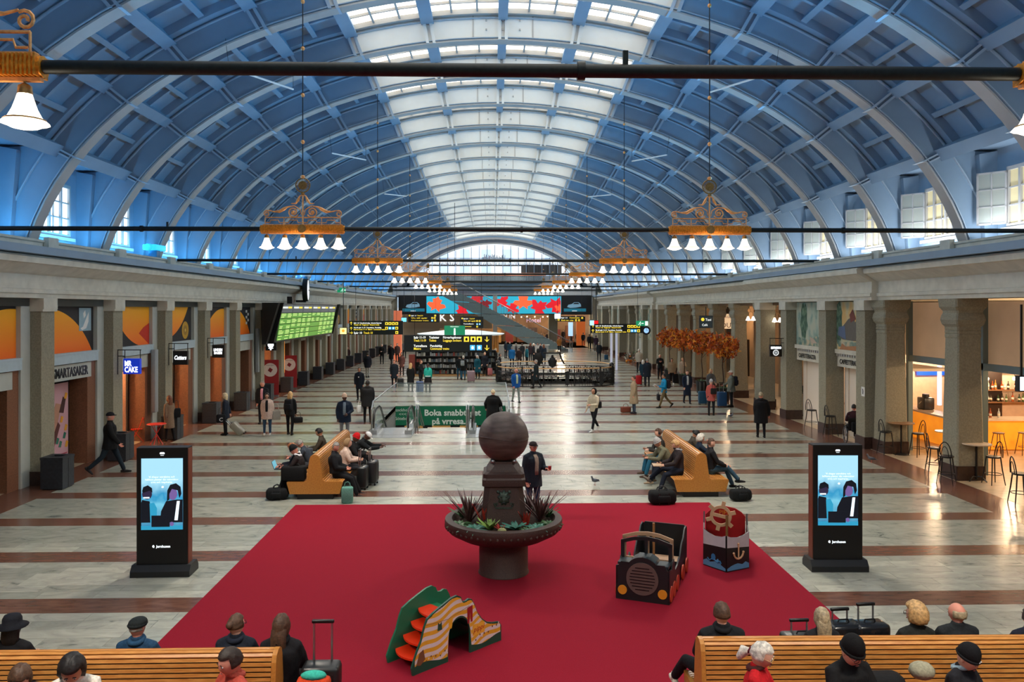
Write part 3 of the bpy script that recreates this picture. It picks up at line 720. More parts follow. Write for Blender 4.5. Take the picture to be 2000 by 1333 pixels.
LXL, LXR = -4.45, 5.18
first = None
for i, y in enumerate(BARY):
    for x, sd in ((LXL, 'left'), (LXR, 'right')):
        lab = 'gilt five-bell chandelier on the %s tie rod, %s row' % (ordn[i], sd)
        if first is None: first = chandelier(); o = first; o.location = (x, y, BZ); o['label'] = lab; o['group'] = 'gilt bell chandeliers'
        else: copy_thing(first, (x, y, BZ), 0, lab, 'gilt bell chandeliers')
        spot_light('chandelier_light', (x, y, BZ-.55), (x, y, 0), 820, (1, .90, .76), 160, .5); point_light('chandelier_glow', (x, y, BZ-.4), 60, (1, .86, .66), .3)
# white tubes hung under the vault
for i, (x, y) in enumerate(((-7.2, 22), (-6.8, 34), (-6.2, 46), (7.9, 22), (7.5, 34), (6.9, 46))):
    m = MB(); s = 1 if x > 0 else -1
    m.tube([(x, y, 11.4), (x-s*.9, y+3.4, 11.75)], .03, WHITE, 6); m.tube([(x, y, 11.4), (x+s*.1, y, 12.2)], .006, DARK, 4); m.tube([(x-s*.9, y+3.4, 11.75), (x-s*.9, y+3.4, 12.6)], .006, DARK, 4)
    m.build('ceiling_tube', label='thin white tube hung below the vault, number %s down the %s side' % (('one', 'two', 'three')[i % 3], 'left' if x < 0 else 'right'), category='tube')
# projector, cameras and hanging lines on the ledges
def floodlight(x, y, z, label, col, e):
    r = thing('floodlight', label, 'floodlight', (x, y, z)); m = MB()
    m.box(-.15, -.15, 0, .15, .15, .28, gloss((60, 120, 150), .4)); m.build('stand', r)
    m = MB(); m.rbox((0, 0, .38), (.5, .9, .2), .03, glow(col, e)); m.tube([(0, -.45, .38), (0, -.62, .36)], .13, glow(col, e*.8), 10); m.build('lamp_body', r)
floodlight(-12.45, PX(302, -12.45), 6.66, 'bright blue floodlight standing on the left cornice ledge', (50, 190, 250), .9)
floodlight(-12.45, PX(597, -12.45), 6.66, 'small grey floodlight standing on the left ledge above the clock', (150, 170, 185), .3)
# ============================================================= BENCHES
def bench_profile():
    return [(-.62, .14), (-.70, .43), (-.68, .455), (-.26, .45), (-.2, .5), (-.13, 1.02), (-.1, 1.09), (-.04, 1.125), (.04, 1.125), (.1, 1.09), (.13, 1.02), (.2, .5), (.26, .45), (.68, .455), (.70, .43), (.62, .14)]
def bench(label, L, loc, rz):
    """double-sided slatted bench running along local x from 0 to L"""
    r = thing('station_bench', label, 'bench', loc, rz, 'double-sided slatted oak benches')
    for x in (0, L-.05):
        m = MB(); m.prism(bench_profile(), 'x', x, x+.05, WOODE); m.build('end_panel', r)
    pr = bench_profile(); m = MB(); m.box(.06, -.45, 0, L-.06, .45, .14, BLACK); m.build('plinth_base', r)
    core = MB(); core.prism([(p[0]*.93, p[1]-.03 if p[1] > .2 else p[1]) for p in pr], 'x', .05, L-.05, mat('bench_core', (46, 24, 12), .8)); core.build('core', r)
    # slats laid round the profile
    segs = []
    path = pr[1:-1]
    d = 0; step = .05
    pts = []
    for a, b in zip(path[:-1], path[1:]):
        v = (b[0]-a[0], b[1]-a[1]); l = sqrt(v[0]**2+v[1]**2); pts.append((a, v, l))
    tot = sum(p[2] for p in pts); n = int(tot/step); step = tot/n
    def at(s):
        for a, v, l in pts:
            if s <= l: return (a[0]+v[0]*s/l, a[1]+v[1]*s/l)
            s -= l
        a, v, l = pts[-1]; return (a[0]+v[0], a[1]+v[1])
    for i in range(n):
        a = at(i*step+.0075); b = at((i+1)*step-.0075); nx, nz = -(b[1]-a[1]), (b[0]-a[0]); l = sqrt(nx*nx+nz*nz) or 1; nx, nz = nx/l*.022, nz/l*.022
        m = MB(); m.prism([(a[0]-nx, a[1]-nz), (b[0]-nx, b[1]-nz), (b[0], b[1]), (a[0], a[1])], 'x', .052, L-.052, WOOD)
        m.build('slat', r)
    return r
bench('slatted oak double bench left of the carpet end, seen end-on', 4.2, (-4.45, 20.1, 0), pi/2)
bench('slatted oak double bench right of the carpet end, seen end-on', 4.0, (5.32, 20.1, 0), pi/2)
bench('long slatted oak bench across the bottom left corner', 7.4, (-2.3-7.4, 8.66, 0), .002)
bench('long slatted oak bench across the bottom right corner', 7.4, (2.3, 8.84, 0), -.012)
# ============================================================= FOUNTAIN
FX, FY = .21, 14.5
fr = thing('globe_fountain', 'dark granite fountain bowl on a drum, planted, with a stone globe on a pedestal', 'fountain', (FX, FY, .009))
m = MB(); m.lathe([(.46, 0), (.46, .02), (.445, .04), (.445, .62), (.5, .66)], GRANITE, 32); m.build('drum', fr)
m = MB(); m.lathe([(.2, .58), (.5, .6), (.78, .66), (1.0, .78), (1.06, .88), (1.07, .94), (1.06, .99), (1.03, 1.0), (.94, 1.0), (.92, .96), (.9, .9), (.3, .88)], GRANITE, 48)
for i in range(56): a = 2*pi*i/56; m.ball((1.045*cos(a), 1.045*sin(a), .865), (.028, .028, .035), GRANITE, 6, 4)
m.build('bowl', fr)
m = MB(); m.lathe([(.92, .90), (.6, .94), (.1, .95)], mat('planting_soil', (58, 40, 28), .95, var=.4, scale=40, bump=.8), 32); m.build('soil', fr)
m = MB()
def sqring(rx, z, ch): return [(x*1.0, y, z) for x, y in ((rx, -rx+ch), (rx, rx-ch), (rx-ch, rx), (-rx+ch, rx), (-rx, rx-ch), (-rx, -rx+ch), (-rx+ch, -rx), (rx-ch, -rx))]
m.ring_loft([sqring(r, z, c) for r, z, c in ((.42, .9, .1), (.40, 1.1, .1), (.345, 1.58, .09), (.345, 1.6, .09), (.385, 1.63, .06), (.385, 1.74, .06), (.365, 1.77, .06), (.365, 1.84, .06), (.33, 1.86, .06), (.31, 1.87, .06), (.30, 1.90, .07), (.24, 2.0, .09), (.235, 2.04, .09))], GRANITE, False)
for i in range(9):
    for s in (-1, 1): m.cbox((-.3+i*.075, s*.387, 1.685), (.05, .02, .05), GRANITE, )
m.build('pedestal', fr)
m = MB(); BRZ = mat('green_bronze', (70, 84, 76), .45, metal=.6, var=.3, scale=20)
def lion(d):
    q = 1
    q += .35*max(0, 1-((d.x)**2*14+(d.z+.25)**2*10))*(d.y < 0)-.1*exp(-((abs(d.x)-.38)**2+(d.z-.15)**2)*40)
    q += .12*sin(9*atan2(d.z, d.x))*(1 if (d.x*d.x+d.z*d.z) > .55 else 0)
    return q
m.ball((0, -.345, 1.42), (.11, .07, .13), BRZ, 28, 18, lion)
m.box(-.15, -.40, 1.24, .15, -.34, 1.27, BRZ)
for s in (-1, 1): m.tube([(s*.15, -.375, 1.27), (s*.17, -.38, 1.33), (s*.13, -.38, 1.34), (s*.12, -.38, 1.3)], .018, BRZ, 6); m.ball((s*.045, -.41, 1.45), .012, BLACK, 6, 4); m.ball((s*.1, -.36, 1.53), (.03, .02, .03), BRZ, 8, 5)
m.ball((0, -.415, 1.35), (.03, .02, .018), BLACK, 8, 5); m.build('lion_mask', fr)
m = MB(); GLB = mat('globe_granite', (100, 84, 78), .55, rgb2=(70, 56, 52), scale=3.2, stretch=(1, 1, 4), bump=.25, detail=8)
m.ball((0, 0, 2.46), .455, GLB, 40, 26, lambda d: 1+(.012 if abs(d.z-.09+.05*sin(atan2(d.y, d.x)*2)) < .02 else 0)-(.02 if (sin(3*d.x+2*d.z)*cos(4*d.y-1)) > .62 else 0))
m.tube([(.458*cos(a), .458*sin(a), 2.46+.03*sin(2*a)) for a in [2*pi*i/48 for i in range(48)]], .006, GRANITE, 5, closed=True); m.build('globe', fr)
m = MB()
for s in (-1, 1): m.ball((s*.19, -.17, 2.04), .045, STEEL, 10, 6); m.ball((s*.19, .17, 2.04), .045, STEEL, 10, 6)
m.build('steel_bearing', fr)
# plants in the bowl: each clump a thing
def blade(m, base, dirv, L, w, droop, mt, n=5):
    b = Vector(base); d = Vector(dirv).normalized(); side = d.cross(Vector((0, 0, 1)))
    side = side.normalized() if side.length > .05 else Vector((1, 0, 0)); L_, R_ = [], []
    up = side.cross(d)*.004
    for i in range(n+1):
        t = i/n; p = b+d*L*t+Vector((0, 0, -droop*t*t*L)); ww = w*(1-t)**.6*(.55+.45*min(1, t*4)) if i < n else .001
        L_.append(p-side*ww); R_.append(p+side*ww)
    vs = L_+R_+[p+Vector((0, 0, w*.35)) for p in [(a+c)/2 for a, c in zip(L_, R_)]]; k = n+1; fs = []
    for i in range(n): fs += [(i, i+1, 2*k+i+1, 2*k+i), (2*k+i, 2*k+i+1, k+i+1, k+i)]
    m.add(vs, fs, mt, True)
DRAC = mat('purple_leaf', (84, 52, 50), .5, var=.35, scale=12); GRN = mat('green_leaf', (58, 92, 56), .45, var=.35, scale=10); LGRN = mat('pale_green_leaf', (120, 150, 70), .45, var=.3, scale=10); REDL = mat('red_leaf', (176, 48, 36), .5, var=.3, scale=10); TEAL = mat('blue_green_leaf', (66, 120, 104), .45, var=.3, scale=8)
rp = random.Random(11)
def plant(label, name, x, y, z, mt, n, L, w, up, droop, cat='plant', grp='plants in the fountain bowl', berries=0, per=True):
    r = thing(name, label, cat, (x, y, z), 0, grp); proto = []
    for j in range(3):
        q = MB(); blade(q, (0, 0, 0), (0, cos(up+j*.25-.2), sin(up+j*.25-.2)), L*(1-.15*j), w, droop*(1+.3*j), mt); proto.append(q.mesh('leaf'))
    for i in range(n): place('leaf', proto[i % 3], r, (rp.uniform(-.02, .02), rp.uniform(-.02, .02), 0), rp.random()*.5+i*2.4)
    return r
for nm, lab, px, py, mt, n, L, w, up, dr in (
    ('dracaena', 'tall purple spiky dracaena at left of the fountain pedestal', -.62, -.08, DRAC, 34, .62, .022, 1.05, .12),
    ('dracaena', 'tall purple spiky dracaena at right of the fountain pedestal', .66, -.05, DRAC, 34, .60, .022, 1.05, .12),
    ('dracaena', 'shorter purple dracaena behind right of the fountain pedestal', .5, .5, DRAC, 20, .5, .02, 1.1, .1),
    ('bromeliad', 'blue-green bromeliad at the front left rim of the fountain bowl', -.5, -.62, TEAL, 14, .30, .035, .55, .35),
    ('bromeliad', 'blue-green bromeliad at the front right of the fountain bowl', .55, -.58, TEAL, 14, .26, .03, .6, .35),
    ('peace_lily', 'broad green leafy plant before the lion mask, to its right', .2, -.6, TEAL, 9, .24, .05, .7, .2),
    ('croton', 'yellow-green leafy plant before the lion mask, to its left', -.24, -.6, LGRN, 10, .26, .045, .85, .1),
    ('poinsettia', 'small red-leaved plant low before the lion mask', -.05, -.66, REDL, 8, .14, .03, .9, .1),
    ('guzmania', 'red-flowered plant between the purple dracaena and lion mask, left', -.34, -.3, REDL, 10, .34, .025, 1.25, .05),
    ('guzmania', 'red-flowered plant between the lion mask and right dracaena', .4, -.36, REDL, 10, .28, .03, 1.2, .05),
    ('ivy_plant', 'dark green trailing plant on the left rim of the fountain bowl', -.78, -.3, GRN, 16, .22, .035, .5, .3),
    ('ivy_plant', 'dark green trailing plant on the right rim of the fountain bowl', .8, -.3, GRN, 16, .22, .035, .5, .3),
    ('fern_plant', 'dark green low fern at front centre right of the bowl', .38, -.72, GRN, 14, .18, .025, .6, .3),
    ('ivy_plant', 'dark green plant at the far left of the fountain bowl', -.75, .25, GRN, 14, .3, .03, .9, .2),
    ('ivy_plant', 'dark green plant at the far right of the fountain bowl', .82, .22, GRN, 14, .3, .03, .9, .2)):
    plant(lab, nm, FX+px, FY+py, .93, mt, n, L*1.3, w*1.25, up, dr)
m = MB(); m.ball((0, 0, .055), (.075, .075, .06), mat('pale_gourd', (150, 150, 96), .5, var=.2), 14, 8, lambda d: 1+.05*cos(8*atan2(d.y, d.x))); m.tube([(0, 0, .11), (.01, 0, .14)], .01, GRN, 5)
m.build('gourd', None, (FX-.04, FY-.82, .915), label='small pale yellow-green gourd lying at the front of the fountain soil', category='gourd')
# ============================================================= KIOSKS
def advert(parent, W, H):
    """screen image on the local x-z plane at y=0, facing -y; origin bottom left"""
    def L(name, shapes):
        m = MB()
        for pts, mt, y in shapes: m.prism(pts, 'y', y-.001, y, mt)
        return m.build(name, parent)
    def R(a, b, c, d): return [(a, b), (c, b), (c, d), (a, d)]
    def el(cx, cz, rx, rz, n=18): return [(cx+rx*cos(2*pi*i/n), cz+rz*sin(2*pi*i/n)) for i in range(n)]
    bgm = bpy.data.materials.get('screen_sky')
    if bgm is None:
        bgm = bpy.data.materials.new('screen_sky'); bgm.use_nodes = True; nt = bgm.node_tree; b = nt.nodes['Principled BSDF']; tc = nt.nodes.new('ShaderNodeTexCoord'); sp = nt.nodes.new('ShaderNodeSeparateXYZ'); r = nt.nodes.new('ShaderNodeValToRGB'); no = nt.nodes.new('ShaderNodeTexNoise'); ad = nt.nodes.new('ShaderNodeMath'); ad.operation = 'MULTIPLY_ADD'
        nt.links.new(tc.outputs['Object'], sp.inputs[0]); nt.links.new(tc.outputs['Object'], no.inputs[0]); no.inputs['Scale'].default_value = 5
        nt.links.new(no.outputs[0], ad.inputs[0]); ad.inputs[1].default_value = .3; nt.links.new(sp.outputs[2], ad.inputs[2])
        e = r.color_ramp.elements; e[0].position = .1; e[0].color = (*lin((24, 110, 160)), 1); e[1].position = 1; e[1].color = (*lin((170, 224, 244)), 1); x = e.new(.6); x.color = (*lin((120, 200, 226)), 1); x = e.new(.75); x.color = (*lin((50, 150, 196)), 1)
        nt.links.new(ad.outputs[0], r.inputs[0]); nt.links.new(r.outputs[0], b.inputs['Emission Color']); b.inputs['Emission Strength'].default_value = .85; b.inputs['Base Color'].default_value = (0, 0, 0, 1); b.inputs['Roughness'].default_value = .2
    DK = glow((10, 14, 24), .8); DK2 = glow((20, 40, 60), .6); F1 = glow((44, 36, 62), .7); F2 = glow((104, 84, 140), .8); BL = glow((40, 140, 176), .8); WT = glow((220, 240, 250), .9)
    L('screen_image', [(R(0, 0, W, H), bgm, 0)])
    L('pictured_man', [([(0, .1*H), (W*.23, .1*H), (W*.24, .3*H), (W*.2, .4*H), (W*.02, .42*H), (0, .38*H)], DK, -.002), ([(W*.22, .1*H), (W*.37, .1*H), (W*.38, .3*H), (W*.31, .38*H), (W*.2, .37*H)], BL, -.003), (el(W*.14, .5*H, W*.12, .075*H), F1, -.004), ([(W*.02, .54*H), (W*.05, .6*H), (W*.16, .625*H), (W*.26, .585*H), (W*.27, .52*H), (W*.2, .55*H), (W*.06, .52*H)], DK, -.005), (R(W*.05, .44*H, W*.2, .46*H), WT, -.005)])
    L('pictured_woman', [([(W*.45, .1*H), (W, .1*H), (W, .42*H), (W*.85, .42*H), (W*.6, .4*H), (W*.48, .26*H)], DK, -.006), ([(W*.8, .13*H), (W*.88, .13*H), (W*.93, .4*H), (W*.86, .4*H)], WT, -.007), (el(W*.76, .5*H, W*.11, .085*H), F2, -.008), ([(W*.62, .4*H), (W*.63, .55*H), (W*.7, .63*H), (W*.84, .65*H), (W*.95, .6*H), (W*.97, .5*H), (W*.92, .44*H), (W*.88, .55*H), (W*.74, .57*H), (W*.68, .5*H), (W*.68, .42*H)], DK, -.009)])
    L('pictured_laptop', [(R(W*.25, .04*H, W*.69, .2*H), DK, -.011), (R(0, 0, W, .055*H), BL, -.010), (el(W*.74, .08*H, W*.05, .03*H), F2, -.012), (el(W*.52, .6*H, W*.03, .015*H), WT, -.012)])
def kiosk(label, x, y, rz):
    r = thing('info_totem', label, 'display', (x, y, 0), rz, 'freestanding screen totems'); CP = mat('copper_side', (124, 62, 36), .42, metal=.3, var=.1)
    m = MB(); m.prism([(-.24, 0), (.24, 0), (.24, .1), (.16, .2), (-.16, .2), (-.24, .1)], 'x', -.52, .52, mat('totem_base', (22, 24, 27), .5)); m.build('base', r)
    m = MB(); m.box(-.45, -.12, .2, .45, -.10, 2.28, BLACK); m.box(-.45, .10, .2, .45, .12, 2.28, BLACK); m.build('front_glass', r)
    m = MB(); m.box(-.455, -.10, .2, .455, .10, 2.27, CP); m.build('copper_body', r)
    m = MB(); m.box(-.45, -.118, 2.27, .45, .118, 2.295, DARK); m.build('cap', r)
    s = MB(); s.box(-.37, -.124, .82, .37, -.1205, 2.11, glow((20, 60, 90), .4)); sc = s.build('screen', r)
    advert(sc, .73, 1.28)
    for ch in list(sc.children):
        ch.location = (-.365, -.1255, .825)
    WTM = glow((235, 245, 250), .9)
    text('Vi skapar attraktiva och\nhållbara platser där människor\ntrivs och inspireras.', .048, WTM, sc, (0, -.14, 1.76), name='slogan', align='CENTER', depth=.0005)
    text('Jernhusen', .062, WTM, r, (.02, -.1215, .50), name='maker_lettering', align='CENTER', depth=.0005, font_off=.002)
    q = MB(); q.prism([(-.17, .505), (-.14, .495), (-.135, .53), (-.155, .55), (-.175, .53)], 'y', -.1225, -.121, WTM); q.prism([(-.04, 2.18), (.04, 2.18), (.045, 2.2), (.03, 2.215), (-.03, 2.215), (-.045, 2.2)], 'y', -.1225, -.121, WTM); q.box(-.03, -.1225, 2.155, .03, -.121, 2.162, WTM); q.build('white_emblem', r)
kiosk('black screen totem with copper sides left of the red carpet', *P(322, 1120), .03)
kiosk('black screen totem with copper sides right of the red carpet', *P(1631, 1110), -.03)
# ============================================================= LITTER BINS
BINM = mat('bin_slate', (46, 50, 56), .5, var=.2, scale=14); bin0 = None
for k in range(0, 17):
    y = 22.2+4.1*k; yy = y-.72; yy = y-.60 if k == 0 else yy; x = -11.78 if k else -11.62
    lab = ('dark slate litter bin by the pier beside the pink poster, %s' % 'nearest of all') if k == 0 else 'dark slate litter bin at the foot of the left pier, %s from the front' % ['', 'second', 'third', 'fourth', 'fifth', 'sixth', 'seventh', 'eighth', 'ninth', 'tenth', 'eleventh', 'twelfth', 'thirteenth', 'fourteenth', 'fifteenth', 'sixteenth', 'seventeenth'][k]
    if bin0 is None:
        bin0 = thing('litter_bin', lab, 'bin', (x, yy, 0), 0, 'slate litter bins along the left piers'); m = MB(); m.box(-.29, -.29, .03, .29, .29, .80, BINM); m.box(-.26, -.26, 0, .26, .26, .03, BLACK)
        for z in (.28, .54): m.box(-.292, -.292, z, .292, .292, z+.006, BLACK)
        m.box(-.3, -.005, .03, .295, .005, .8, BLACK); m.build('body', bin0); m = MB()
        m.box(-.3, -.3, .8, .3, -.16, .86, BINM); m.box(-.3, .16, .8, .3, .3, .86, BINM); m.box(-.3, -.16, .8, -.16, .16, .86, BINM); m.box(.16, -.16, .8, .3, .16, .86, BINM); m.box(-.16, -.16, .8, .16, .16, .81, BLACK); m.build('lid', bin0)
    else: copy_thing(bin0, (x, yy, 0), 0, lab, 'slate litter bins along the left piers')
# ============================================================= TOYS
# --- slide: two cut-out side panels, four red steps, a chute
sl = thing('toy_slide', 'small wooden play slide with red steps and striped cut-out sides', 'slide', (-1.03, 10.4, .009), atan2(.69, .73))
prof = [(0, 0), (-.02, .1), (.06, .28), (.14, .42), (.19, .58), (.24, .68), (.36, .74), (.52, .80), (.66, .85), (.76, .86), (.83, .82), (.86, .75), (.92, .74), (.97, .76), (1.03, .74), (1.08, .66), (1.13, .54), (1.22, .42), (1.32, .34), (1.44, .30), (1.56, .28), (1.6, .22), (1.6, 0.06), (1.0, 0)]
arch_cut = [(1.0, .0)]+[(.8+.2*cos(a), .28+.26*sin(a)) for a in [pi*i/10 for i in range(11)]]+[(.6, 0)]
GRNP = gloss((24, 108, 78), .45); GRND = gloss((16, 74, 60), .45); YEL = gloss((226, 168, 44), .5); WHP = gloss((218, 206, 208), .5); REDP = gloss((226, 52, 16), .4)
def side_panel(yo, painted):
    m = MB(); out = [(0, 0), (.6, 0)]+arch_cut[1:-1][::-1]+[(1.0, 0), (1.6, 0)]+[p for p in prof[::-1] if p[1] > .03 and p != (1.0, 0)]
    full = out
    m.prism(full, 'y', yo, yo+.03, GRNP if not painted else GRND); o = m.build('side_panel', sl)
    return o
sp = side_panel(0, True); side_panel(.54, False)
# printed picture on the outer panel: wavy stripes, meadow, washing line, name board
def inside(x, z):
    pts = prof; c = False; n = len(pts)
    for i in range(n):
        a, b = pts[i], pts[i-1]
        if (a[1] > z) != (b[1] > z) and x < (b[0]-a[0])*(z-a[1])/(b[1]-a[1])+a[0]: c = not c
    return c
m = MB(); NX = 64
def ztop(x):
    z = 1.0
    while z > 0 and not inside(x, z): z -= .01
    return z-.015
def zlow(x):
    base = .10+.03*sin(x*9)
    if .6 < x < 1.0: base = max(base, .30+.265*sqrt(max(0, 1-((x-.8)/.2)**2)))
    return base
xs = [.03+1.55*i/NX for i in range(NX+1)]
for x0, x1 in zip(xs[:-1], xs[1:]):
    zt0, zt1 = ztop(x0+.001), ztop(x1-.001); l0, l1 = zlow(x0), zlow(x1)
    w0, w1 = .22*x0+.03*sin(x0*11), .22*x1+.03*sin(x1*11)
    k = -8
    while k < 20:
        a0, a1 = k*.055+w0, k*.055+w1; b0, b1 = a0+.055, a1+.055; mt = YEL if k % 2 else WHP; k += 1
        A0, A1_, B0, B1_ = [max(l, min(t, v)) for l, t, v in ((l0, zt0, a0), (l1, zt1, a1), (l0, zt0, b0), (l1, zt1, b1))]
        if B0-A0 < .002 and B1_-A1_ < .002: continue
        m.add([(x0, -.002, A0), (x1, -.002, A1_), (x1, -.002, B1_), (x0, -.002, B0)], [(0, 1, 2, 3)], mt)
m.build('striped_print', sl)
m = MB(); BRN = gloss((120, 78, 50), .6)
m.tube([(.22, -.004, .60), (.6, -.004, .58), (.98, -.004, .66)], .003, BRN, 4)
def pl(pts, mt, y=-.005): m.prism(pts, 'y', y-.001, y, mt)
pl([(.42, .58), (.45, .55), (.48, .58), (.49, .47), (.41, .47)], GRND); pl([(.94, .64), (1.04, .66), (1.04, .43), (1.005, .43), (.995, .58), (.98, .42), (.945, .42)], gloss((156, 26, 34), .6))
pl([(.60, .58), (.68, .58), (.66, .44), (.61, .44)], YEL); pl([(1.04, .22), (1.27, .22), (1.27, .36), (1.04, .38)], gloss((236, 176, 60), .5), -.004)
pl([(.05, .12), (.12, .1), (.2, .16), (.17, .3), (.1, .26)], BRN)
for i in range(10): pl([(.22+i*.04+.012*cos(a), .13+.02*(i % 3)+.014*sin(a)) for a in (0, 1.2, 2.5, 3.7, 5)], WHP if i % 2 else BRN)
for i in range(12): pl([(1.1+i*.04+.014*cos(a), .15+.02*(i % 3)+i*.008+.016*sin(a)) for a in (0, 1.2, 2.5, 3.7, 5)], WHP if i % 2 else BRN)
m.build('painted_details', sl, kind='stuff')
text('pippi', .105, gloss((176, 34, 24), .6), sl, (1.055, -.007, .265), rot=(pi/2, -.06, 0), name='painted_name', depth=.001, shear=.3)
for i in range(4):
    x0 = .12+i*.13; z = .16+i*.15; n = 8
    q = MB(); pts = [(x0-.09+.09*(2*abs(j/n-.5))**2, .03+.51*j/n) for j in range(n+1)]+[(x0+.22, .54), (x0+.22, .03)]
    q.prism(pts, 'z', z-.025, z, REDP); q.box(x0+.12, .03, z-.025-.125, x0+.14, .54, z-.025, gloss((150, 24, 16), .5)); q.build('step', sl)
q = MB(); q.ring_loft([[(x, .03, z), (x, .54, z), (x, .54, z-.02), (x, .03, z-.02)] for x, z in ((.62, .61), (.85, .6), (1.1, .36), (1.35, .16), (1.55, .10))], gloss((30, 120, 84), .4), True); q.build('chute', sl)
# --- toy train
trn = thing('toy_train', 'black wooden play locomotive with round grille and a coal car behind', 'toy train', (2.455, 12.95, .009), atan2(-.33, .79))
TB = gloss((20, 24, 28), .45); TT = gloss((176, 140, 110), .6); TG = gloss((92, 72, 68), .6); TO = gloss((212, 136, 36), .4); TR = gloss((190, 62, 34), .5); TN_ = gloss((30, 46, 52), .4)
def tpart(name, fn): q = MB(); fn(q); return q.build(name, trn)
def front(q):
    q.prism([(-.42, 0), (.42, 0), (.44, .1), (.43, .5), (.36, .62), (.2, .62)]+[(.3*cos(a), .42+.30*sin(a)) for a in [pi*.12+pi*.76*i/10 for i in range(11)]]+[(-.2, .62), (-.36, .62), (-.43, .5), (-.44, .1)], 'y', 0, .03, TB)
tpart('front_panel', front)
def grille(q):
    q.lathe([(.255, -.02), (.26, 0), (.26, .01), (.1, .011)], TG, 32, M=Matrix.Translation((0, 0, .37)) @ Matrix.Rotation(pi/2, 4, 'X'))
gr = tpart('round_grille', lambda q: q.prism([(.265*cos(2*pi*i/32), .37+.265*sin(2*pi*i/32)) for i in range(32)], 'y', -.02, 0, TG))
for i in range(8):
    z = .37-.175+i*.05; w_ = sqrt(max(.01, .21**2-(z-.37)**2)); q = MB(); q.prism([(-w_, z-.008), (w_, z-.008), (w_, z+.008), (-w_, z+.008)], 'y', -.0225, -.0195, BLACK); q.build('slot', gr)
for s in (-1, 1): tpart('headlamp', lambda q: q.prism([(s*.33+.075*cos(2*pi*i/20), .16+.075*sin(2*pi*i/20)) for i in range(20)], 'y', -.02, 0, TO))
def hood(q): q.box(-.42, .03, .56, -.22, .32, .60, TN_); q.box(.22, .03, .56, .42, .32, .60, TN_); q.prism([(-.24, .58), (-.2, .64), (-.1, .70), (.1, .70), (.2, .64), (.24, .58)], 'y', .03, .34, TN_)
tpart('hood', hood)
def wind(q, y, mt, top):
    z0, z1 = .56, top; q.box(-.43, y, z0-.4, -.37, y+.03, z1-.06, mt); q.box(.37, y, z0-.4, .43, y+.03, z1-.06, mt)
    q.prism([(-.43, z1-.10), (-.2, z1-.03), (0, z1-.01), (.2, z1-.03), (.43, z1-.10), (.43, z1-.04), (.2, z1+.03), (0, z1+.05), (-.2, z1+.03), (-.43, z1-.04)], 'y', y, y+.03, mt)
    q.box(-.025, y, z0, .025, y+.03, z1, mt); q.box(-.38, y, z0-.3, .38, y+.03, z0+.03, mt)
tpart('black_windscreen', lambda q: wind(q, .30, TB, .93)); tpart('plywood_windscreen', lambda q: wind(q, .42, TT, .98))
def sides(q):
    for s in (-1, 1):
        q.prism([(0, 0), (1.05, 0), (1.05, .35), (.95, .5), (.8, .42), (.55, .4), (.45, .62), (.3, .62), (.25, .5), (0, .55)], 'x', s*.43-.012, s*.43+.012, TB)
tpart('side_panel', sides)
def rear(q):
    for s in (-1, 1): q.prism([(1.15, 0), (1.95, 0), (1.97, .75), (1.9, .8), (1.72, .78), (1.6, .66), (1.4, .6), (1.25, .45), (1.15, .35)], 'x', s*.40-.012, s*.40+.012, TB)
    q.prism([(-.4, .05), (.4, .05), (.4, .75), (.36, .8), (-.36, .8), (-.4, .75)], 'y', 1.93, 1.96, TB); q.box(-.4, 1.15, .05, .4, 1.17, .35, TB); q.box(-.39, 1.2, .28, .39, 1.6, .31, TT); q.box(-.39, .6, .28, .39, .9, .31, TT)
    q.box(-.03, .95, .04, .03, 1.25, .12, TB); q.tube([(-.05, 1.2, .3), (-.05, 1.2, .98)], .022, gloss((150, 104, 60), .5), 8)
tpart('coal_car', rear)
for y in (.14, .42, .75, 1.32, 1.74):
    for s in (-1, 1): tpart('wheel', lambda q: q.prism([(y+.13*cos(2*pi*i/18), .13+.13*sin(2*pi*i/18)) for i in range(18)], 'x', s*.445-.012, s*.445+.012, TR))
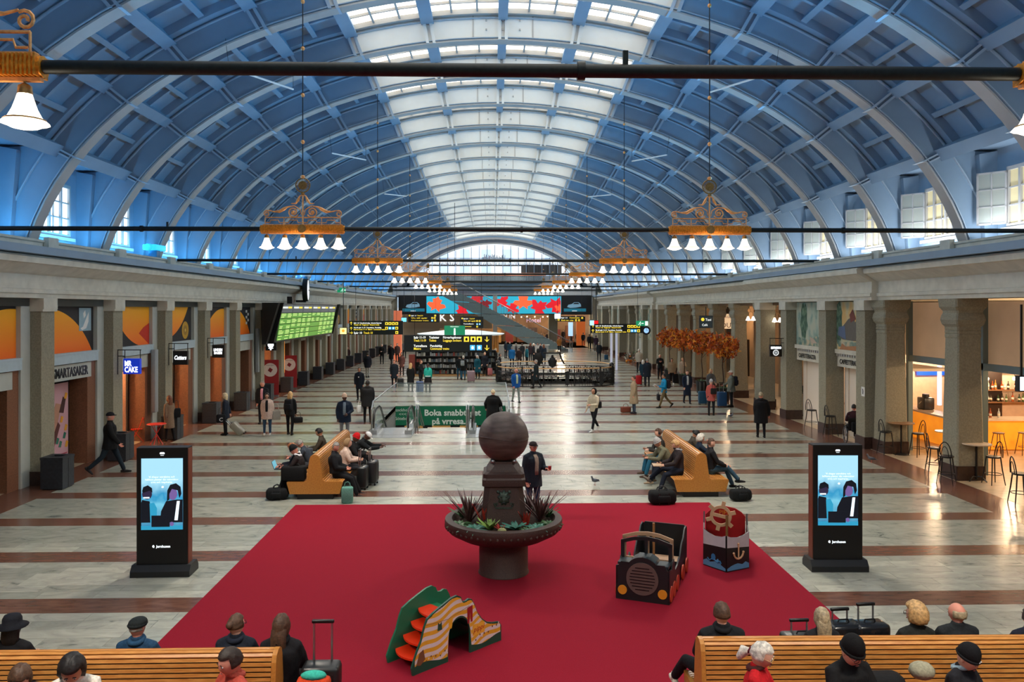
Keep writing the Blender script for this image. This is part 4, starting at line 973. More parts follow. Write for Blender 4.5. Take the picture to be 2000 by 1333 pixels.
# --- toy ship
shp = thing('toy_ship', 'wooden play ship with black and white bow, red cabin and plywood wheel', 'toy ship', (4.25, 14.35, .009), -.27)
HB = gloss((18, 18, 20), .45); HW = gloss((186, 180, 186), .5); HR = gloss((168, 20, 24), .5); HWD = gloss((206, 164, 126), .6); SEA = gloss((84, 142, 184), .5)
def hull(s):
    L = sqrt(.4**2+.35**2); a = atan2(.35, s*.4)
    M = Matrix.Rotation(a, 4, 'Z')
    q = MB(); q.prism([(0, 0), (L, 0), (L, .68), (L*.8, .63), (L*.5, .60), (.2*L, .62), (0, .66)], 'y', -.012, .012, HB, M=M)
    o = q.build('bow_panel', shp)
    y = -.014 if s > 0 else .014; 
    q = MB(); q.prism([(0.01, .44), (L, .40), (L, .68), (L*.8, .63), (L*.5, .60), (.2*L, .62), (0.01, .66)], 'y', min(y, 0), max(y, 0), HW, M=M); q.build('white_band', o)
    q = MB(); q.prism([(0.01, .02), (L, .02), (L, .10), (L*.85, .14), (L*.7, .1), (L*.5, .13), (L*.35, .2 if s < 0 else .12), (.2*L, .1), (.01, .06)], 'y', min(y, 0)*1.1, max(y, 0)*1.1, SEA, M=M)
    if s < 0: q.prism([(L*.55+.05*cos(t), .21+.06*sin(t)) for t in [2*pi*i/12 for i in range(12)]], 'y', 0, .017, gloss((44, 110, 160), .5), M=M); q.tube([(L*.5, .02, .17), (L*.35, .02, .13), (L*.25, .02, .17), (L*.2, .02, .13)], .012, gloss((44, 110, 160), .5), 6, M=M); q.tube([(L*.6, .02, .17), (L*.72, .02, .13), (L*.8, .02, .17)], .012, gloss((44, 110, 160), .5), 6, M=M)
    q.build('painted_sea', o)
    if s > 0:
        q = MB(); Y = -.03; c = L*.5
        q.tube([(c, Y, .47), (c, Y, .24)], .014, HWD, 6, M=M); q.tube([(c+.11*cos(t), Y, .33+.11*sin(t)) for t in [pi*1.05+pi*.9*i/10 for i in range(11)]], .018, HWD, 6, M=M)
        q.ball((c, Y, .49), .022, HWD, 8, 5, M=M); q.ball((c-.115, Y, .33), .022, HWD, 8, 5, M=M); q.ball((c+.115, Y, .33), .022, HWD, 8, 5, M=M); q.build('anchor', o, loc=(0, -.005, 0))
hull(-1); hull(1)
def sp_(name, fn): q = MB(); fn(q); return q.build(name, shp)
def hside(q):
    for s in (-1, 1): q.prism([(.35, 0), (1.15, 0), (1.15, .8), (1.0, .84), (.85, .66), (.6, .62), (.35, .66)], 'x', s*.4-.012, s*.4+.012, HB)
    q.box(-.39, .4, .3, .39, .7, .32, HB)
sp_('hull_side', hside)
cb = sp_('red_cabin', lambda q: q.prism([(-.37, .05), (.37, .05), (.37, .78), (.30, .86), (.18, .93), (0, .96), (-.18, .93), (-.30, .86), (-.37, .78)], 'y', 1.0, 1.03, HR))
text('PIPPI', .12, gloss((222, 132, 30), .5), cb, (0, .99, .80), name='painted_name', align='CENTER', depth=.001)
sp_('mast', lambda q: q.tube([(.02, .55, .05), (.02, .55, .90)], .024, gloss((140, 96, 54), .5), 8))
def wheel(q):
    n = 28; M = Matrix.Translation((-.09, .62, .86)) @ Matrix.Rotation(.2, 4, 'Y')
    ro, ri = .2, .145; vs = []
    for i in range(n):
        a = 2*pi*i/n
        for r, y in ((ro, -.012), (ri, -.012), (ri, .012), (ro, .012)): vs.append((r*cos(a), y, r*sin(a)))
    fs = []
    for i in range(n):
        for j in range(4): fs.append((i*4+j, i*4+(j+1) % 4, ((i+1) % n)*4+(j+1) % 4, ((i+1) % n)*4+j))
    q.add(vs, fs, HWD, False, M)
    for i in range(6):
        a = 2*pi*i/6+.5; c, s_ = cos(a), sin(a); q.prism([(c*.19-s_*.035, s_*.19+c*.035), (c*.28-s_*.035, s_*.28+c*.035), (c*.28+s_*.035, s_*.28-c*.035), (c*.19+s_*.035, s_*.19-c*.035)], 'y', -.012, .012, HWD, M)
    q.prism([(-.17, -.03), (.17, -.03), (.17, .03), (-.17, .03)], 'y', -.011, .011, HWD, M)
sp_('steering_wheel', wheel)
# ============================================================= ESCALATOR PIT
px0, py0, px1, py1 = PIT
m = MB(); SW_ = mat('pit_wall', (150, 152, 150), .6); LAND = mat('landing_steel', (176, 180, 182), .22, metal=.5, var=.1, scale=4)
m.box(px0-.15, py0, -4, px0, py1, -.31, SW_); m.box(px1, py0, -4, px1+.15, py1, -.31, SW_); m.box(px0-.15, py1, -4, px1+.15, py1+.15, -.31, SW_); m.box(px0, py0-.15, -4, px1, py0, -.31, SW_); m.box(px0, py0, -4.1, px1, py1, -4, SW_)
m.build('escalator_pit', floor)
m = MB(); m.box(px0-.1, 29.6, 0, -3.0, py0, .012, LAND); m.box(-.95, 29.6, 0, px1, py0, .012, LAND); m.build('landing_plate', floor)
# middle floor edge + timber kerbs
m = MB(); m.box(px0, py1-.12, -.95, px1, py1-.06, -.02, gloss((14, 112, 80), .4)); GB = m.build('green_banner', label='long green banner with white writing in the escalator pit', category='banner')
LG = gloss((226, 238, 230), .5)
text('Boka snabbtåget\npå vrresa.se', .42, LG, GB, (XY(884, py1), py1-.13, -.47), name='banner_lettering', align='CENTER', depth=.002, font_off=.012)
text('Stockholm\n<<<\nGöteborg', .21, LG, GB, (XY(787, py1), py1-.13, -.26), name='banner_lettering', align='CENTER', depth=.002)
m = MB(); 
for i in range(12): m.box(px0+i*.45, py1-.16, -1.12, px0+i*.45+.44, py1-.05, -.97, gloss((222, 170, 96), .4) if i % 3 else BLACK)
m.build('pit_kerb', floor)
# glass balustrade round the pit
gb = thing('glass_balustrade', 'clear glass balustrade with steel top rail around the escalator pit', 'balustrade', (px0, py1, 0))
path = [(px0-.02, 31.6, .0), (px0-.02, 31.6, .80), (px0-.02, 32.0, 1.08), (px0-.02, py1+.2, 1.1), (px1+.02, py1+.2, 1.1), (px1+.02, 32.0, 1.08), (px1+.02, 31.6, .8), (px1+.02, 31.6, 0)]
m = MB(); m.tube([(a-px0, b-py1, c) for a, b, c in path], .03, STEEL, 8); m.build('top_rail', gb)
for i in range(5):
    m = MB(); x = .02+i*1.085; m.box(x, .19, 0, x+1.07, .205, 1.08, GLASSM); m.build('glass_pane', gb)
for s, x in ((-1, -.02), (1, 5.42)):
    for i in range(5): m = MB(); y = -7.7+i*1.58; m.box(x-.006, y, 0, x+.006, y+1.56, 1.06, GLASSM); m.build('glass_pane', gb)
# escalators: balustrade with black handrail, combplate, steps
def escalator(x0, x1, label):
    e = thing('escalator', label, 'escalator', ((x0+x1)/2, 32, 0)); W = (x1-x0)/2
    for s in (-1, 1):
        hr = [(s*W, -1.55, .25), (s*W, -1.62, .55), (s*W, -1.45, .86), (s*W, -1.15, .93), (s*W, -.2, .93), (s*W, .3, .8), (s*W, 6, -2.6)]
        m = MB(); m.tube(hr, (.04), BLACK, 8); m.build('handrail', e)
        m = MB(); m.prism([(-1.55, .25), (-1.6, .55), (-1.42, .84), (-1.15, .9), (-.2, .9), (.3, .77), (6, -2.63), (6, -3.3), (.3, .05), (-1.5, .05)], 'x', s*W-.008, s*W+.008, GLASSM); m.build('glass_side', e)
        m = MB(); m.tube([(p[0]-s*.03, p[1], p[2]-.08) for p in hr], .022, STEEL, 6); m.box(s*W-.12, -1.6, 0, s*W+.12, .3, .16, STEEL); m.prism([(-1.0, .0), (.3, 0), (.8, .0), (.4, .3), (-.8, .3)], 'x', s*W-.14 if s < 0 else s*W-.02, s*W+.02 if s < 0 else s*W+.14, STEEL); m.build('skirt', e)
    m = MB(); m.box(-W+.1, -1.7, 0, W-.1, -.05, .02, LAND); m.build('comb_plate', e)
    for i in range(14):
        m = MB(); m.box(-W+.1, 0+i*.4, -.2-i*.24, W-.1, .41+i*.4, -.02-i*.24, mat('step_tread', (70, 74, 78), .4, metal=.5)); m.box(-W+.1, i*.4, -.022-i*.24, W-.1, .02+i*.4, -.015-i*.24, gloss((210, 180, 60), .5)); m.build('step', e)
escalator(-4.5, -3.2, 'left escalator going down with black handrails and steel sides')
escalator(-.75, .35, 'right escalator going down, partly behind the stone globe')
for x, nm in ((-2.98, 'steel handrail frame at the left of the stair well'), (-1.0, 'steel handrail frame at the right of the stair well')):
    m = MB(); m.tube([(0, 31.2, 0), (0, 31.2, .85), (0, 31.5, 1.0), (0, 34, -.2)], .025, STEEL, 8); m.tube([(0, 31.25, .45), (0, 31.6, .5), (0, 33.5, -.4)], .018, STEEL, 8); m.tube([(.08, 31.2, 0), (.08, 31.2, .85), (.08, 31.5, 1.0), (.08, 34, -.2)], .025, STEEL, 8)
    m.build('handrail_frame', None, (x, 0, 0), label=nm, category='handrail')
for i in range(12): m = MB(); m.box(-2.6, 32+i*.32, -.4-i*.17, -1.1, 32.34+i*.32, -.15-i*.17+.13, CREAM); m.build('stair_tread', floor)
# ============================================================= IRON RAILING ROUND THE WELL
wr_ = thing('iron_railing', 'ornate black cast iron railing with timber handrail around the oval well', 'railing', (4.05, 52, 0))
def oval(n, rx=3.75, ry=3.35): return [(rx*(abs(cos(a))**.55)*(1 if cos(a) > 0 else -1), ry*(abs(sin(a))**.75)*(1 if sin(a) > 0 else -1)) for a in [2*pi*i/n for i in range(n)]]
ov = oval(48); RAILW = mat('rail_timber', (206, 160, 104), .4, var=.1, scale=20)
m = MB(); m.tube([(x, y, 1.12) for x, y in ov], .035, RAILW, 8, closed=True); m.build('timber_rail', wr_)
m = MB()
for z in (.12, .85): m.tube([(x, y, z) for x, y in ov], .025, BLACK, 6, closed=True)
m.tube([(x, y, .01) for x, y in ov], .05, BLACK, 6, closed=True); m.ring_loft([[(x*.99, y*.99, z) for x, y in ov] for z in (.16, .34)], BLACK, False, caps=False)
for x, y in ((-3.6, -1.2), (3.6, -1.2), (-3.65, 1.0)): m.cbox((x, y, .55), (.32, .32, 1.1), BLACK); m.ball((x, y, 1.2), .16, BLACK, 8, 6)
m.build('iron_rail', wr_)
bar = MB(); bar.tube([(0, 0, 0), (0, 0, .9)], .014, BLACK, 5); bar.ball((0, 0, .5), (.03, .03, .06), BLACK, 6, 4); bar_me = bar.mesh('baluster')
ov2 = oval(150)
for x, y in ov2: place('baluster', bar_me, wr_, (x, y, 0))
# scroll panels on the camera side and back
sc0 = MB()
for sx in (-1, 1):
    for cz in (.35, .65): sc0.tube([(sx*(.13+.09*(1-i/14)*cos(i*.7)), 0, cz+.11*(1-i/14)*sin(i*.7)) for i in range(14)], .022, BLACK, 5)
sc0.ball((0, 0, .5), (.07, .03, .16), BLACK, 8, 6); sc0.ball((0, 0, .82), (.05, .04, .07), BLACK, 8, 5); sc_me = sc0.mesh('scroll_panel')
for x, y in oval(40):
    if abs(x) < 2.9 or x > 2.5: place('scroll_panel', sc_me, wr_, (x, y, 0), atan2(-x/14, y/11.2)*-1 if abs(y) > 2.5 else pi/2)
m = MB()
for x in (-3.2, -2.2, -.9, 1.0, 2.6, 3.5):
    yy = -3.3 if abs(x) < 3 else -2.2; m.tube([(x, yy, 0), (x, yy, 1.15)], .04, BLACK, 8); m.ball((x, yy, 1.2), .07, BLACK, 10, 6)
m.build('iron_post', wr_)
# crest at the far side: winged shields and a curved bracket
m = MB()
m.ball((-.15, 0, 1.5), (.32, .08, .5), BLACK, 14, 10, lambda d: 1+.12*sin(9*atan2(d.z, d.x))); m.ball((-.15, 0, 2.05), (.12, .07, .2), BLACK, 10, 7); m.ball((.85, 0, 1.25), (.3, .08, .36), BLACK, 14, 10, lambda d: 1+.12*sin(7*atan2(d.z, d.x))); m.ball((.85, 0, 1.65), (.1, .06, .14), BLACK, 10, 7)
m.prism([(.2, 1.85), (1.3, 1.85), (1.42, 1.5), (1.6, 1.15), (1.75, 1.1), (1.5, 1.55), (1.42, 1.95), (.2, 1.95)], 'y', -.04, .04, BLACK); m.build('iron_crest', wr_, (-.7, 3.3, -.2))
m = MB()
for k in range(6):
    x = -2.6+k*1.05; m.prism([(x-.15, .95), (x+.15, .95), (x+.1, .2), (x, .02), (x-.1, .2)], 'y', -3.42, -3.38, BLACK) if k % 2 else m.tube([(x+.15*cos(a), -3.38, .45+.24*sin(a)) for a in [2*pi*i/14 for i in range(14)]], .025, BLACK, 6, closed=True)
m.build('iron_shield', wr_)
w0, w1, w2, w3 = WELL; m = MB(); WW = mat('well_wall', (214, 210, 200), .5)
m.box(w0-.1, w1, -3, w0, w3, -.31, WW); m.box(w2, w1, -3, w2+.1, w3, -.31, WW); m.box(w0, w3, -3, w2, w3+.1, -.31, WW); m.box(w0, w1-.1, -3, w2, w1, -.31, WW); m.box(w0, w1, -3.1, w2, w3, -3, WW); m.build('well_shaft', floor)
# ============================================================= SIGNS
YLW = glow((236, 206, 60), .85); WHT = glow((236, 240, 236), .85); SB = mat('sign_black', (26, 34, 36), .4); BLU = glow((70, 170, 226), .8); BK = mat('pictogram_black', (20, 20, 16), .5)
def fitw(o, W):
    xs_ = [v.co.x for v in o.data.vertices]; k = W/max(.01, max(xs_)-min(xs_))
    for v in o.data.vertices: v.co.x *= k
def sign(label, pxa, pya, pxb, pyb, y, rows, boxes, hang=None, name='hanging_sign'):
    x0, x1 = XY(pxa, y), XY(pxb, y); z1, z0 = ZY(pya, (pxa+pxb)/2, y), ZY(pyb, (pxa+pxb)/2, y)
    s = thing(name, label, 'sign', (x0, y, z0)); W, H = x1-x0, z1-z0; kx = W/(pxb-pxa); kz = H/(pyb-pya)
    m = MB(); m.box(0, 0, 0, W, .12, H, SB); m.build('sign_board', s)
    m = MB()
    for f in (.12, .88): m.tube([(W*f, .06, H), (W*f, .06, 6.62-z0)], .012, DARK, 5)
    m.build('hanger', s)
    for (a, b, h, t, c, w_) in rows:       # px, py baseline, cap height px, text, colour, width px
        o = text(t, h*kz*1.35, c, s, ((a-pxa)*kx, -.004, (pyb-b)*kz), depth=.001, font_off=.003); fitw(o, w_*kx)
    for (a, b, sz, c) in boxes:
        q = MB(); u, v, r = (a-pxa)*kx, (pyb-b)*kz, sz*kx
        if c == 'down' or c == 'up' or c == 'left':
            A = {'down': 0, 'up': pi, 'left': -pi/2}[c]; M = Matrix.Translation((u, -.003, v)) @ Matrix.Rotation(A, 4, 'Y')
            q.prism([(-r*.09, r*.5), (-r*.09, -r*.3), (-r*.4, 0), (-r*.45, -r*.1), (0, -r*.55), (r*.45, -r*.1), (r*.4, 0), (r*.09, -r*.3), (r*.09, r*.5)], 'y', -.003, 0, YLW, M); q.build('arrow', s)
        else:
            q.rbox((u, -.003, v), (r, .006, r), r*.0+.002, c, seg=1); q.prism([(u-r*.2, v-r*.28), (u+r*.2, v-r*.28), (u+r*.24, v+r*.1), (u+r*.1, v+r*.28), (u-r*.1, v+r*.28), (u-r*.24, v+r*.1)], 'y', -.0095, -.0065, BK if c is YLW else WHT); q.build('pictogram', s)
    return s
sign('large black hanging sign above the escalators with yellow arrows and blue pictograms', 789, 655, 961, 687.5, 43.3, [
    (808, 661.5, 4.6, 'Spår 11-19', WHT, 23), (808, 667.5, 4.6, 'Track 11-19', YLW, 24), (838, 661.5, 4.6, 'Toaletter', WHT, 20), (838, 667.5, 4.6, 'Toilets', YLW, 14), (865, 661.5, 4.6, 'Förvaringsboxar', WHT, 36), (865, 667.5, 4.6, 'Luggage lockers', YLW, 36),
    (808, 678, 4.6, 'Tunnelbana', WHT, 26), (808, 683.5, 4.6, 'Metro', YLW, 14), (840, 678, 4.6, 'Pendeltåg', WHT, 23), (840, 683.5, 4.6, 'Commuter trains', YLW, 37)],
    [(911, 663, 10, YLW), (924, 663, 10, YLW), (936, 663, 10, YLW), (951, 663, 10, 'down'), (923, 679.5, 10, BLU), (936, 679.5, 10, BLU), (951, 679.5, 10, 'down')])
sign('black hanging track sign beside the departure board with a left arrow', 682, 627, 787, 654, 55.5, [
    (691, 632.5, 2.6, 'Spår 1-8  Stockholmståg  Arlanda Express', WHT, 54), (691, 636, 2.6, 'Track 1-8  Regional  Airport train', YLW, 50), (691, 641.5, 2.6, 'Via till spår 11-19  Tunnelbana  Pendeltåg', WHT, 54), (691, 645, 2.6, 'Exit to track 11-19  Metro  Commuter trains', YLW, 62), (691, 652.5, 4.4, 'Spår 10', WHT, 16), (710, 652.5, 4.4, 'Track 10', YLW, 18)],
    [(686, 632, 6, 'up'), (686, 642, 6, 'up'), (686, 650.5, 6, 'left')]+[(755+i*6.6, 632.5, 5.4, YLW) for i in range(4)]+[(755+i*6.6, 641.5, 5.4, YLW if i in (0, 3) else BLU) for i in range(4)]+[(775, 650, 5.4, YLW)])
sign('black hanging track sign at the right of the hall with two up arrows', 1153, 633, 1258, 651, 55.5, [
    (1163, 638, 2.6, 'Spår 1-8  Stockholmståg  Arlanda Express', WHT, 54), (1163, 641.4, 2.6, 'Track 1-8  Regional  Airport train', YLW, 50), (1163, 646.4, 2.6, 'Via till spår 11-19  Tunnelbana  Pendeltåg', WHT, 52), (1163, 649.8, 2.6, 'Exit to track 11-19  Metro  Commuter trains', YLW, 60)],
    [(1158, 637, 6, 'up'), (1158, 646.5, 6, 'up')]+[(1228+i*6.4, 638, 5.4, YLW) for i in range(4)]+[(1228+i*6.4, 646.5, 5.4, YLW if i in (0, 3) else BLU) for i in range(4)])
sign('small far black track sign under the left car advert', 797, 612, 858, 630, 80, [(803, 618, 2.4, 'Spår 2-9', WHT, 10), (815, 618, 2.4, 'Track 2-9', YLW, 11), (803, 622.6, 2.2, 'Via till spår', YLW, 32), (803, 627.5, 2.2, 'Commuter trains', YLW, 34)], [(800, 616.8, 3, YLW), (850, 617, 3.4, YLW), (844, 621.6, 3.4, YLW), (849, 621.6, 3.4, YLW), (844, 626.6, 3.4, BLU), (850, 626.6, 3.4, YLW)])
sign('small far black track sign behind the escalator stair', 899, 619, 944, 641, 80, [(905, 624, 2.4, 'Spår 2-9', WHT, 9), (917, 624, 2.4, 'Track 2-9', YLW, 10), (905, 628.5, 2.4, 'Via till spår', YLW, 25), (905, 634, 2.2, 'Tunnelbana', WHT, 20), (905, 639, 2.2, 'Commuter', YLW, 16)], [(903, 622.5, 2.6, YLW), (932, 627.5, 3.2, YLW), (937, 627.5, 3.2, YLW), (932, 633.5, 3.2, BLU), (937, 633.5, 3.2, BLU), (932, 638.5, 3.2, YLW)])
sign('small far black sign under the right car advert', 1086, 618, 1143, 628.5, 80, [(1096, 622.2, 2.4, 'Spår 1-8', WHT, 12), (1112, 622.2, 2.4, 'Centralplan', YLW, 20), (1096, 627, 2.4, 'Exit to city', YLW, 24)], [(1091, 625, 3.4, YLW), (1137, 621.5, 3.4, YLW), (1131, 626, 3.4, YLW), (1125, 626, 3.4, YLW)])
KS = text('K S', 1.35, glow((236, 240, 240), 1), WE, (XY(858, 99.4), 99.45, ZY(627.5, 868, 99.4)), name='shop_letters', depth=.02)
text('Hotel', .8, glow((236, 190, 220), .9), WE, (XY(1028, 99), 99.4, ZY(630, 1028, 99)), name='shop_letters', depth=.02)
text('YRUN', .8, glow((220, 230, 240), 1), WE, (XY(973, 99), 99.4, ZY(623, 980, 99)), name='shop_letters', depth=.02)
def exit_sign(px, py, y, x=None, label='', rz=0, flip=1):
    x = XY(px, y); z = ZY(py, px, y); s = thing('exit_sign', label, 'sign', (x, y, z), rz)
    m = MB(); m.box(-.42, -.05, -.18, .42, .05, .18, glow((20, 140, 96), .6)); m.build('green_panel', s); WE_ = glow((220, 240, 226), .9)
    m = MB(); m.box(flip*.2 if flip > 0 else -.4, -.056, -.15, .4 if flip > 0 else -.2, -.05, .15, WE_); c = -flip*.18
    m.ball((c+.05, -.055, .1), (.03, .004, .03), WE_, 8, 5); m.tube([(c+.04, -.055, .06), (c, -.055, -.03), (c+.07, -.055, -.07), (c+.04, -.055, -.14)], .016, WE_, 5); m.tube([(c, -.055, -.03), (c-.06, -.055, -.08), (c-.12, -.055, -.07)], .016, WE_, 5); m.tube([(c+.04, -.055, .05), (c+.1, -.055, .0)], .012, WE_, 5); m.tube([(c+.03, -.055, .05), (c-.05, -.055, .03)], .012, WE_, 5)
    m.box(c+.12*1, -.056, -.02, c+.24, -.05, .02, WE_); m.prism([(c+.22, -.05), (c+.29, 0), (c+.22, .05)], 'y', -.056, -.05, WE_); m.build('running_figure', s)
exit_sign(664, 567, PX(664, -11.5), label='green running-man exit sign on the left cornice', flip=-1)
exit_sign(1254, 632, 55.5, label='green running-man exit sign above the right track sign')
m = MB(); m.box(-.8, 0, -.42, .8, .1, .42, glow((20, 128, 90), .5)); m.box(-.02, .03, .42, .02, .07, 13-ZY(647, 888, 61.8), DARK); s_ = m.build('info_sign', None, (XY(888, 61.8), 61.8, ZY(647, 888, 61.8)), label='green square information sign with a white letter i over the kiosk', category='sign')
text('i', .8, WHT, s_, (0, -.01, -.32), align='CENTER', name='letter_i', font_off=.03); text('Information', .14, WHT, s_, (0, -.01, .3), align='CENTER', name='lettering')
# small lit boxes
def litbox(label, px, py, y, w_, h_, c, e=1.0, body=None, name='light_box'):
    x = XY(px, y); z = ZY(py, px, y); s = thing(name, label, 'sign', (x, y, z)); m = MB(); m.box(-w_/2-.03, 0, -h_/2-.03, w_/2+.03, .15, h_/2+.03, DARK); m.build('case', s); m = MB(); m.box(-w_/2, -.01, -h_/2, w_/2, .0, h_/2, glow(c, e)); m.build('lit_face', s)
    m = MB(); m.box(-.02, .05, h_/2, .02, .09, max(h_/2+.1, 6.62-z if y > 49 else 4.9-z), DARK); m.build('bracket', s)
    return s
s_ = litbox('square lit cream sign with an orange emblem beside the departure board', 670.5, 647, 55.5, .45, .42, (250, 226, 150), 1.1); m = MB(); m.lathe([(.11, 0), (.11, .01), (.04, .011)], glow((226, 150, 50), 1), 16, M=Matrix.Translation((0, -.015, .02)) @ Matrix.Rotation(pi/2, 4, 'X')); m.build('orange_emblem', s_)
litbox('small blue and white screen left of the far track sign', 789, 625, 67.7, .42, .34, (110, 196, 230), 1.1); litbox('small blue and white screen left of the right track sign', 1156, 631, 55.5, .3, .34, (150, 200, 240), 1.2); litbox('small red lit sign joined to the blue screen at right', 1164, 630, 55.5, .3, .22, (230, 20, 20), 1.0)
litbox('white lit shop sign far below the right car advert', 1089, 618, 80, .6, .5, (220, 240, 245), 1)
# ============================================================= DEPARTURE BOARD
GRD = glow((94, 150, 64), .62); GRDL = glow((190, 216, 130), .75); HD = glow((84, 92, 96), .5); BX = -11.35
y0b, y1b = PX(541, BX), PX(650, BX); zb0, zb1 = 3.05, 5.0
db = thing('departure_board', 'long green-lit train departure board hung along the left wall', 'board', (BX, y0b, zb0))
m = MB(); LB = y1b-y0b; HB_ = zb1-zb0; m.box(-.5, -.3, -.05, -.05, LB+.3, HB_+.08, DARK); m.build('case', db)
m = MB(); m.prism([(-.5, -.1), (-.3, -.1), (.35, HB_+.1), (-.5, HB_+.1)], 'y', -1.0, -.6, BLACK); m.build('side_fin', db); m = MB(); m.prism([(-.5, -.1), (-.1, -.1), (.45, HB_+.1), (.1, HB_+.1)], 'y', -.35, -.25, BLACK); m.build('side_fin', db); m = MB(); m.prism([(-.2, -.05), (.0, -.05), (.5, HB_+.1), (.3, HB_+.1)], 'y', LB+.1, LB+.3, BLACK); m.build('side_fin', db)
cw = LB/6.2; rr = random.Random(9); tilt = .16
def fx(z): return -.04+tilt*z
heads = ['tåg', 'Spår Track', 'Avgående Departures', 'Till To', 'Tid Time', 'Anm Notes']
for c in range(6):
    m = MB(); y = .1+c*cw*1.02
    m.prism([(fx(HB_*.78)-.02, HB_*.78), (fx(HB_*.78), HB_*.78), (fx(HB_), HB_), (fx(HB_)-.02, HB_)], 'y', y, y+cw*.98, HD)
    m.prism([(fx(HB_*.93), HB_*.90), (fx(HB_*.93)+.012, HB_*.90), (fx(HB_*.95)+.012, HB_*.95), (fx(HB_*.95), HB_*.95)], 'y', y+.1, y+cw*.5, glow((210, 214, 210), .8)); m.prism([(fx(HB_*.93), HB_*.90), (fx(HB_*.93)+.012, HB_*.90), (fx(HB_*.95)+.012, HB_*.95), (fx(HB_*.95), HB_*.95)], 'y', y+cw*.55, y+cw*.85, YLW); m.build('header_panel', db)
    for r in range(5):
        z0 = HB_*(.02+.152*r); z1 = z0+HB_*.135
        m = MB(); m.prism([(fx(z0)-.02, z0), (fx(z0), z0), (fx(z1), z1), (fx(z1)-.02, z1)], 'y', y, y+cw*.98, GRD); pn = m.build('green_panel', db)
        m = MB()
        for l in range(3):
            if rr.random() < .12 or (c == 3 and r < 3): continue
            z = z0+HB_*.02+l*HB_*.042; a = rr.uniform(.25, .42)
            for ya, yb in ((.06, a), (.62, .9)):
                yy = y+cw*ya
                while yy < y+cw*yb: w_ = rr.uniform(.05, .2); m.box(fx(z), yy, z, fx(z)+.012, yy+w_, z+HB_*.024, GRDL); yy += w_+.05
        if m.v: m.build('train_entries', pn, kind='stuff')
m = MB(); m.box(-.6, LB*.3, HB_, -.3, LB*.32, HB_+.5, DARK); m.build('hanger', db)
# ============================================================= CLOCK
cy = PX(601, -11.35); ck = thing('wall_clock', 'large round station clock projecting from the left cornice', 'clock', (-11.45, cy, ZY(567, 601, cy)))
R_ = Matrix.Rotation(pi/2, 4, 'Y') @ Matrix.Identity(4); RR = Matrix.Rotation(.12, 4, 'Z') @ R_
m = MB(); m.lathe([(.68, -.16), (.70, -.1), (.70, .12), (.66, .15), (.62, .13), (.3, .12)], DARK, 32, M=RR); m.build('case', ck)
m = MB(); m.lathe([(.62, .135), (.3, .15), (.02, .152)], glow((226, 232, 236), .75), 32, M=RR); m.build('dial', ck)
m = MB(); m.box(.16, -.02, -.1, .17, .02, .5, BLACK, M=Matrix.Rotation(.12, 4, 'Z')); m.box(.165, -.03, -.05, .175, .35, .02, BLACK, M=Matrix.Rotation(.12, 4, 'Z')); m.build('hand', ck)
m = MB(); m.box(-.6, -.08, -.75, .0, .08, -.62, DARK); m.box(-.1, -.06, -.7, .05, .06, -.55, DARK); m.build('bracket', ck)
m = MB(); m.lathe([(.3, -.05), (.3, .05), (.27, .06)], DARK, 24, M=Matrix.Translation((0, 0, 0)) @ Matrix.Rotation(pi/2, 4, 'X')); c2 = m.build('hall_clock', None, (XY(1262, 55.5), 55.5, ZY(646, 1262, 55.5)), label='small round clock at the right end of the right track sign', category='clock')
m = MB(); m.lathe([(.26, .055), (.02, .07)], glow((150, 196, 236), .8), 24, M=Matrix.Rotation(pi/2, 4, 'X')); m.box(-.01, -.08, 0, .01, -.06, .2, BLACK); m.box(0, -.08, -.01, .14, -.06, .01, BLACK); m.build('dial', c2)
# ============================================================= LEFT SHOPS
def hang_box(label, px0, py0, px1, py1, y, face, lines, name='shop_sign', flip=False):
    x0, x1 = XY(px0, y), XY(px1, y); z1, z0 = ZY(py0, px0, y), ZY(py1, px0, y); W, H = x1-x0, z1-z0
    s = thing(name, label, 'sign', (x0, y, z0)); m = MB(); m.box(0, 0, 0, W, .14, H, face); m.build('sign_box', s)
    m = MB(); e = .014
    A = (XR-x0) if flip else min(-.1, XL-x0)
    if flip: pairs = (((A, H+.28), (0, H+.28)), ((A, H+.08), (W, H+.08)), ((A-.02, H+.28), (A-.02, -.02)), ((.02, H+.28), (.02, H)), ((W-.01, H+.28), (W-.01, H)))
    else: pairs = (((A, H+.28), (W+.02, H+.28)), ((A, H+.08), (W*.05, H+.08)), ((A+.01, H+.28), (A+.01, -.02)), ((.02, H+.28), (.02, H)), ((W-.01, H+.28), (W-.01, H)))
    for a, b in pairs: #(((-.28, H+.28), (W+.02, H+.28)), ((-.28, H+.08), (W*.05, H+.08)), ((-.28, H+.28), (-.28, -.02)), ((.02, H+.28), (.02, H)), ((W-.01, H+.28), (W-.01, H))):
        m.tube([(a[0], .07, a[1]), (b[0], .07, b[1])], e, BLACK, 4)
    m.build('bracket', s)
    for t, u, v, h, wd, mt in lines:
        o = text(t, h*H, mt, s, (u*W, -.006, v*H), name='lettering', depth=.003, font_off=.012*H, shear=.25 if t == 'Cutters' else 0); fitw(o, wd*W)
    return s
WL1 = glow((240, 244, 250), 1.3)
def ys(px): return PX(px, -11.85)
hang_box('blue hanging shop sign reading MR CAKE on a black bracket', 241, 701, 273, 731, 26.2, glow((14, 44, 160), .8), [('MR', .08, .52, .5, .42, WL1), ('CAKE', .08, .12, .5, .8, WL1)])
hang_box('black hanging shop sign reading Cutters in white script', 338, 686, 366, 713, 30.3, BLACK, [('Cutters', .08, .38, .42, .84, WL1)])
hang_box('black hanging shop sign with two short white lines above the third bin', 414.5, 674, 438, 699, 34.4, BLACK, [('LINDEN', .12, .52, .28, .72, WL1), ('BAGERI', .16, .28, .26, .66, WL1)])
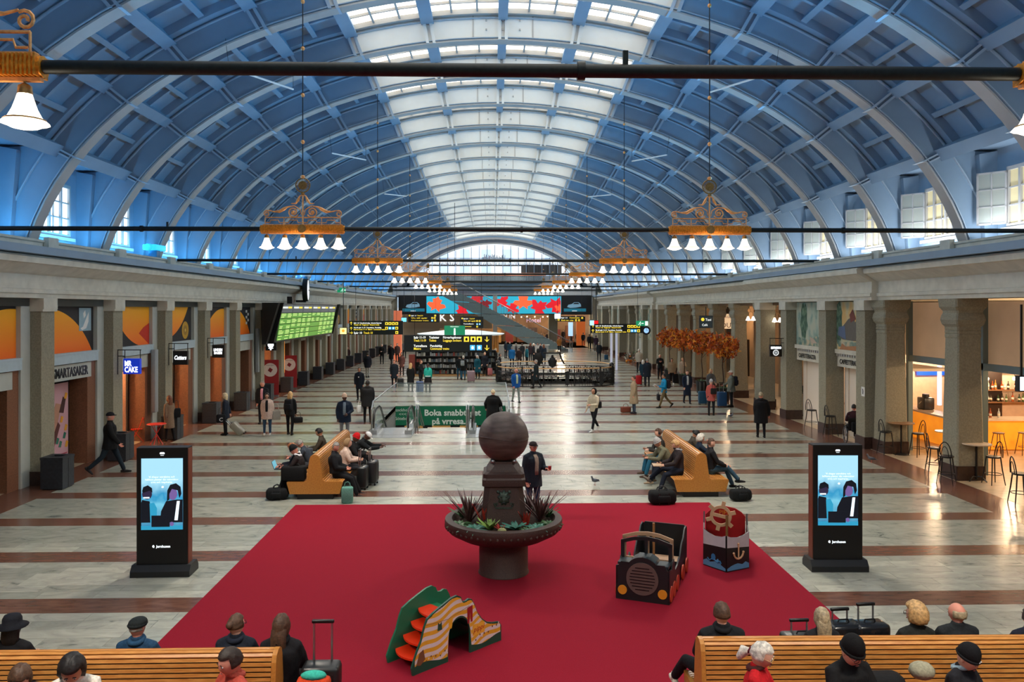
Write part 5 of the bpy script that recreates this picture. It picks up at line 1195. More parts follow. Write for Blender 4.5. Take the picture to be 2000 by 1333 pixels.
s_ = hang_box('dark blue hanging shop sign with a white round emblem under the departure board', 519, 668, 540, 685, 42.6, BLACK, [])
m = MB(); m.lathe([(.16, 0), (.16, .01), (.1, .011)], WL1, 16, M=Matrix.Translation((.27, -.005, .3)) @ Matrix.Rotation(pi/2, 4, 'X')); m.box(.23, -.01, .02, .31, 0, .2, WL1); m.box(.15, -.01, .1, .4, 0, .14, WL1); m.build('emblem', s_)
y1 = 22.2+.75
text('SMARTASAKER', .40, BLACK, WL, (-12.535, y1+.10, 2.775), rot=(pi/2, 0, pi/2), name='shop_letters', depth=.012, sx=.74, font_off=.006)
# bay shop fronts
DG = mat('dark_glass', (24, 22, 22), .08, spec=.6); WARM = mat('shop_warm_wall', (176, 112, 60), .6, var=.3, scale=2)
for i, y in enumerate(YP):
    k = i-7
    if y < 16 or k > 17: continue
    m = MB(); m.box(-13.2, y+.95, 0, -13.12, y+1.07, 2.7, BLACK); m.box(-13.2, y+2.75, 0, -13.12, y+2.87, 2.7, BLACK); m.box(-13.2, y+1.85, 0, -13.14, y+1.93, 2.7, BLACK); m.box(-13.2, y+.95, 2.55, -13.12, y+2.87, 2.7, BLACK); fo = m.build('shop_door_frame', WL)
    m = MB(); m.box(-13.19, y+1.07, .02, -13.15, y+2.75, 2.55, DG if k not in (1, 2, 3, 5) else mat('shop_glass', (220, 200, 170), .05, alpha=.15)); m.build('glass_door', fo)
    m = MB(); m.box(-16.2, y-.2, 0, -16, y+3.9, 3.1, WARM); m.box(-16.2, y-.2, 3.0, -13.2, y+3.9, 3.1, STONEL); m.box(-16.2, y-.2, 0, -13.2, y-.1, 3.1, WARM)
    for z in (.5, 1.0, 1.5, 2.0): m.box(-15.8, y-.5, z, -13.4, y-.2, z+.04, PAINTW); m.box(-15.4, y-.45, z+.04, -14.8, y-.25, z+.3, REDM); m.box(-14.5, y-.45, z+.04, -13.9, y-.25, z+.25, YEL)
    m.build('shop_interior', WL)
    if k in (1, 2, 3, 5, 7, 9, 11, 13): point_light('shop_glow', (-14.4, y+2.2, 2.6), 330, (1, .62, .3), .2)
# pink poster in the first bay
yy = 22.2
ps = MB(); ps.box(-13.02, yy+1.0, .25, -12.99, yy+2.55, 2.55, mat('poster_pink', (206, 160, 168), .6)); po = ps.build('poster', label='pink poster with tan and brown shapes and yellow petals in the first left bay', category='poster')
def pp(pts, c, x): m.prism([(yy+1.0+1.55*a, .25+2.3*b) for a, b in pts], 'x', x, x+.004, gloss(c, .6))
m = MB(); pp([(.3, .45), (.55, .75), (.75, .72), (.62, .5), (.42, .3)], (184, 136, 112), -12.99); pp([(.42, .3), (.62, .5), (.7, .45), (.52, .22)], (96, 50, 48), -12.985); pp([(.66, .62), (.8, .82), (.9, .78), (.82, .6)], (70, 40, 40), -12.985)
for a, b, c in ((.9, .82, (226, 160, 40)), (.75, .52, (230, 160, 40)), (.1, .1, (226, 160, 40)), (.2, .3, (226, 160, 40)), (.9, .4, (226, 160, 50)), (.35, .05, (226, 160, 40)), (.85, .3, (40, 110, 90)), (.6, .25, (50, 120, 100)), (.45, .2, (170, 40, 60)), (.7, .2, (60, 120, 100)), (.15, .45, (226, 160, 60)), (.93, .18, (226, 160, 40))): pp([(a-.06, b-.03), (a+.02, b-.04), (a+.07, b+.03), (a-.01, b+.05)], c, -12.984)
pp([(.7, .06), (.95, .06), (.95, .075), (.7, .075)], (180, 60, 80), -12.984); m.build('poster_shapes', po)
m = MB(); m.box(-12.98, yy+1.28, .02, -12.93, yy+1.36, 2.68, BLACK); m.build('frame_post', po)
# red folding chair and table by the blue sign
RM = gloss((214, 44, 24), .35)
def folding_chair(x, y, rz):
    r = thing('folding_chair', 'bright red metal folding chair beside the blue cake sign doorway', 'chair', (x, y, 0), rz)
    m = MB()
    for i in range(6): m.box(-.2, -.2+i*.065, .44, .2, -.15+i*.065, .455, RM)
    m.build('seat', r); m = MB()
    for z in (.68, .78): m.box(-.2, .2, z, .2, .215, z+.06, RM)
    m.build('backrest', r)
    for s in (-1, 1):
        m = MB(); m.tube([(s*.2, -.2, 0), (s*.2, .05, .44), (s*.2, .2, .88)], .012, RM, 6); m.build('leg', r)
        m = MB(); m.tube([(s*.18, .22, 0), (s*.18, -.15, .45)], .012, RM, 6); m.build('leg', r)
fx_, fy_ = P(268, 862); folding_chair(fx_, fy_, -1.2)
tb = thing('folding_table', 'small bright red metal table beside the red folding chair', 'table', (*P(306, 868), 0)); m = MB(); m.lathe([(.32, .70), (.33, .71), (.32, .725)], RM, 20); m.build('tabletop', tb)
for a in (0, pi/2): m = MB(); m.tube([(-.22*cos(a), -.22*sin(a), 0), (.2*cos(a), .2*sin(a), .7)], .012, RM, 6); m.tube([(.22*cos(a), .22*sin(a), 0), (-.2*cos(a), -.2*sin(a), .7)], .012, RM, 6); m.build('leg', tb)
# red roll banners further down the left wall
for px, py, lab in ((528, 758, 'red roll-up banner with a white disc, nearer of two under the departure board'), (565, 740, 'red roll-up banner with a white disc, farther of two under the departure board')):
    x = -12.1; y = PX(px, x); b = thing('roll_banner', lab, 'banner', (x, y, 0), .15, 'red banners'); m = MB(); m.box(-.45, -.02, 0, .45, .02, 2.0, gloss((150, 22, 26), .6)); m.box(-.45, -.12, 0, .45, .12, .08, STEEL); m.build('banner_sheet', b)
    m = MB(); m.prism([(.37*cos(2*pi*i/28), 1.45+.37*sin(2*pi*i/28)) for i in range(28)], 'y', -.024, -.02, gloss((226, 206, 196), .6)); m.build('white_disc', b); m = MB(); m.prism([(-.13, 1.42), (.03, 1.3), (.14, 1.47), (-.02, 1.58)], 'y', -.028, -.024, gloss((130, 24, 28), .6)); m.build('red_emblem', b)
    text('TRAFIKVERKET', .07, gloss((90, 30, 30), .6), b, (0, -.026, 1.68), name='lettering', align='CENTER', depth=.001)
m = MB(); m.box(-.03, -.02, 0, .03, .02, 2.1, glow((230, 140, 40), .9)); 
m.build('orange_light_strip', None, (-12.3, PX(555, -12.3), 1.0), label='thin orange lit strip on the wall above the second red banner', category='lamp')
m = MB(); m.box(-.35, -.03, 0, .35, .03, .3, STONEL); m.build('air_curtain', None, (-12.3, PX(620, -12.3), 2.6), label='grey box fixed on the pier beneath the departure board', category='box')
m = MB(); m.rbox((0, 0, 0), (.16, .28, 2.3), .02, gloss((150, 156, 158), .5)); m.build('loudspeaker_column', None, (-12.35, PX(305, -12.3), 2.15), label='tall grey loudspeaker column fixed beside the Cutters sign', category='loudspeaker')
m = MB(); m.rbox((0, 0, 0), (.16, .28, 2.3), .02, gloss((150, 156, 158), .5)); m.build('loudspeaker_column', None, (-12.35, PX(505, -12.3), 2.6), label='tall grey loudspeaker column fixed left of the departure board', category='loudspeaker')
# orange lit column at the end of the left wall
m = MB(); m.box(-.35, -.3, 0, .35, .3, 4.6, mat('lit_copper_column', (226, 120, 84), .5, emit=.35)); m.build('lit_column', None, (XY(777, 74), 74, 0), label='salmon lit square column near the far end of the left wall', category='column')
for px, nm in ((1194, 'left'), (1204, 'right')):
    m = MB(); m.box(-.08, -.06, 0, .08, .06, 3.2, mat('led_column', (206, 204, 212), .4, emit=.3, rgb2=(180, 190, 226), scale=9, stretch=(.1, .1, 6))); m.build('led_column', None, (XY(px, 62), 62, 0), label='narrow white lit column below the right track sign, %s of the pair' % nm, category='column')
# ============================================================= KIOSK AND BOOK WALL IN THE MIDDLE
m = MB()
for i in range(7):
    pass
canp = thing('information_kiosk', 'round information kiosk with pale disc canopy and timber slat walls', 'kiosk', (XY(900, 66), 66, 0))
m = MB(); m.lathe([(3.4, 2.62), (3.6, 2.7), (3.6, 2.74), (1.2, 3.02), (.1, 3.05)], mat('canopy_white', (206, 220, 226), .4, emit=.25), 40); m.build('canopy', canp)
for i in range(44):
    a = 2*pi*i/44; m = MB(); m.box(3.05, -.1, 1.2, 3.15, .1, 2.62, WOODE, M=Matrix.Rotation(a, 4, 'Z')); m.build('timber_slat', canp)
m = MB(); m.lathe([(3.0, 0), (3.05, 1.1), (2.6, 1.12)], gloss((120, 84, 54), .5), 40); m.build('counter', canp)
bx0, bx1 = XY(812, 57), XY(968, 57); W = bx1-bx0
bk = thing('book_stand', 'wide black news and book stand full of titles under the big sign', 'shelving', (bx0, 57, 0))
m = MB(); m.box(-.15, 0, 0, W+.15, .5, .12, gloss((150, 112, 66), .5)); m.box(0, .4, .1, W, .5, 1.8, BLACK)
for z in (.1, .52, .94, 1.36, 1.78): m.box(0, 0, z, W, .45, z+.04, BLACK)
for x in (0, W/3, 2*W/3, W): m.box(x-.02, 0, .1, x+.02, .45, 1.8, BLACK)
m.box(-.5, .1, .1, -.05, .5, 1.5, gloss((120, 50, 40), .5)); m.build('shelf_frame', bk)
rk = random.Random(4); m = MB(); bc = [gloss(c, .5) for c in ((150, 150, 150), (96, 104, 112), (190, 186, 176), (140, 60, 50), (60, 80, 96), (120, 120, 110), (104, 100, 92), (160, 164, 166))]
for z in (.14, .56, .98, 1.40):
    x = .05
    while x < W-.15:
        w_ = rk.uniform(.09, .16); h = rk.uniform(.18, .28)
        if rk.random() < .9: m.box(x, .1, z, x+w_, .14+rk.random()*.1, z+h, rk.choice(bc))
        x += w_+.03
m.build('magazines', bk, kind='stuff')
m = MB(); m.box(0, 0, 0, 6.5, .05, 1.1, mat('grey_low_wall', (172, 172, 166), .6)); m.box(-.1, -.05, 1.1, 6.6, .1, 1.16, WHITE); m.build('low_wall', None, (XY(945, 80), 80, 0), label='low pale grey wall below the diagonal stair', category='partition')
# diagonal stair with glass-grey flank
st = thing('diagonal_stair', 'grey-clad stair rising diagonally in front of the video wall', 'stair', (0, 88, 0))
def sp2(px, py, y=88): return (XY(px, y), ZY(py, px, y))
a, b, c, d = sp2(840, 565), sp2(893, 570), sp2(1110, 683), sp2(1052, 683); CL = mat('stair_cladding', (104, 122, 126), .5, var=.06)
m = MB()
for i in range(5):
    t0, t1 = i/5+.004, (i+1)/5-.004
    q = MB(); L = lambda p, r, t: (p[0]+(r[0]-p[0])*t, p[1]+(r[1]-p[1])*t)
    q.prism([L(a, d, t0), L(b, c, t0), L(b, c, t1), L(a, d, t1)], 'y', -.1, 0, CL); q.build('cladding_panel', st)
for i in range(36):
    t = i/36; p = L(b, c, t); m.box(p[0]-.05, 0, max(0, p[1]-.6), p[0]+.34, 2.2, max(.1, p[1]-.1), gloss((120, 122, 124), .5))
m.build('steps', st, kind='stuff')
m = MB()
for yy_ in (0, 2.2):
    m.tube([(b[0]-1, yy_, b[1]+.9), (b[0]+.3, yy_, b[1]+1.0), (c[0], yy_, c[1]+1.0), (c[0]+.4, yy_, c[1]+.9), (c[0]+.4, yy_, 0)], .04, STEEL, 6)
    for i in range(70):
        p = L(b, c, i/70); m.tube([(p[0], yy_, p[1]-.05), (p[0], yy_, p[1]+1.0)], .014, gloss((120, 90, 84), .5), 4, caps=False)
m.build('railing', st)
m = MB(); m.box(-.25, -.2, 0, .25, .2, 6.3, PAINTW); m.build('steel_post', None, (XY(967, 92), 92, 0), label='pale square post standing in front of the video wall', category='post')
# ============================================================= TREES IN POTS
rt = random.Random(21); LO = [mat('autumn_leaf_%d' % i, c, .6, var=.25, scale=6) for i, c in enumerate(((226, 116, 24), (196, 84, 20), (240, 156, 40), (150, 62, 18)))]
leafm = []
for i in range(12):
    q = MB(); L_ = .15; mt = LO[i % 4]
    for s in range(3):
        a = s*2.1+i; blade(q, (0, 0, 0), (cos(a), sin(a), .2), L_*(.8+.2*(s % 2)), .045, .2, mt, 3)
    leafm.append(q)
for i, (px, lab) in enumerate(((1412, 'orange autumn tree in a black pot, nearest of four at the right arcade'), (1371, 'orange autumn tree in a black pot, second of four at the right arcade'), (1336, 'orange autumn tree in a black pot, third of four at the right arcade'), (1308, 'orange autumn tree in a black pot, farthest of four at the right arcade'))):
    x = 11.95; y = PX(px, x)
    t = thing('potted_tree', lab, 'tree', (x, y, 0), 0, 'potted orange trees')
    m = MB(); m.lathe([(.28, 0), (.30, .02), (.36, .62), (.38, .7), (.34, .7), (.3, .62)], gloss((24, 26, 28), .4), 20, sq=0); m.build('pot', t)
    m = MB(); m.lathe([(.34, .62), (.02, .66)], mat('planting_soil', (58, 40, 28), .95), 14)
    for j in range(26): blade(m, (rt.uniform(-.2, .2), rt.uniform(-.2, .2), .62), (rt.uniform(-1, 1), rt.uniform(-1, 1), 1.0), .34, .04, .5, GRN, 4)
    m.build('underplanting', t, kind='stuff')
    m = MB(); m.tube([(0, 0, .6), (.03, .02, 1.2), (-.03, .0, 1.8), (.02, .03, 2.5)], [.035, .03, .028, .02], mat('bark', (58, 40, 30), .8, var=.3, scale=20), 7)
    for j in range(7): a = j*.9; m.tube([(0, 0, 2.0+.08*j), (.35*cos(a), .35*sin(a), 2.35+.1*j), (.62*cos(a), .62*sin(a), 2.5+.12*j)], [.014, .01, .005], mat('bark', (58, 40, 30)), 5)
    m.build('trunk', t)
    m = MB()
    for j in range(430):
        a = rt.random()*2*pi; u = rt.uniform(-1, 1); rr_ = rt.random()**.4; s_ = sqrt(1-u*u)
        p = Vector((.90*rr_*s_*cos(a), .90*rr_*s_*sin(a), 2.84+.66*rr_*u+.1*sin(a*3)))
        M = Matrix.Translation(p) @ Euler((rt.random()*6, rt.random()*6, rt.random()*6)).to_matrix().to_4x4(); q = leafm[j % 12]
        m.add(q.v, q.f, q.mats[0], True, M)
    m.build('foliage', t, kind='stuff', hard=False)
# display of pumpkins and flowers further right, and a green sign behind
dz = thing('harvest_display', 'autumn display of flowers, foliage and gourds by the far right piers', 'display', (*P(1232, 708), 0))
m = MB()
for j in range(10): m.ball((rt.uniform(-.7, .7), rt.uniform(-.4, .4), .1+rt.random()*.5), rt.uniform(.06, .13), [TO, LO[0], WHP, LO[2]][j % 4], 8, 6)
m.build('gourds', dz, kind='stuff')
m = MB()
for j in range(90): blade(m, (rt.uniform(-.6, .6), rt.uniform(-.3, .3), .1+rt.random()*.8), (rt.uniform(-1, 1), rt.uniform(-1, 1), 1.2), .35, .05, .4, [GRN, LO[3], WHP, DRAC, GRN][j % 5], 4)
m.tube([(-.3, 0, 0), (-.1, .1, 2.0)], .02, gloss((180, 170, 150)), 5); m.tube([(.2, 0, 0), (.1, .1, 1.8)], .02, gloss((180, 170, 150)), 5)
m.build('foliage', dz, kind='stuff')
# ============================================================= RIGHT CAFE
TOPW = mat('cafe_table_oak', (146, 106, 70), .4, var=.15, scale=6, stretch=(1, 6, 1)); MARB = gloss((206, 184, 160), .3)
def cafe_table(label, x, y, h, r, mt, foot):
    t = thing('cafe_table', label, 'table', (x, y, 0), rp.random()*3, 'cafe tables at the right'); m = MB(); m.lathe([(r, h-.03), (r+.005, h-.015), (r, h), (.02, h+.001)], mt, 28); m.build('tabletop', t)
    m = MB(); m.tube([(0, 0, .05), (0, 0, h-.03)], .03, BLACK, 8)
    if foot == 'disc': m.lathe([(.25, 0), (.25, .02), (.05, .05)], BLACK, 24)
    else:
        for i in range(4): a = pi/2*i; m.tube([(0, 0, .12), (.15*cos(a), .15*sin(a), .14), (.3*cos(a), .3*sin(a), .02)], .018, BLACK, 6)
    m.build('pedestal', t); return t
def bar_stool(label, x, y, rz, first_=[None]):
    if first_[0] is not None: return copy_thing(first_[0], (x, y, 0), rz, label, 'bentwood bar stools')
    t = thing('bar_stool', label, 'stool', (x, y, 0), rz, 'bentwood bar stools'); first_[0] = t
    H = .74; m = MB(); m.lathe([(.17, H-.02), (.19, H), (.185, H+.025), (.02, H+.03)], BLACK, 20); m.build('seat', t)
    m = MB(); m.tube([(.16*sin(a), .15+.04*abs(cos(a)), H+.02+.40*max(0, cos(a))) if abs(a) < 1.5 else (.16*sin(a), .15, H) for a in [-1.57+3.14*i/16 for i in range(17)]], .014, BLACK, 6)
    m.tube([(.09*sin(a), .16+.03*abs(cos(a)), H+.02+.28*max(0, cos(a))) for a in [-1.57+3.14*i/12 for i in range(13)]], .01, BLACK, 6); m.build('bentwood_back', t)
    for sx in (-1, 1):
        for sy in (-1, 1): m = MB(); m.tube([(sx*.12, sy*.12, H-.01), (sx*.15, sy*.15, .4), (sx*.2, sy*.2, 0)], [.018, .016, .012], BLACK, 6); m.build('leg', t)
    m = MB(); m.tube([(.205*cos(a), .205*sin(a), .28) for a in [2*pi*i/20 for i in range(20)]], .01, BLACK, 6, closed=True); m.build('foot_ring', t)
    return t
def S(px, py): return P(px, py)
for px, py, rz, lab in ((1543, 816, 1.8, 'black bentwood bar stool, left of the leaning menu on the farthest cafe table'), (1585, 838, .4, 'black bentwood bar stool standing before the farthest cafe table'), (1597, 812, -1.2, 'black bentwood bar stool inside the first cafe arch'), (1622, 852, 1.7, 'black bentwood bar stool by the middle cafe table against the pier'), (1730, 888, 1.7, 'black bentwood bar stool left of the oak cafe table'), (1793, 892, -1.4, 'black bentwood bar stool right of the oak cafe table'), (1824, 925, 1.3, 'black bentwood bar stool drawn towards the hall between the columns'), (1848, 945, 2.4, 'black bentwood bar stool in front of the near column, left of pale table'), (1940, 946, -1.5, 'black bentwood bar stool right of the pale round table'), (1992, 985, 1.4, 'black bentwood bar stool cut by the right edge of the view')):
    x, y = S(px, py); bar_stool(lab, x, y, rz)
x, y = S(1569, 812); tf = cafe_table('dark round cafe table with a basket and menu, farthest of four', x, y, 1.05, .36, DARK, 'disc')
m = MB(); m.rbox((0, 0, .14), (.34, .22, .28), .03, mat('basket', (70, 74, 66), .7, var=.3, scale=30)); m.build('basket', None, (x-.1, y+.05, 1.051), label='grey-green basket bag standing on the farthest cafe table', category='basket')
m = MB(); m.box(-.13, -.005, 0, .13, .005, .26, gloss((130, 150, 160), .4), M=Matrix.Rotation(-.3, 4, 'X')); m.build('menu_card', None, (x+.12, y-.14, 1.055), label='leaning menu card on the farthest cafe table', category='menu')
x, y = S(1637, 838); cafe_table('dark round cafe table beside the wheelchair user', x, y, 1.05, .36, TOPW, 'disc')
x, y = S(1760, 888); cafe_table('oak-topped round cafe table against the pier with white notice', x, y, 1.05, .40, TOPW, 'disc')
x, y = S(1907, 940); cafe_table('pale round cafe table against the nearest column', x, y, 1.05, .38, MARB, 'cross')
x, y = S(1845, 905); cafe_table('small pale cafe table half hidden behind the near column', x, y, 1.0, .28, MARB, 'cross')
m = MB(); m.box(-.005, -.12, -.16, .0, .12, .16, WHITE); nt_ = m.build('pictogram_notice', None, (XR-.23, 27.0, 1.95), label='white paper notice with a black pictogram on the pier', category='notice'); m = MB(); m.prism([(-.02, -.1), (.04, -.08), (.03, .02), (.05, .09), (0, .1), (-.03, .02)], 'x', -.009, -.005, BLACK); m.build('pictogram', nt_)
# bar counter with lit orange front, back wall, bottles
br = thing('bar_counter', 'long cafe bar with glowing orange front and pale worktop', 'counter', (15.6, 26.4, 0))
OF = mat('bar_orange_front', (236, 140, 30), .5, emit=.5, var=.12, scale=2)
m = MB(); m.box(0, 0, .05, 5.2, .6, 1.02, OF); m.box(0, .6, .05, .6, 5.4, 1.02, OF); m.build('lit_front', br); m = MB(); m.box(-.08, -.08, 1.02, 5.2, .65, 1.08, MARB); m.box(-.08, .65, 1.02, .65, 5.4, 1.08, MARB); m.build('worktop', br)
TILE = mat('bar_back_tiles', (216, 196, 176), .4, var=.05)
m = MB(); m.box(16.2, 32.6, 0, 20.8, 32.8, 3.1, TILE); m.box(15.2, 26.2, 3.1, 20.8, 32.8, 3.2, mat('bar_soffit', (120, 90, 64), .6)); m.box(XY(1928, 28.6), 28.6, 0, XY(1957, 28.6), 28.9, 3.1, mat('dark_cupboard', (44, 28, 22), .5)); m.box(XY(1957, 28.7), 28.7, 0, 20.8, 28.9, 3.1, TILE)
m.box(XY(1957, 28.6), 28.5, 2.45, 20.8, 28.7, 3.1, mat('menu_fascia', (30, 26, 26), .5)); m.build('bar_back_wall', WR)
m = MB()
for z0_, z1_ in ((3.02, 3.22),): m.box(XR+1.15, -6, z0_, XR+1.3, 26.6, z1_, mat('teal_beam', (112, 130, 134), .5))
for y in YP[:9]: m.box(XR+1.15, y+.33, 0, XR+1.3, y+.5, 5.05, mat('teal_beam', (112, 130, 134), .5))
m.build('glazing_frame', WR)
m = MB(); m.box(XR+1.32, -6, 3.22, XR+1.36, 27.4, 5.0, mat('frosted_upper_glass', (182, 146, 112), .5, emit=.22, var=.08, scale=.8)); m.build('frosted_glass', WR)
m = MB(); m.box(XY(1792, 32.4), 32.4, 2.05, XY(1845, 32.4), 32.5, 2.35, glow((20, 80, 220), .8)); m.box(XY(1833, 30), 30, 1.1, XY(1839, 30), 30.1, 2.6, glow((200, 214, 250), 1.1)); m.build('neon_strip', None, label='blue and white neon strips in the cafe behind the columns', category='lamp')
rb2 = random.Random(8); bcol = [(70, 90, 50), (150, 70, 30), (210, 200, 180), (60, 50, 40), (190, 120, 50), (180, 190, 190), (40, 60, 40)]; bts = {}
for sh_, (yy_, zz, xa, xb) in enumerate(((28.42, 1.42, 17.7, 19.6), (28.42, 1.86, 17.7, 19.6), (26.75, 1.08, 15.9, 20.4))):
    if sh_ < 2: m = MB(); m.box(xa-.1, yy_-.1, zz-.04, xb+.1, yy_+.2, zz, mat('bar_shelf_oak', (120, 84, 56), .5)); m.build('bar_shelf_board', None, label='%s bottle shelf on the lit tiles behind the cafe bar' % ('lower' if sh_ == 0 else 'upper'), category='shelf')
    x = xa
    while x < xb:
        if rb2.random() < .8:
            c = rb2.randrange(7); h = rb2.choice((.26, .3, .34))
            if (c, h) not in bts:
                b = MB(); b.lathe([(.04, 0), (.042, .01), (.042, h*.6), (.016, h*.76), (.016, h), (.018, h+.01)], gloss(bcol[c], .15), 10); b.lathe([(.043, h*.2), (.043, h*.45)], gloss((220, 210, 190), .6), 10); bts[(c, h)] = b.mesh('bottle')
            place('bottle', bts[(c, h)], None, (x, yy_, zz), label='%s %s bottle %s the lit cafe bar' % ({.26: 'short', .3: 'medium', .34: 'tall'}[h], ('olive green', 'amber', 'cream', 'dark brown', 'honey', 'clear', 'bottle green')[c], ('on the lower back shelf of', 'on the upper back shelf of', 'standing on the worktop of')[sh_]), category='bottle', group='bottles %s' % ('on the lower shelf', 'on the upper shelf', 'on the worktop')[sh_])
        x += rb2.uniform(.10, .17) if sh_ < 2 else rb2.uniform(.16, .5)
st0 = None
for i in range(5):
    x, y = 16.6+i*.85, 25.7; lab = 'backless brown stool at the orange bar, %s from the hall end' % ('fifth', 'fourth', 'third', 'second', 'first')[i]
    if st0 is None:
        st0 = thing('backless_stool', lab, 'stool', (x, y, 0), 0, 'backless stools at the bar'); BW = gloss((110, 74, 44), .5); m = MB(); m.lathe([(.17, .7), (.18, .73), (.02, .75)], BW, 16); m.build('seat', st0)
        for sx in (-1, 1):
            for sy in (-1, 1): m = MB(); m.tube([(sx*.1, sy*.1, .7), (sx*.19, sy*.19, 0)], .015, BW, 6); m.build('leg', st0)
        m = MB(); m.tube([(.16*cos(a), .16*sin(a), .26) for a in [2*pi*i/16 for i in range(16)]], .009, BW, 5, closed=True); m.build('foot_ring', st0)
    else: copy_thing(st0, (x, y, 0), 0, lab, 'backless stools at the bar')
m = MB(); m.rbox((0, 0, .22), (.4, .5, .44), .04, gloss((40, 40, 44), .3)); m.tube([(0, 0, .44), (0, 0, .56)], .12, gloss((60, 60, 64), .3), 12); m.tube([(-.22, -.1, .3), (-.3, -.1, .22)], .015, STEEL, 6); m.build('coffee_machine', None, (16.0, 29.0, 1.085), label='dark coffee machine standing on the cafe bar', category='machine')
for x, y, z, p_ in ((16.6, 22, 3.4, 260), (18.6, 24.6, 2.6, 200), (18.4, 27.8, 2.8, 120), (17.6, 31, 2.7, 220), (14.6, 28.9, 2.7, 70), (14.6, 32.8, 2.7, 70), (16.8, 40, 4, 130), (16.8, 48, 4, 130), (16.8, 56, 4, 100), (16.5, 15, 4.3, 160)): point_light('cafe_glow', (x, y, z), p_, (1, .70, .42), .15)
for y, zz in ((18.6, 2.3), (17.6, 2.3), (19.6, 2.3), (16.4, 2.35)):
    m = MB(); m.ball((0, 0, 0), .07, glow((255, 236, 200), 6), 10, 7); m.tube([(0, 0, .06), (0, 0, 3.1-zz)], .006, BLACK, 5); m.build('pendant_bulb', None, (y, 27.9, zz), label='bare glowing pendant bulb hanging over the cafe bar', category='lamp', group='pendant bulbs over the bar')
# bell wall lamps on the arcade columns, hanging signs of the right side
for px, py, lab in ((1466, 623, 'pair of glowing bell lamps on the arcade wall, left'), (1518, 626, 'pair of glowing bell lamps on the arcade wall, right')):
    y = 39.5 if px == 1466 else 37.2; x = XY(px, y); z = ZY(py, px, y); wl_ = thing('wall_lamp', lab, 'lamp', (x, y, z))
    for s in (-1, 1):
        m = MB(); m.lathe([(.04, .12), (.06, .05), (.12, -.08), (.02, -.1)], BELL, 12); m.build('bell_shade', wl_, (s*.13, 0, 0))
    m = MB(); m.tube([(-.13, 0, .12), (-.1, 0, .3), (0, 0, .36), (.1, 0, .3), (.13, 0, .12)], .012, BRASSD, 6); m.tube([(0, 0, .36), (0, .3, .6), (.1, .9, .62)], .012, BRASSD, 6); m.build('bracket', wl_)
s_ = hang_box('black hanging sign with a white caption and a white ring on the right piers', 1504, 674, 1527, 697, 34.4, BLACK, [('ESPRESSO', .06, .66, .26, .88, WL1)], flip=True)
m = MB(); m.tube([(.25+.11*cos(a), -.01, .17+.11*sin(a)) for a in [2*pi*i/20 for i in range(20)]], .02, glow((210, 214, 214), .8), 6, closed=True); m.lathe([(.06, 0), (.06, .01)], glow((160, 166, 170), .6), 12, M=Matrix.Translation((.25, -.006, .17)) @ Matrix.Rotation(pi/2, 4, 'X')); m.build('white_ring', s_)
s_ = litbox('black arcade sign with a yellow emblem between the columns', 1379, 629, 46, .72, .66, (30, 44, 50), .5); text('Taxi', .2, WHT, s_, (-.05, -.02, .06)); text('Café', .18, WHT, s_, (-.25, -.02, -.24)); m = MB(); m.ball((-.2, -.015, .14), (.1, .01, .1), YLW, 10, 6); m.build('yellow_emblem', s_)
s_ = litbox('lit white and orange shop sign reading HOUSE deep in the arcade', 1419, 628, 48, 1.1, .9, (226, 190, 150), .7); text('HOUSE', .42, BLACK, s_, (0, -.02, -.38), align='CENTER'); text('BURGER', .2, BLACK, s_, (0, -.02, .2), align='CENTER')
litbox('round-cornered white neon sign at the right edge of the cafe', 1998, 750, 19.5, .16, .34, (220, 236, 250), 1.3)
# pigeons
def pigeon(label, px, py, rz):
    x, y = P(px, py); p = thing('pigeon', label, 'bird', (x, y, 0), rz, 'pigeons on the floor'); PG = mat('pigeon_grey', (96, 102, 112), .6, var=.3, scale=20)
    m = MB(); m.tube([(0, -.17, .09), (0, -.1, .11), (0, 0, .13), (0, .07, .15), (0, .1, .2), (0, .115, .235)], [(.025, .008), (.035, .025), (.05, .05), (.042, .045), (.024, .024), (.024, .024)], PG, 10, round_=True); m.ball((0, .12, .245), (.024, .03, .024), PG, 8, 6); m.tube([(0, .14, .243), (0, .17, .237)], [.006, .002], BLACK, 5)
    for s in (-1, 1): m.ball((s*.04, -.03, .13), (.014, .09, .035), mat('wing_grey', (70, 74, 84), .6), 8, 6); m.tube([(s*.02, 0, .09), (s*.022, 0, .0)], .005, gloss((170, 90, 80)), 4); m.tube([(s*.022, -.01, .004), (s*.022, .03, .004)], .005, gloss((170, 90, 80)), 4)
    m.build('body', p)
pigeon('grey pigeon standing on the pale floor left of the right bench', 1162, 948, 2.2); pigeon('grey pigeon walking beyond the right bench', 1427, 818, -1.2); pigeon('grey pigeon at the edge of the floor by the right totem', 1702, 904, 1.2)
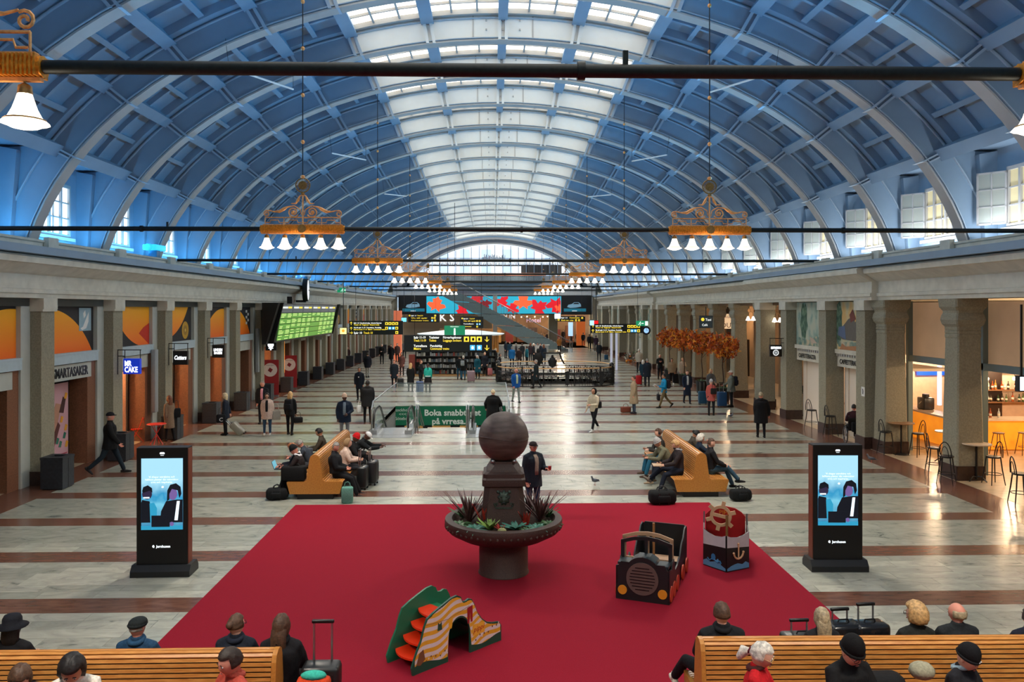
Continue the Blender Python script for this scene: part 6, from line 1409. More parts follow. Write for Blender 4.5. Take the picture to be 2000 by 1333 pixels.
# ============================================================= PEOPLE
HAIRC = {k: mat('hair_'+k, c, .6, var=.35, scale=30, bump=.4) for k, c in {'black': (22, 18, 18), 'dark': (44, 32, 26), 'brown': (78, 54, 38), 'auburn': (110, 62, 36), 'blond': (186, 148, 98), 'pale': (206, 186, 148), 'grey': (140, 134, 128), 'white': (206, 200, 190), 'red': (150, 92, 56), 'greyblond': (160, 144, 116)}.items()}
def fwd(a): return Vector((0, sin(a), -cos(a)))
def remesh(o, vox, it=2):
    r = o.modifiers.new('remesh', 'REMESH'); r.mode = 'VOXEL'; r.voxel_size = vox; r.use_smooth_shade = True
    s = o.modifiers.new('smooth', 'SMOOTH'); s.iterations = it; s.factor = .5
def head_fn(rx, ry, rz):
    def f(d):
        x, y, z = d.x, d.y, d.z
        k = 1.0
        if z < 0: k -= .22*(-z)*(1-max(0, y)*.35)                       # narrowing jaw
        k += .05*max(0, -y)*max(0, z+.2)                                # back of the skull
        if y > 0:
            k += .24*exp(-((x/.13)**2+((z+.12)/.17)**2))*y              # nose
            k += .045*exp(-((x/.5)**2+((z-.22)/.1)**2))                 # brow
            k -= .06*exp(-(((abs(x)-.34)/.17)**2+((z-.08)/.12)**2))     # eye sockets
            k += .04*exp(-((x/.22)**2+((z+.48)/.1)**2))                 # lips
            k += .09*exp(-((x/.25)**2+((z+.85)/.18)**2))                # chin
            k += .02*exp(-(((abs(x)-.5)/.2)**2+((z+.2)/.2)**2))         # cheeks
        return Vector((x*rx*k, y*ry*k, z*rz*(1 if z > 0 else 1.03)))
    return f
def hand(m, wrist, d, side, mt, curl=.5, s=1.0, near=True):
    """palm with four unequal fingers and a thumb; d direction of the hand, side = towards the thumb"""
    d = Vector(d).normalized(); side = Vector(side); side = (side-d*side.dot(d)); side = side.normalized() if side.length > .01 else Vector((1, 0, 0)); nrm = d.cross(side)
    w_ = Vector(wrist); m.tube([w_, w_+d*.045*s, w_+d*.085*s], [(.028*s, .018*s), (.04*s, .016*s), (.038*s, .013*s)], mt, 8, ref=side, round_=True)
    for i, (off, L) in enumerate(((.030, .070), (.010, .080), (-.010, .074), (-.029, .056))):
        p = w_+d*.085*s+side*off*s; c = curl; p1 = p+(d*cos(c*.6)+nrm*sin(c*.6))*L*.45*s; p2 = p1+(d*cos(c*1.6)+nrm*sin(c*1.6))*L*.32*s; p3 = p2+(d*cos(c*2.4)+nrm*sin(c*2.4))*L*.25*s
        m.tube([p-d*.01, p1, p2, p3], [.0095*s, .009*s, .008*s, .006*s], mt, 6 if near else 4)
    t = w_+d*.03*s+side*.030*s; m.tube([t, t+(side*.7+d*.7)*.034*s, t+(side*.5+d*.9+nrm*.4)*.062*s], [.012*s, .011*s, .008*s], mt, 6 if near else 4)
COUNT = [0]
def person(label, x, y, h=1.75, face=180, pose='stand', top=(20, 20, 24), bot=(26, 30, 40), skin=0, hair='dark', style='short', coat=.12, bulk=1.0, z0=0.0,
           stride=0.0, armL=None, armR=None, legL=None, legR=None, lean=0.0, turn=0.0, nod=0.0, shoe=(24, 22, 22), hat=None, shirt=None, group=None, fem=False, trim=None, roll=0.0, seat=.46, hs=1.0):
    """face: compass heading, 0 away from the camera, 90 to the right, 180 towards it. arms: (swing, abduct, elbow, inward)  legs: (thigh, knee, spread)"""
    COUNT[0] += 1
    dist = sqrt(x*x+y*y); near = dist < 27; far = dist > 42
    s = h/1.75; root = thing('person', label, 'person', (x, y, z0), -radians(face), group)
    sk = SKIN[skin]; nb = 10 if near else 6
    sit = pose == 'sit'
    if sit: dl, dr = (1.5, 1.45, .10), (1.5, 1.45, .10)
    else: dl, dr = (stride, max(0, -stride)*.9+.04, .03), (-stride, max(0, stride)*.9+.04, .03)
    LL, LR = legL or dl, legR or dr
    aL = armL or ((-.25, .16, 1.1, .5) if sit else (-stride*.9, .10, .25, .1)); aR = armR or ((-.25, .16, 1.1, .5) if sit else (stride*.9, .10, .25, .1))
    if sit and not armL: aL = (.5, .12, 1.0, .5)
    if sit and not armR: aR = (.5, .12, 1.0, .5)
    th, shn = .41*s, .41*s
    def leg(side, L):
        a, k, sp = L; hip = Vector((side*.095*s, 0, 0)); d1 = fwd(a); d1 = Vector((side*sin(sp), d1.y*cos(sp), d1.z*cos(sp))); knee = hip+d1*th
        d2 = fwd(a-k); d2 = Vector((side*sin(sp*.3), d2.y, d2.z)).normalized(); ank = knee+d2*shn
        return hip, knee, ank, d2
    l = leg(-1, LL); r = leg(1, LR)
    if sit: pz = seat+.10*s
    else: pz = .085*s-min(l[2].z, r[2].z)
    pel = Vector((0, 0, pz)); l = [v+pel for v in l[:3]]+[l[3]]; r = [v+pel for v in r[:3]]+[r[3]]
    # spine
    up = Vector((sin(roll), sin(lean), cos(lean))).normalized(); fw = Vector((0, cos(lean), -sin(lean)))
    def T(z, yy=0, xx=0): return pel+up*z*s+fw*yy*s+Vector((xx*s, 0, 0))
    sw = (.175 if fem else .195)*s*(.94+.06*bulk)
    sh = {-1: T(.445)+Vector((-sw, 0, 0)), 1: T(.445)+Vector((sw, 0, 0))}
    neck = T(.53); hl = .215*s
    nd = Vector((0, sin(lean*.6+nod), cos(lean*.6+nod))); hc = neck+nd*.134*s+Vector((0, cos(nod+lean)*.012, 0))
    arms = {}
    for side, A in ((-1, aL), (1, aR)):
        sg, ab, el, inn = A; d = fwd(sg+lean*.3); d1 = Vector((side*sin(ab), d.y*cos(ab), d.z*cos(ab))); e = sh[side]+d1*.28*s
        f = fwd(sg+lean*.3+el); d2 = Vector((-side*sin(inn)*1.0, f.y*cos(inn), f.z*cos(inn))).normalized(); w_ = e+d2*.245*s; arms[side] = (e, w_, d2)
    # --- body (one continuous skin mesh)
    m = MB(); hr = (.080*s*hs, .098*s*hs, .117*s*hs); s0 = s
    HM = Matrix.Translation(hc) @ Euler((-(lean*.6+nod), 0, -radians(turn)), 'XYZ').to_matrix().to_4x4() if True else None
    nn, kk = (26, 20) if near else ((16, 12) if not far else (12, 9))
    m.ball((0, 0, 0), hr, sk, nn, kk, head_fn(*hr), M=HM)
    s = s0*hs*1.045
    if not far:
        for sx in (-1, 1):
            m.ball((sx*.073*s, -.005, -.002), (.01*s, .02*s, .03*s), sk, 6, 5, M=HM)
            m.ball((sx*.028*s, .083*s, .010*s), (.012*s, .008*s, .006*s), WHITE if near else EYE, 8, 5, M=HM)
            if near: m.ball((sx*.028*s, .0895*s, .010*s), (.0055*s, .003*s, .0055*s), EYE, 6, 4, M=HM); m.box(sx*.028*s-.016, .087*s, .027*s, sx*.028*s+.016, .094*s, .031*s, HAIRC[hair] if hair in HAIRC else EYE, M=HM)
        m.ball((0, .091*s, -.052*s), (.020*s, .006*s, .006*s), LIP, 8, 5, M=HM)
    s = s0
    m.tube([T(.42), neck, hc+Vector((0, -.01, -.04*s))], [(.055*s, .05*s), (.05*s, .052*s), (.052*s, .056*s)], sk, 10)
    m.tube([pel, T(.2), T(.42), T(.5)], [(.13*s, .09*s), (.115*s, .08*s), (.14*s, .085*s), (.07*s, .05*s)], sk, 8)
    for side in (-1, 1):
        e, w_, d2 = arms[side]; m.tube([sh[side], e, w_+d2*.01], [.042*s, .034*s, .024*s], sk, 7); hand(m, w_, d2, Vector((-side*.8, .5, .3)), sk, .55, s, near)
        q = l if side < 0 else r; m.tube([q[0], q[1], q[2]], [.07*s, .048*s, .034*s], sk, 7)
    m.build('body', root, hard=False)
    # --- trousers
    vx = .016 if near else (.024 if not far else .034)
    cm_ = cloth(bot); m = MB(); b = bulk
    for q, side in ((l, -1), (r, 1)):
        m.tube([q[0]+Vector((0, 0, .02)), (q[0]+q[1])/2, q[1], (q[1]+q[2])/2, q[2]+(q[1]-q[2]).normalized()*.03], [.098*s, .088*s, .068*s, .06*s, .054*s], cm_, nb, round_=True)
    m.tube([pel+Vector((0, 0, -.05*s)), pel+Vector((0, 0, .06*s)), T(.14)], [(.16*s, .115*s), (.165*s, .12*s), (.145*s, .10*s)], cm_, nb+2, round_=True)
    remesh(m.build('trousers', root, hard=False), vx)
    # --- shoes
    for q in (l, r):
        d = Vector((0, 1, 0)) if (q[3].z < -.6 and not (abs(q[3].y) > .75)) else Vector((0, .75, .6))
        if not sit and q[2].z > pel.z*.12+.03: d = Vector((0, .7, -.7))
        m = MB(); a = q[2]; dn = Vector((0, d.z, -d.y))
        m.tube([a-d*.055*s+dn*.045*s, a+dn*.045*s, a+d*.09*s+dn*.05*s, a+d*.165*s+dn*.056*s], [(.035*s, .036*s), (.04*s, .042*s), (.044*s, .032*s), (.032*s, .022*s)], cloth(shoe), 8, round_=True, ref=(1, 0, 0))
        m.tube([a+Vector((0, 0, .05)), a+dn*.04*s], [.04*s, .042*s], cloth(shoe), 8); m.build('shoe', root, hard=False)
    # --- jacket or coat
    ct = cloth(top); m = MB(); B = bulk*1.07
    rings = [(T(.02), (.165*B*s, .122*B*s)), (T(.17), (.155*B*s, .112*B*s)), (T(.33), (.170*B*s, .122*B*s)), (T(.42), (.168*B*s, .11*B*s)), (T(.485), (.115*s, .085*s)), (T(.53), (.074*s, .07*s)), (T(.575), (.069*s, .068*s))]
    if coat > 0.02 and not sit:
        hem = pel+Vector((0, 0, -coat*s)); k = 1+coat*.4
        rings = [(hem, (.158*B*s*k, .138*B*s*k)), (pel+Vector((0, 0, -coat*.5*s)), (.162*B*s*(1+coat*.25), .13*B*s*(1+coat*.25)))]+rings
    m.tube([p for p, q in rings], [q for p, q in rings], ct, 14, round_=False, ref=(1, 0, 0))
    if sit and coat > .2:
        for q in (l, r): m.tube([q[0]+Vector((0, 0, .02)), q[0]+(q[1]-q[0])*.75], [.115*s, .10*s], ct, nb, round_=True)
    for side in (-1, 1):
        e, w_, d2 = arms[side]
        m.tube([T(.49, 0, side*.09), sh[side]+Vector((-side*.02, 0, .005)), (sh[side]+e)/2, e, (e+w_)/2, w_-d2*.01], [v*s*(.6+.4*B) for v in (.055, .07, .064, .058, .052, .046)], ct, nb, round_=True)
    remesh(m.build('jacket', root, hard=False), vx)
    if shirt:
        m = MB(); c = cloth(shirt); f = .118*B*s
        pts = [T(.5)+fw*.075*s, T(.44)+fw*(f*.93), T(.33)+fw*(f+.012), T(.17)+fw*f, T(.06)+fw*f]
        m.tube(pts, [(.045*s, .012), (.05*s, .012), (.05*s, .012), (.05*s, .012), (.045*s, .012)], c, 8, ref=(1, 0, 0)); m.build('shirt_front', root, hard=False)
    if trim:
        m = MB(); m.tube([neck+Vector((.075*s*cos(a), .075*s*sin(a)-.01, .0+.02*sin(a))) for a in [2*pi*i/14 for i in range(14)]], .03*s, cloth(trim), 8, closed=True); m.build('collar', root, hard=False)
    # --- hair
    s = s0*hs*1.045
    if style != 'none':
        hm = HAIRC[hair]; rh = random.Random(COUNT[0]); ph = rh.random()*6
        def hf(d):
            x_, y_, z_ = d.x, d.y, d.z; lowz = {'short': -.25, 'bald': -.3, 'long': -.8, 'bun': -.3, 'bob': -.75, 'curly': -.55, 'pony': -.3}.get(style, -.3)
            cover = (z_ > .50-.25*(y_ < .2)) or (y_ < .28+.25*max(0, z_) and z_ > lowz) if style != 'bald' else (y_ < .1 and -.35 < z_ < .35 and True)
            if style in ('long', 'bob') and y_ < .62 and abs(x_) > .55: cover = z_ > lowz
            amp = {'curly': .34, 'bob': .24, 'long': .20}.get(style, .15); k = 1+amp+.045*sin(11*x_+ph)*sin(9*z_+2*y_)+.02*sin(23*x_+ph*2)*sin(7*y_)+(.05*sin(17*x_+ph)*sin(15*z_+y_*9) if style == 'curly' else 0)
            if hat and hat[0] != 'phones': k = min(k, 1.06) if z_ < .1 else 1.0
            if not cover: k = .86
            kk_ = (1-.1*max(0, -z_)) if style not in ('long', 'bob') else 1
            return Vector((x_*hr[0], y_*hr[1], z_*hr[2]))*k*kk_
        m = MB(); m.ball((0, 0, 0), hr, hm, nn, kk, hf, M=HM)
        if style == 'long': m.tube([(0, -.055*s, -.02*s), (0, -.075*s, -.10*s), (0, -.08*s, -.19*s), (0, -.085*s, -.28*s)], [(.085*s, .055*s), (.09*s, .05*s), (.085*s, .035*s), (.06*s, .02*s)], hm, 10, round_=True, ref=(1, 0, 0), M=HM)
        if style == 'bob': m.tube([(0, -.03*s, 0), (0, -.045*s, -.10*s), (0, -.045*s, -.15*s)], [(.095*s, .075*s), (.098*s, .07*s), (.08*s, .05*s)], hm, 10, round_=True, ref=(1, 0, 0), M=HM)
        if style == 'bun': m.ball((0, -.10*s, .03*s), .042*s, hm, 10, 8, lambda d: 1+.1*sin(9*d.x)*sin(8*d.z), M=HM)
        if style == 'pony': m.tube([(0, -.09*s, 0), (0, -.15*s, -.03*s), (0, -.17*s, -.10*s)], [.02*s, .05*s, .03*s], hm, 8, round_=True, M=HM); m.lathe([(.03*s, -.012), (.04*s, 0), (.03*s, .012)], cloth((90, 20, 34)), 10, M=HM @ Matrix.Translation((0, -.11*s, -.005)) @ Matrix.Rotation(1.4, 4, 'X'))
        m.build('hair', root, hard=False)
    if hat:
        kind, hc_ = hat; c = cloth(hc_); m = MB()
        if kind == 'beanie':
            m.ball((0, -.012*s, .035*s), (hr[0]*1.12, hr[1]*1.12, hr[2]*1.16), c, 16, 10, lambda d: (1+.02*sin(14*atan2(d.y, d.x))) if d.z > -.2 else .8, M=HM); m.tube([(hr[0]*1.08*cos(a), hr[1]*1.07*sin(a)-.008*s, .026*s+.006*s*sin(a)) for a in [2*pi*i/18 for i in range(18)]], .014*s, c, 6, closed=True, M=HM)
        elif kind == 'cap':
            m.ball((0, -.005*s, .04*s), (hr[0]*1.14, hr[1]*1.12, hr[2]*.74), c, 16, 10, lambda d: 1 if d.z > -.1 else .85, M=HM); m.prism([(.06*s*cos(a)*1.05, .075*s+.075*s*sin(a)) for a in [pi*i/10 for i in range(11)]], 'z', .035*s, .043*s, c, M=HM)
        elif kind == 'flat': m.ball((0, .005*s, .055*s), (hr[0]*1.25, hr[1]*1.22, hr[2]*.55), c, 16, 8, M=HM); m.tube([(hr[0]*1.06*cos(a), hr[1]*1.04*sin(a), .04*s) for a in [2*pi*i/18 for i in range(18)]], .022*s, c, 6, closed=True, M=HM); m.prism([(.06*s*cos(a), .08*s+.05*s*sin(a)) for a in [pi*i/8 for i in range(9)]], 'z', .03*s, .038*s, c, M=HM)
        elif kind == 'hat':
            m.lathe([(.16*s, .0), (.165*s, .006), (.10*s, .025*s), (.098*s, .09*s), (.08*s, .125*s), (.03*s, .14*s)], c, 20, (0, 0, .02*s), M=HM)
        elif kind == 'hood':
            m.ball((0, -.02*s, .01*s), (hr[0]*1.35, hr[1]*1.22, hr[2]*1.2), c, 16, 12, lambda d: .6 if d.y > .55 else 1, M=HM)
        elif kind == 'phones':
            m.tube([(hr[0]*1.12*cos(a), 0, hr[2]*1.12*sin(a)) for a in [pi*i/12 for i in range(13)]], .008*s, c, 6, M=HM)
            for sx in (-1, 1): m.ball((sx*hr[0]*1.1, 0, 0), (.016*s, .03*s, .035*s), c, 10, 6, M=HM)
        m.build('headphones' if kind == 'phones' else 'hat', root, hard=False)
    if style in ('long', 'bob') and False: pass
    root['_n'] = COUNT[0]; del root['_n']
    s = s0
    W_ = Matrix.Translation((x, y, z0)) @ Matrix.Rotation(-radians(face), 4, 'Z')
    return {'root': root, 'hand': {k: W_ @ (v[1]+v[2]*.07) for k, v in arms.items()}, 'M': W_, 'T': T, 'hs': hs, 'hm': HM, 'up': up, 'pel': pel, 's': s}
def glasses(p, col=BLACK):
    s = p['s']*p['hs']*1.045; m = MB()
    for sx in (-1, 1): m.tube([(sx*.032*s+.024*s*cos(a), .098*s, .008*s+.019*s*sin(a)) for a in [2*pi*i/12 for i in range(12)]], .003, col, 5, closed=True, M=p['hm']); m.tube([(sx*.056*s, .096*s, .01*s), (sx*.078*s, 0, .012*s)], .003, col, 4, M=p['hm'])
    m.build('glasses', p['root'])
def backpack(label, p, c, z=.30, w=.30, h=.44):
    b = MB(); r = place('backpack', None, label=label, category='bag'); r.matrix_world = p['M'] @ Matrix.Translation(p['T'](z, -.20)); s = p['s']
    b.rbox((0, 0, 0), (w*s, .16*s, h*s), .05, cloth(c)); b.rbox((0, -.09*s, -.06*s), (w*.8*s, .06, h*.45*s), .02, cloth(c)); b.build('pack', r)
    b = MB()
    for sx in (-1, 1): b.tube([(sx*.1*s, .06*s, .20*s), (sx*.11*s, .16*s, .23*s), (sx*.115*s, .31*s, .10*s), (sx*.11*s, .12*s, -.16*s)], (.022, .008)[0]*.6, BLACK, 5)
    b.build('strap', r); return r
def handbag(label, pos, c, w=.34, d=.16, h=.26, rz=0, strap=.18, name='handbag', cat='bag', extra=None):
    r = thing(name, label, cat, (pos[0], pos[1], pos[2]), rz); b = MB(); b.rbox((0, 0, h/2), (w, d, h), min(.045, d/3), cloth(c)); b.build('bag_body', r)
    b = MB(); b.tube([(-w*.28, 0, h*.95), (-w*.2, 0, h+strap*.8), (0, 0, h+strap), (w*.2, 0, h+strap*.8), (w*.28, 0, h*.95)], .010, BLACK if sum(c) < 200 else cloth(c), 6); b.build('strap', r)
    return r
def suitcase(label, x, y, c, w=.42, d=.24, h=.62, rz=0, tilt=0, handle=.38, z=0, gl=.35, top_=True):
    r = thing('suitcase', label, 'suitcase', (x, y, z), rz, rot=(tilt, 0, rz)); b = MB(); cm_ = gloss(c, gl); b.rbox((0, 0, h/2+.06), (w, d, h), .05, cm_)
    for i in range(5): b.box(-w*.38+i*w*.18, -d/2-.004, .14, -w*.38+i*w*.18+.012, d/2+.004, h-.02, cm_)
    b.build('shell', r)
    for sx in (-1, 1):
        for sy in (-1, 1): b = MB(); b.lathe([(.028, -.012), (.03, 0), (.028, .012)], BLACK, 10, M=Matrix.Translation((sx*w*.38, sy*d*.34, .03)) @ Matrix.Rotation(pi/2, 4, 'Y')); b.box(sx*w*.38-.012, sy*d*.34-.012, .03, sx*w*.38+.012, sy*d*.34+.012, .075, BLACK); b.build('wheel', r)
    if handle: b = MB(); b.tube([(-.10, d*.32, h), (-.10, d*.32, h+.06+handle)], .013, STEEL, 6); b.tube([(.10, d*.32, h), (.10, d*.32, h+.06+handle)], .013, STEEL, 6); b.rbox((0, d*.32, h+.07+handle), (.25, .04, .04), .012, BLACK); b.build('pull_handle', r)
    if top_: b = MB(); b.tube([(-.08, 0, h+.05), (-.06, 0, h+.09), (.06, 0, h+.09), (.08, 0, h+.05)], .011, BLACK, 6); b.build('carry_handle', r)
    return r
def duffel(label, x, y, rz, L=.62, r_=.17, c=(20, 22, 24), extra=None):
    r = thing('duffel_bag', label, 'bag', (x, y, 0), rz); b = MB(); cm_ = cloth(c)
    b.rbox((0, 0, r_*.95), (L*1.05, r_*1.9, r_*1.75), r_*.55, cm_, seg=4); b.rbox((0, -r_*.95, r_*.8), (L*.5, .06, r_*.9), .025, cm_); b.rbox((L*.5, 0, r_*.85), (.06, r_*1.1, r_*.9), .025, cm_)
    b.box(-L*.42, -.01, r_*1.82, L*.42, .01, r_*1.85, BLACK); b.box(-L*.21, -r_*.97, .02, -L*.17, -r_*.93, r_*1.6, BLACK); b.box(L*.17, -r_*.97, .02, L*.21, -r_*.93, r_*1.6, BLACK); b.build('bag_body', r, hard=False)
    b = MB()
    for sy in (-1, 1): b.tube([(-L*.2, sy*r_*.9, r_*.8), (-L*.16, sy*.06, r_*2.1), (0, sy*.03, r_*2.35), (L*.16, sy*.06, r_*2.1), (L*.2, sy*r_*.9, r_*.8)], .013, BLACK, 6)
    b.build('carry_strap', r)
    if extra: b = MB(); b.rbox((-L*.47, -r_*.5, r_*1.0), (.03, .09, .07), .01, gloss(extra, .5)); b.build('bright_tag', r)
    return r
NAVY = (28, 36, 52); BLK = (22, 22, 24); JEAN = (50, 74, 100)
# ---- walkers and standers, placed by the pixel of their feet
def at(px, py, label, **k): x, y = P(px, py); return person(label, x, y, **k)
p = at(215, 926, 'person in black jacket and black cap striding right past the litter bins, at left', h=1.93, face=75, stride=.42, top=(18, 18, 20), bot=(30, 42, 52), skin=3, hair='grey', hat=('cap', (26, 26, 30)), bulk=1.25, coat=.18, shoe=(40, 40, 42), turn=10)
p = at(331, 862, 'person with long auburn hair and tan cardigan over black, near the red table', h=1.70, face=300, top=(126, 104, 84), bot=(20, 18, 20), hair='auburn', style='long', coat=.42, fem=True, stride=.1)
handbag('large black shoulder bag carried by the auburn-haired person', p['M'] @ Vector((.28, -.02, .82)), (24, 24, 26), .3, .14, .34, .5, .3)
p = at(440, 850, 'person with white-blond bob and navy coat pulling a silver suitcase', h=1.64, face=262, top=(24, 32, 46), bot=(18, 18, 22), hair='pale', style='bob', coat=.22, bulk=1.15, armR=(-.35, .12, .1, 0))
b = handbag('black tote bag with a white letter C at the pale-haired person', p['M'] @ Vector((-.26, .1, .50)), (18, 20, 26), .34, .12, .32, .3, .26); text('C', .2, WHITE, b, (-.07, -.065, .06), name='letter')
x, y = P(470, 850); suitcase('silver hard suitcase tilted on two wheels behind the pale-haired person', x+.12, y, (150, 146, 132), .40, .26, .56, rz=radians(95), tilt=-.75, handle=.40, gl=.25)
p = at(513, 828, 'person in black jacket over a pink shirt, standing behind the fur-coated person', h=1.83, face=180, top=(26, 26, 30), bot=(30, 30, 36), skin=3, hair='grey', shirt=(220, 150, 160), bulk=1.1)
p = at(522, 851, 'person with glasses and dark hair in an open pale fur coat and jeans', h=1.66, face=172, top=(188, 164, 152), bot=JEAN, hair='dark', style='bob', shirt=(22, 22, 26), coat=.25, bulk=1.2, fem=True, shoe=(220, 218, 214), skin=0); glasses(p)
handbag('beige canvas tote hanging at the side of the fur-coated person', p['M'] @ Vector((-.34, 0, .58)), (170, 160, 148), .30, .1, .36, .4, .26)
p = at(567, 850, 'person with blond hair and black backpack seen from behind, walking away', h=1.70, face=5, top=BLK, bot=(20, 20, 24), hair='blond', style='long', stride=.12, fem=True); backpack('black backpack worn by the blond person walking away', p, (26, 26, 30))
handbag('black domed handbag in the right hand of the blond person', p['M'] @ Vector((.30, .02, .46)), (22, 22, 24), .34, .18, .22, .4, .20)
p = at(673, 862, 'person in cream beanie and open navy puffer jacket with grey trousers', h=1.76, face=172, top=(24, 36, 54), bot=(124, 128, 134), skin=2, style='none', hat=('beanie', (206, 180, 160)), shirt=(120, 134, 146), coat=.22, bulk=1.3, turn=-20, armL=(.3, .3, .8, .7), armR=(0, .22, .2, .1))
p = at(702, 783, 'person in dark navy uniform with a white badge walking to the camera', h=1.80, face=185, top=(26, 32, 42), bot=(24, 28, 38), skin=1, hair='black', coat=.3, stride=.1)
m = MB(); m.box(-.03, -.005, -.02, .03, .005, .03, WHITE); m.build('badge', p['root'], p['T'](.30, .155))
p = at(718, 826, 'person in black hooded puffer seen from behind, beside the escalators', h=1.84, face=350, top=(24, 24, 26), bot=(22, 22, 26), skin=2, hair='black', coat=.25, bulk=1.35, trim=(28, 28, 30)); 
handbag('white and black carrier bag held by the person in the hooded puffer', p['M'] @ Vector((-.32, .05, .42)), (210, 210, 208), .28, .12, .32, .6, .18)
at(718, 738, 'person in dark jacket and pale grey trousers walking away along the left side', h=1.80, face=8, top=(22, 24, 34), bot=(150, 144, 138), hair='dark', coat=.22, bulk=1.2, stride=.14)
at(746, 712, 'person with white hair in a black jacket holding something yellow', h=1.80, face=190, top=BLK, bot=(24, 24, 30), hair='white', armL=(.3, .1, 1.3, .5))
at(764, 713, 'person in a long black coat striding away left of the salmon column', h=1.85, face=200, top=(20, 22, 28), bot=(24, 24, 28), hair='black', coat=.42, stride=.28)
p = at(770, 757, 'person in dark coat with a blue sleeve pulling black bags, left of the glass rail', h=1.72, face=185, top=(28, 34, 44), bot=(26, 28, 34), hair='auburn', skin=3, coat=.35, bulk=1.15)
x, y = P(783, 757); suitcase('black cabin suitcase with raised handle left of the glass rail', x, y-.2, (28, 30, 32), .38, .24, .52, rz=.3)
at(785, 734, 'person in a patterned brown coat standing behind the black suitcase', h=1.70, face=190, top=(96, 60, 56), bot=(40, 30, 34), hair='black', style='bob', fem=True, coat=.3)
at(790, 700, 'person with a pale grey top far behind the patterned coat', h=1.75, face=185, top=(130, 140, 144), bot=(40, 44, 50), hair='black')
at(802, 766, 'person with long blond hair in a black coat seen from behind', h=1.72, face=10, top=(20, 20, 22), bot=(22, 22, 26), hair='blond', style='long', coat=.45, fem=True, bulk=1.1)
p = at(822, 758, 'person in black facing the teal vest wearer, hand raised', h=1.74, face=110, top=(24, 28, 32), bot=(24, 26, 32), hair='auburn', armR=(.4, .1, 1.4, .3))
p = at(836, 767, 'person in a bright teal safety vest and black skirt seen from behind', h=1.72, face=5, top=(40, 172, 158), bot=(24, 24, 30), hair='dark', style='pony', fem=True, coat=.03)
m = MB(); m.tube([p['T'](.03), p['T'](.07)], [(.172, .13), (.17, .128)], WHITE, 14, ref=(1, 0, 0)); m.tube([p['T'](.0), p['T'](-.18), p['T'](-.42)], [(.17, .13), (.21, .17), (.25, .2)], cloth(BLK), 14, ref=(1, 0, 0)); m.build('skirt', p['root'])
x, y = P(820, 768); suitcase('blue suitcase standing between the black coat and the teal vest', x, y, (24, 64, 120), .42, .26, .60, rz=.1, handle=.1)
p = at(905, 743, 'person with white hair in a black coat and jeans before the book stand', h=1.70, face=15, top=(20, 22, 24), bot=(44, 92, 120), hair='white', coat=.25, bulk=1.1); backpack('grey backpack on the white-haired person by the book stand', p, (150, 156, 156), .28, .26, .36)
at(897, 741, 'person in dark jacket and blue jeans facing the book stand', h=1.66, face=350, top=(24, 28, 32), bot=(40, 84, 110), hair='dark')
x, y = P(920, 747); suitcase('large dusty pink suitcase right of the book stand', x, y, (156, 130, 136), .50, .30, .68, rz=.1, handle=.42)
at(933, 740, 'person with white hair in a long teal coat beside the pink suitcase', h=1.66, face=200, top=(22, 84, 100), bot=(24, 26, 30), hair='white', style='bob', coat=.45, fem=True, bulk=1.15, lean=.1)
at(921, 730, 'person in beige jacket just behind the pink suitcase', h=1.66, face=20, top=(150, 130, 112), bot=(60, 56, 54), hair='brown', style='bob')
at(947, 734, 'person in dark navy coat right of the teal coat', h=1.74, face=190, top=(24, 28, 38), bot=(50, 36, 36), hair='greyblond', coat=.3)
at(959, 727, 'person in a bright red coat by the iron railing', h=1.68, face=185, top=(176, 26, 38), bot=(40, 30, 36), hair='auburn', style='bob', coat=.35, fem=True)
x, y = P(957, 735); suitcase('small pink suitcase beside the red coat', x, y, (190, 110, 110), .34, .22, .5, rz=.2, handle=.42)
at(968, 724, 'person with pale hair in a black coat at the end of the iron railing', h=1.78, face=95, top=(26, 26, 28), bot=(30, 30, 34), hair='pale', coat=.25, bulk=1.2)
at(976, 735, 'person with a black and magenta rucksack near the railing post', h=1.66, face=80, top=(30, 28, 34), bot=(36, 34, 40), hair='dark')
p = at(1000, 718, 'person in a vivid blue anorak beyond the railing', h=1.76, face=355, top=(32, 108, 172), bot=(30, 34, 44), hair='grey', coat=.2, bulk=1.25)
at(1014, 716, 'person in a dark brown coat beyond the railing', h=1.60, face=10, top=(58, 44, 42), bot=(30, 28, 30), hair='dark', coat=.3)
at(1029, 714, 'person in a teal hooded jacket beyond the railing', h=1.68, face=300, top=(22, 96, 112), bot=(24, 28, 36), hair='dark', coat=.2)
at(1062, 712, 'person in a long navy coat with brown hair by the iron crest', h=1.78, face=350, top=(30, 40, 54), bot=(28, 28, 34), hair='auburn', style='long', coat=.4, fem=True)
for i, (px, py, c, hr_) in enumerate(((962, 702, (56, 40, 44), 'dark'), (970, 698, (40, 36, 40), 'brown'), (988, 700, (36, 44, 56), 'black'), (996, 702, (30, 60, 80), 'dark'), (1008, 705, (60, 60, 66), 'grey'), (1020, 706, (30, 34, 40), 'dark'), (1036, 706, (56, 40, 44), 'auburn'), (1042, 708, (30, 30, 36), 'white'), (1050, 704, (180, 176, 172), 'dark'), (1056, 706, (26, 30, 40), 'black'))):
    at(px, py, 'person in the waiting crowd beyond the railing, wearing %s' % ('wine red', 'charcoal with brown hair', 'slate blue', 'deep teal', 'mid grey', 'black with dark hair', 'plum with auburn hair', 'black with white hair', 'white checks', 'midnight navy')[i], h=1.66+.03*(i % 4), face=(i*67) % 360, top=c, bot=(30, 32, 38), hair=hr_, style='short' if i % 2 else 'bob', coat=.2)
at(1008, 787, 'person with bald head in a blue jacket with pale zip and grey trousers', h=1.80, face=160, top=(24, 84, 156), bot=(140, 148, 142), skin=3, style='none', stride=.18, shirt=(190, 206, 170), bulk=1.15, coat=.14, shoe=(40, 44, 48), turn=-30)
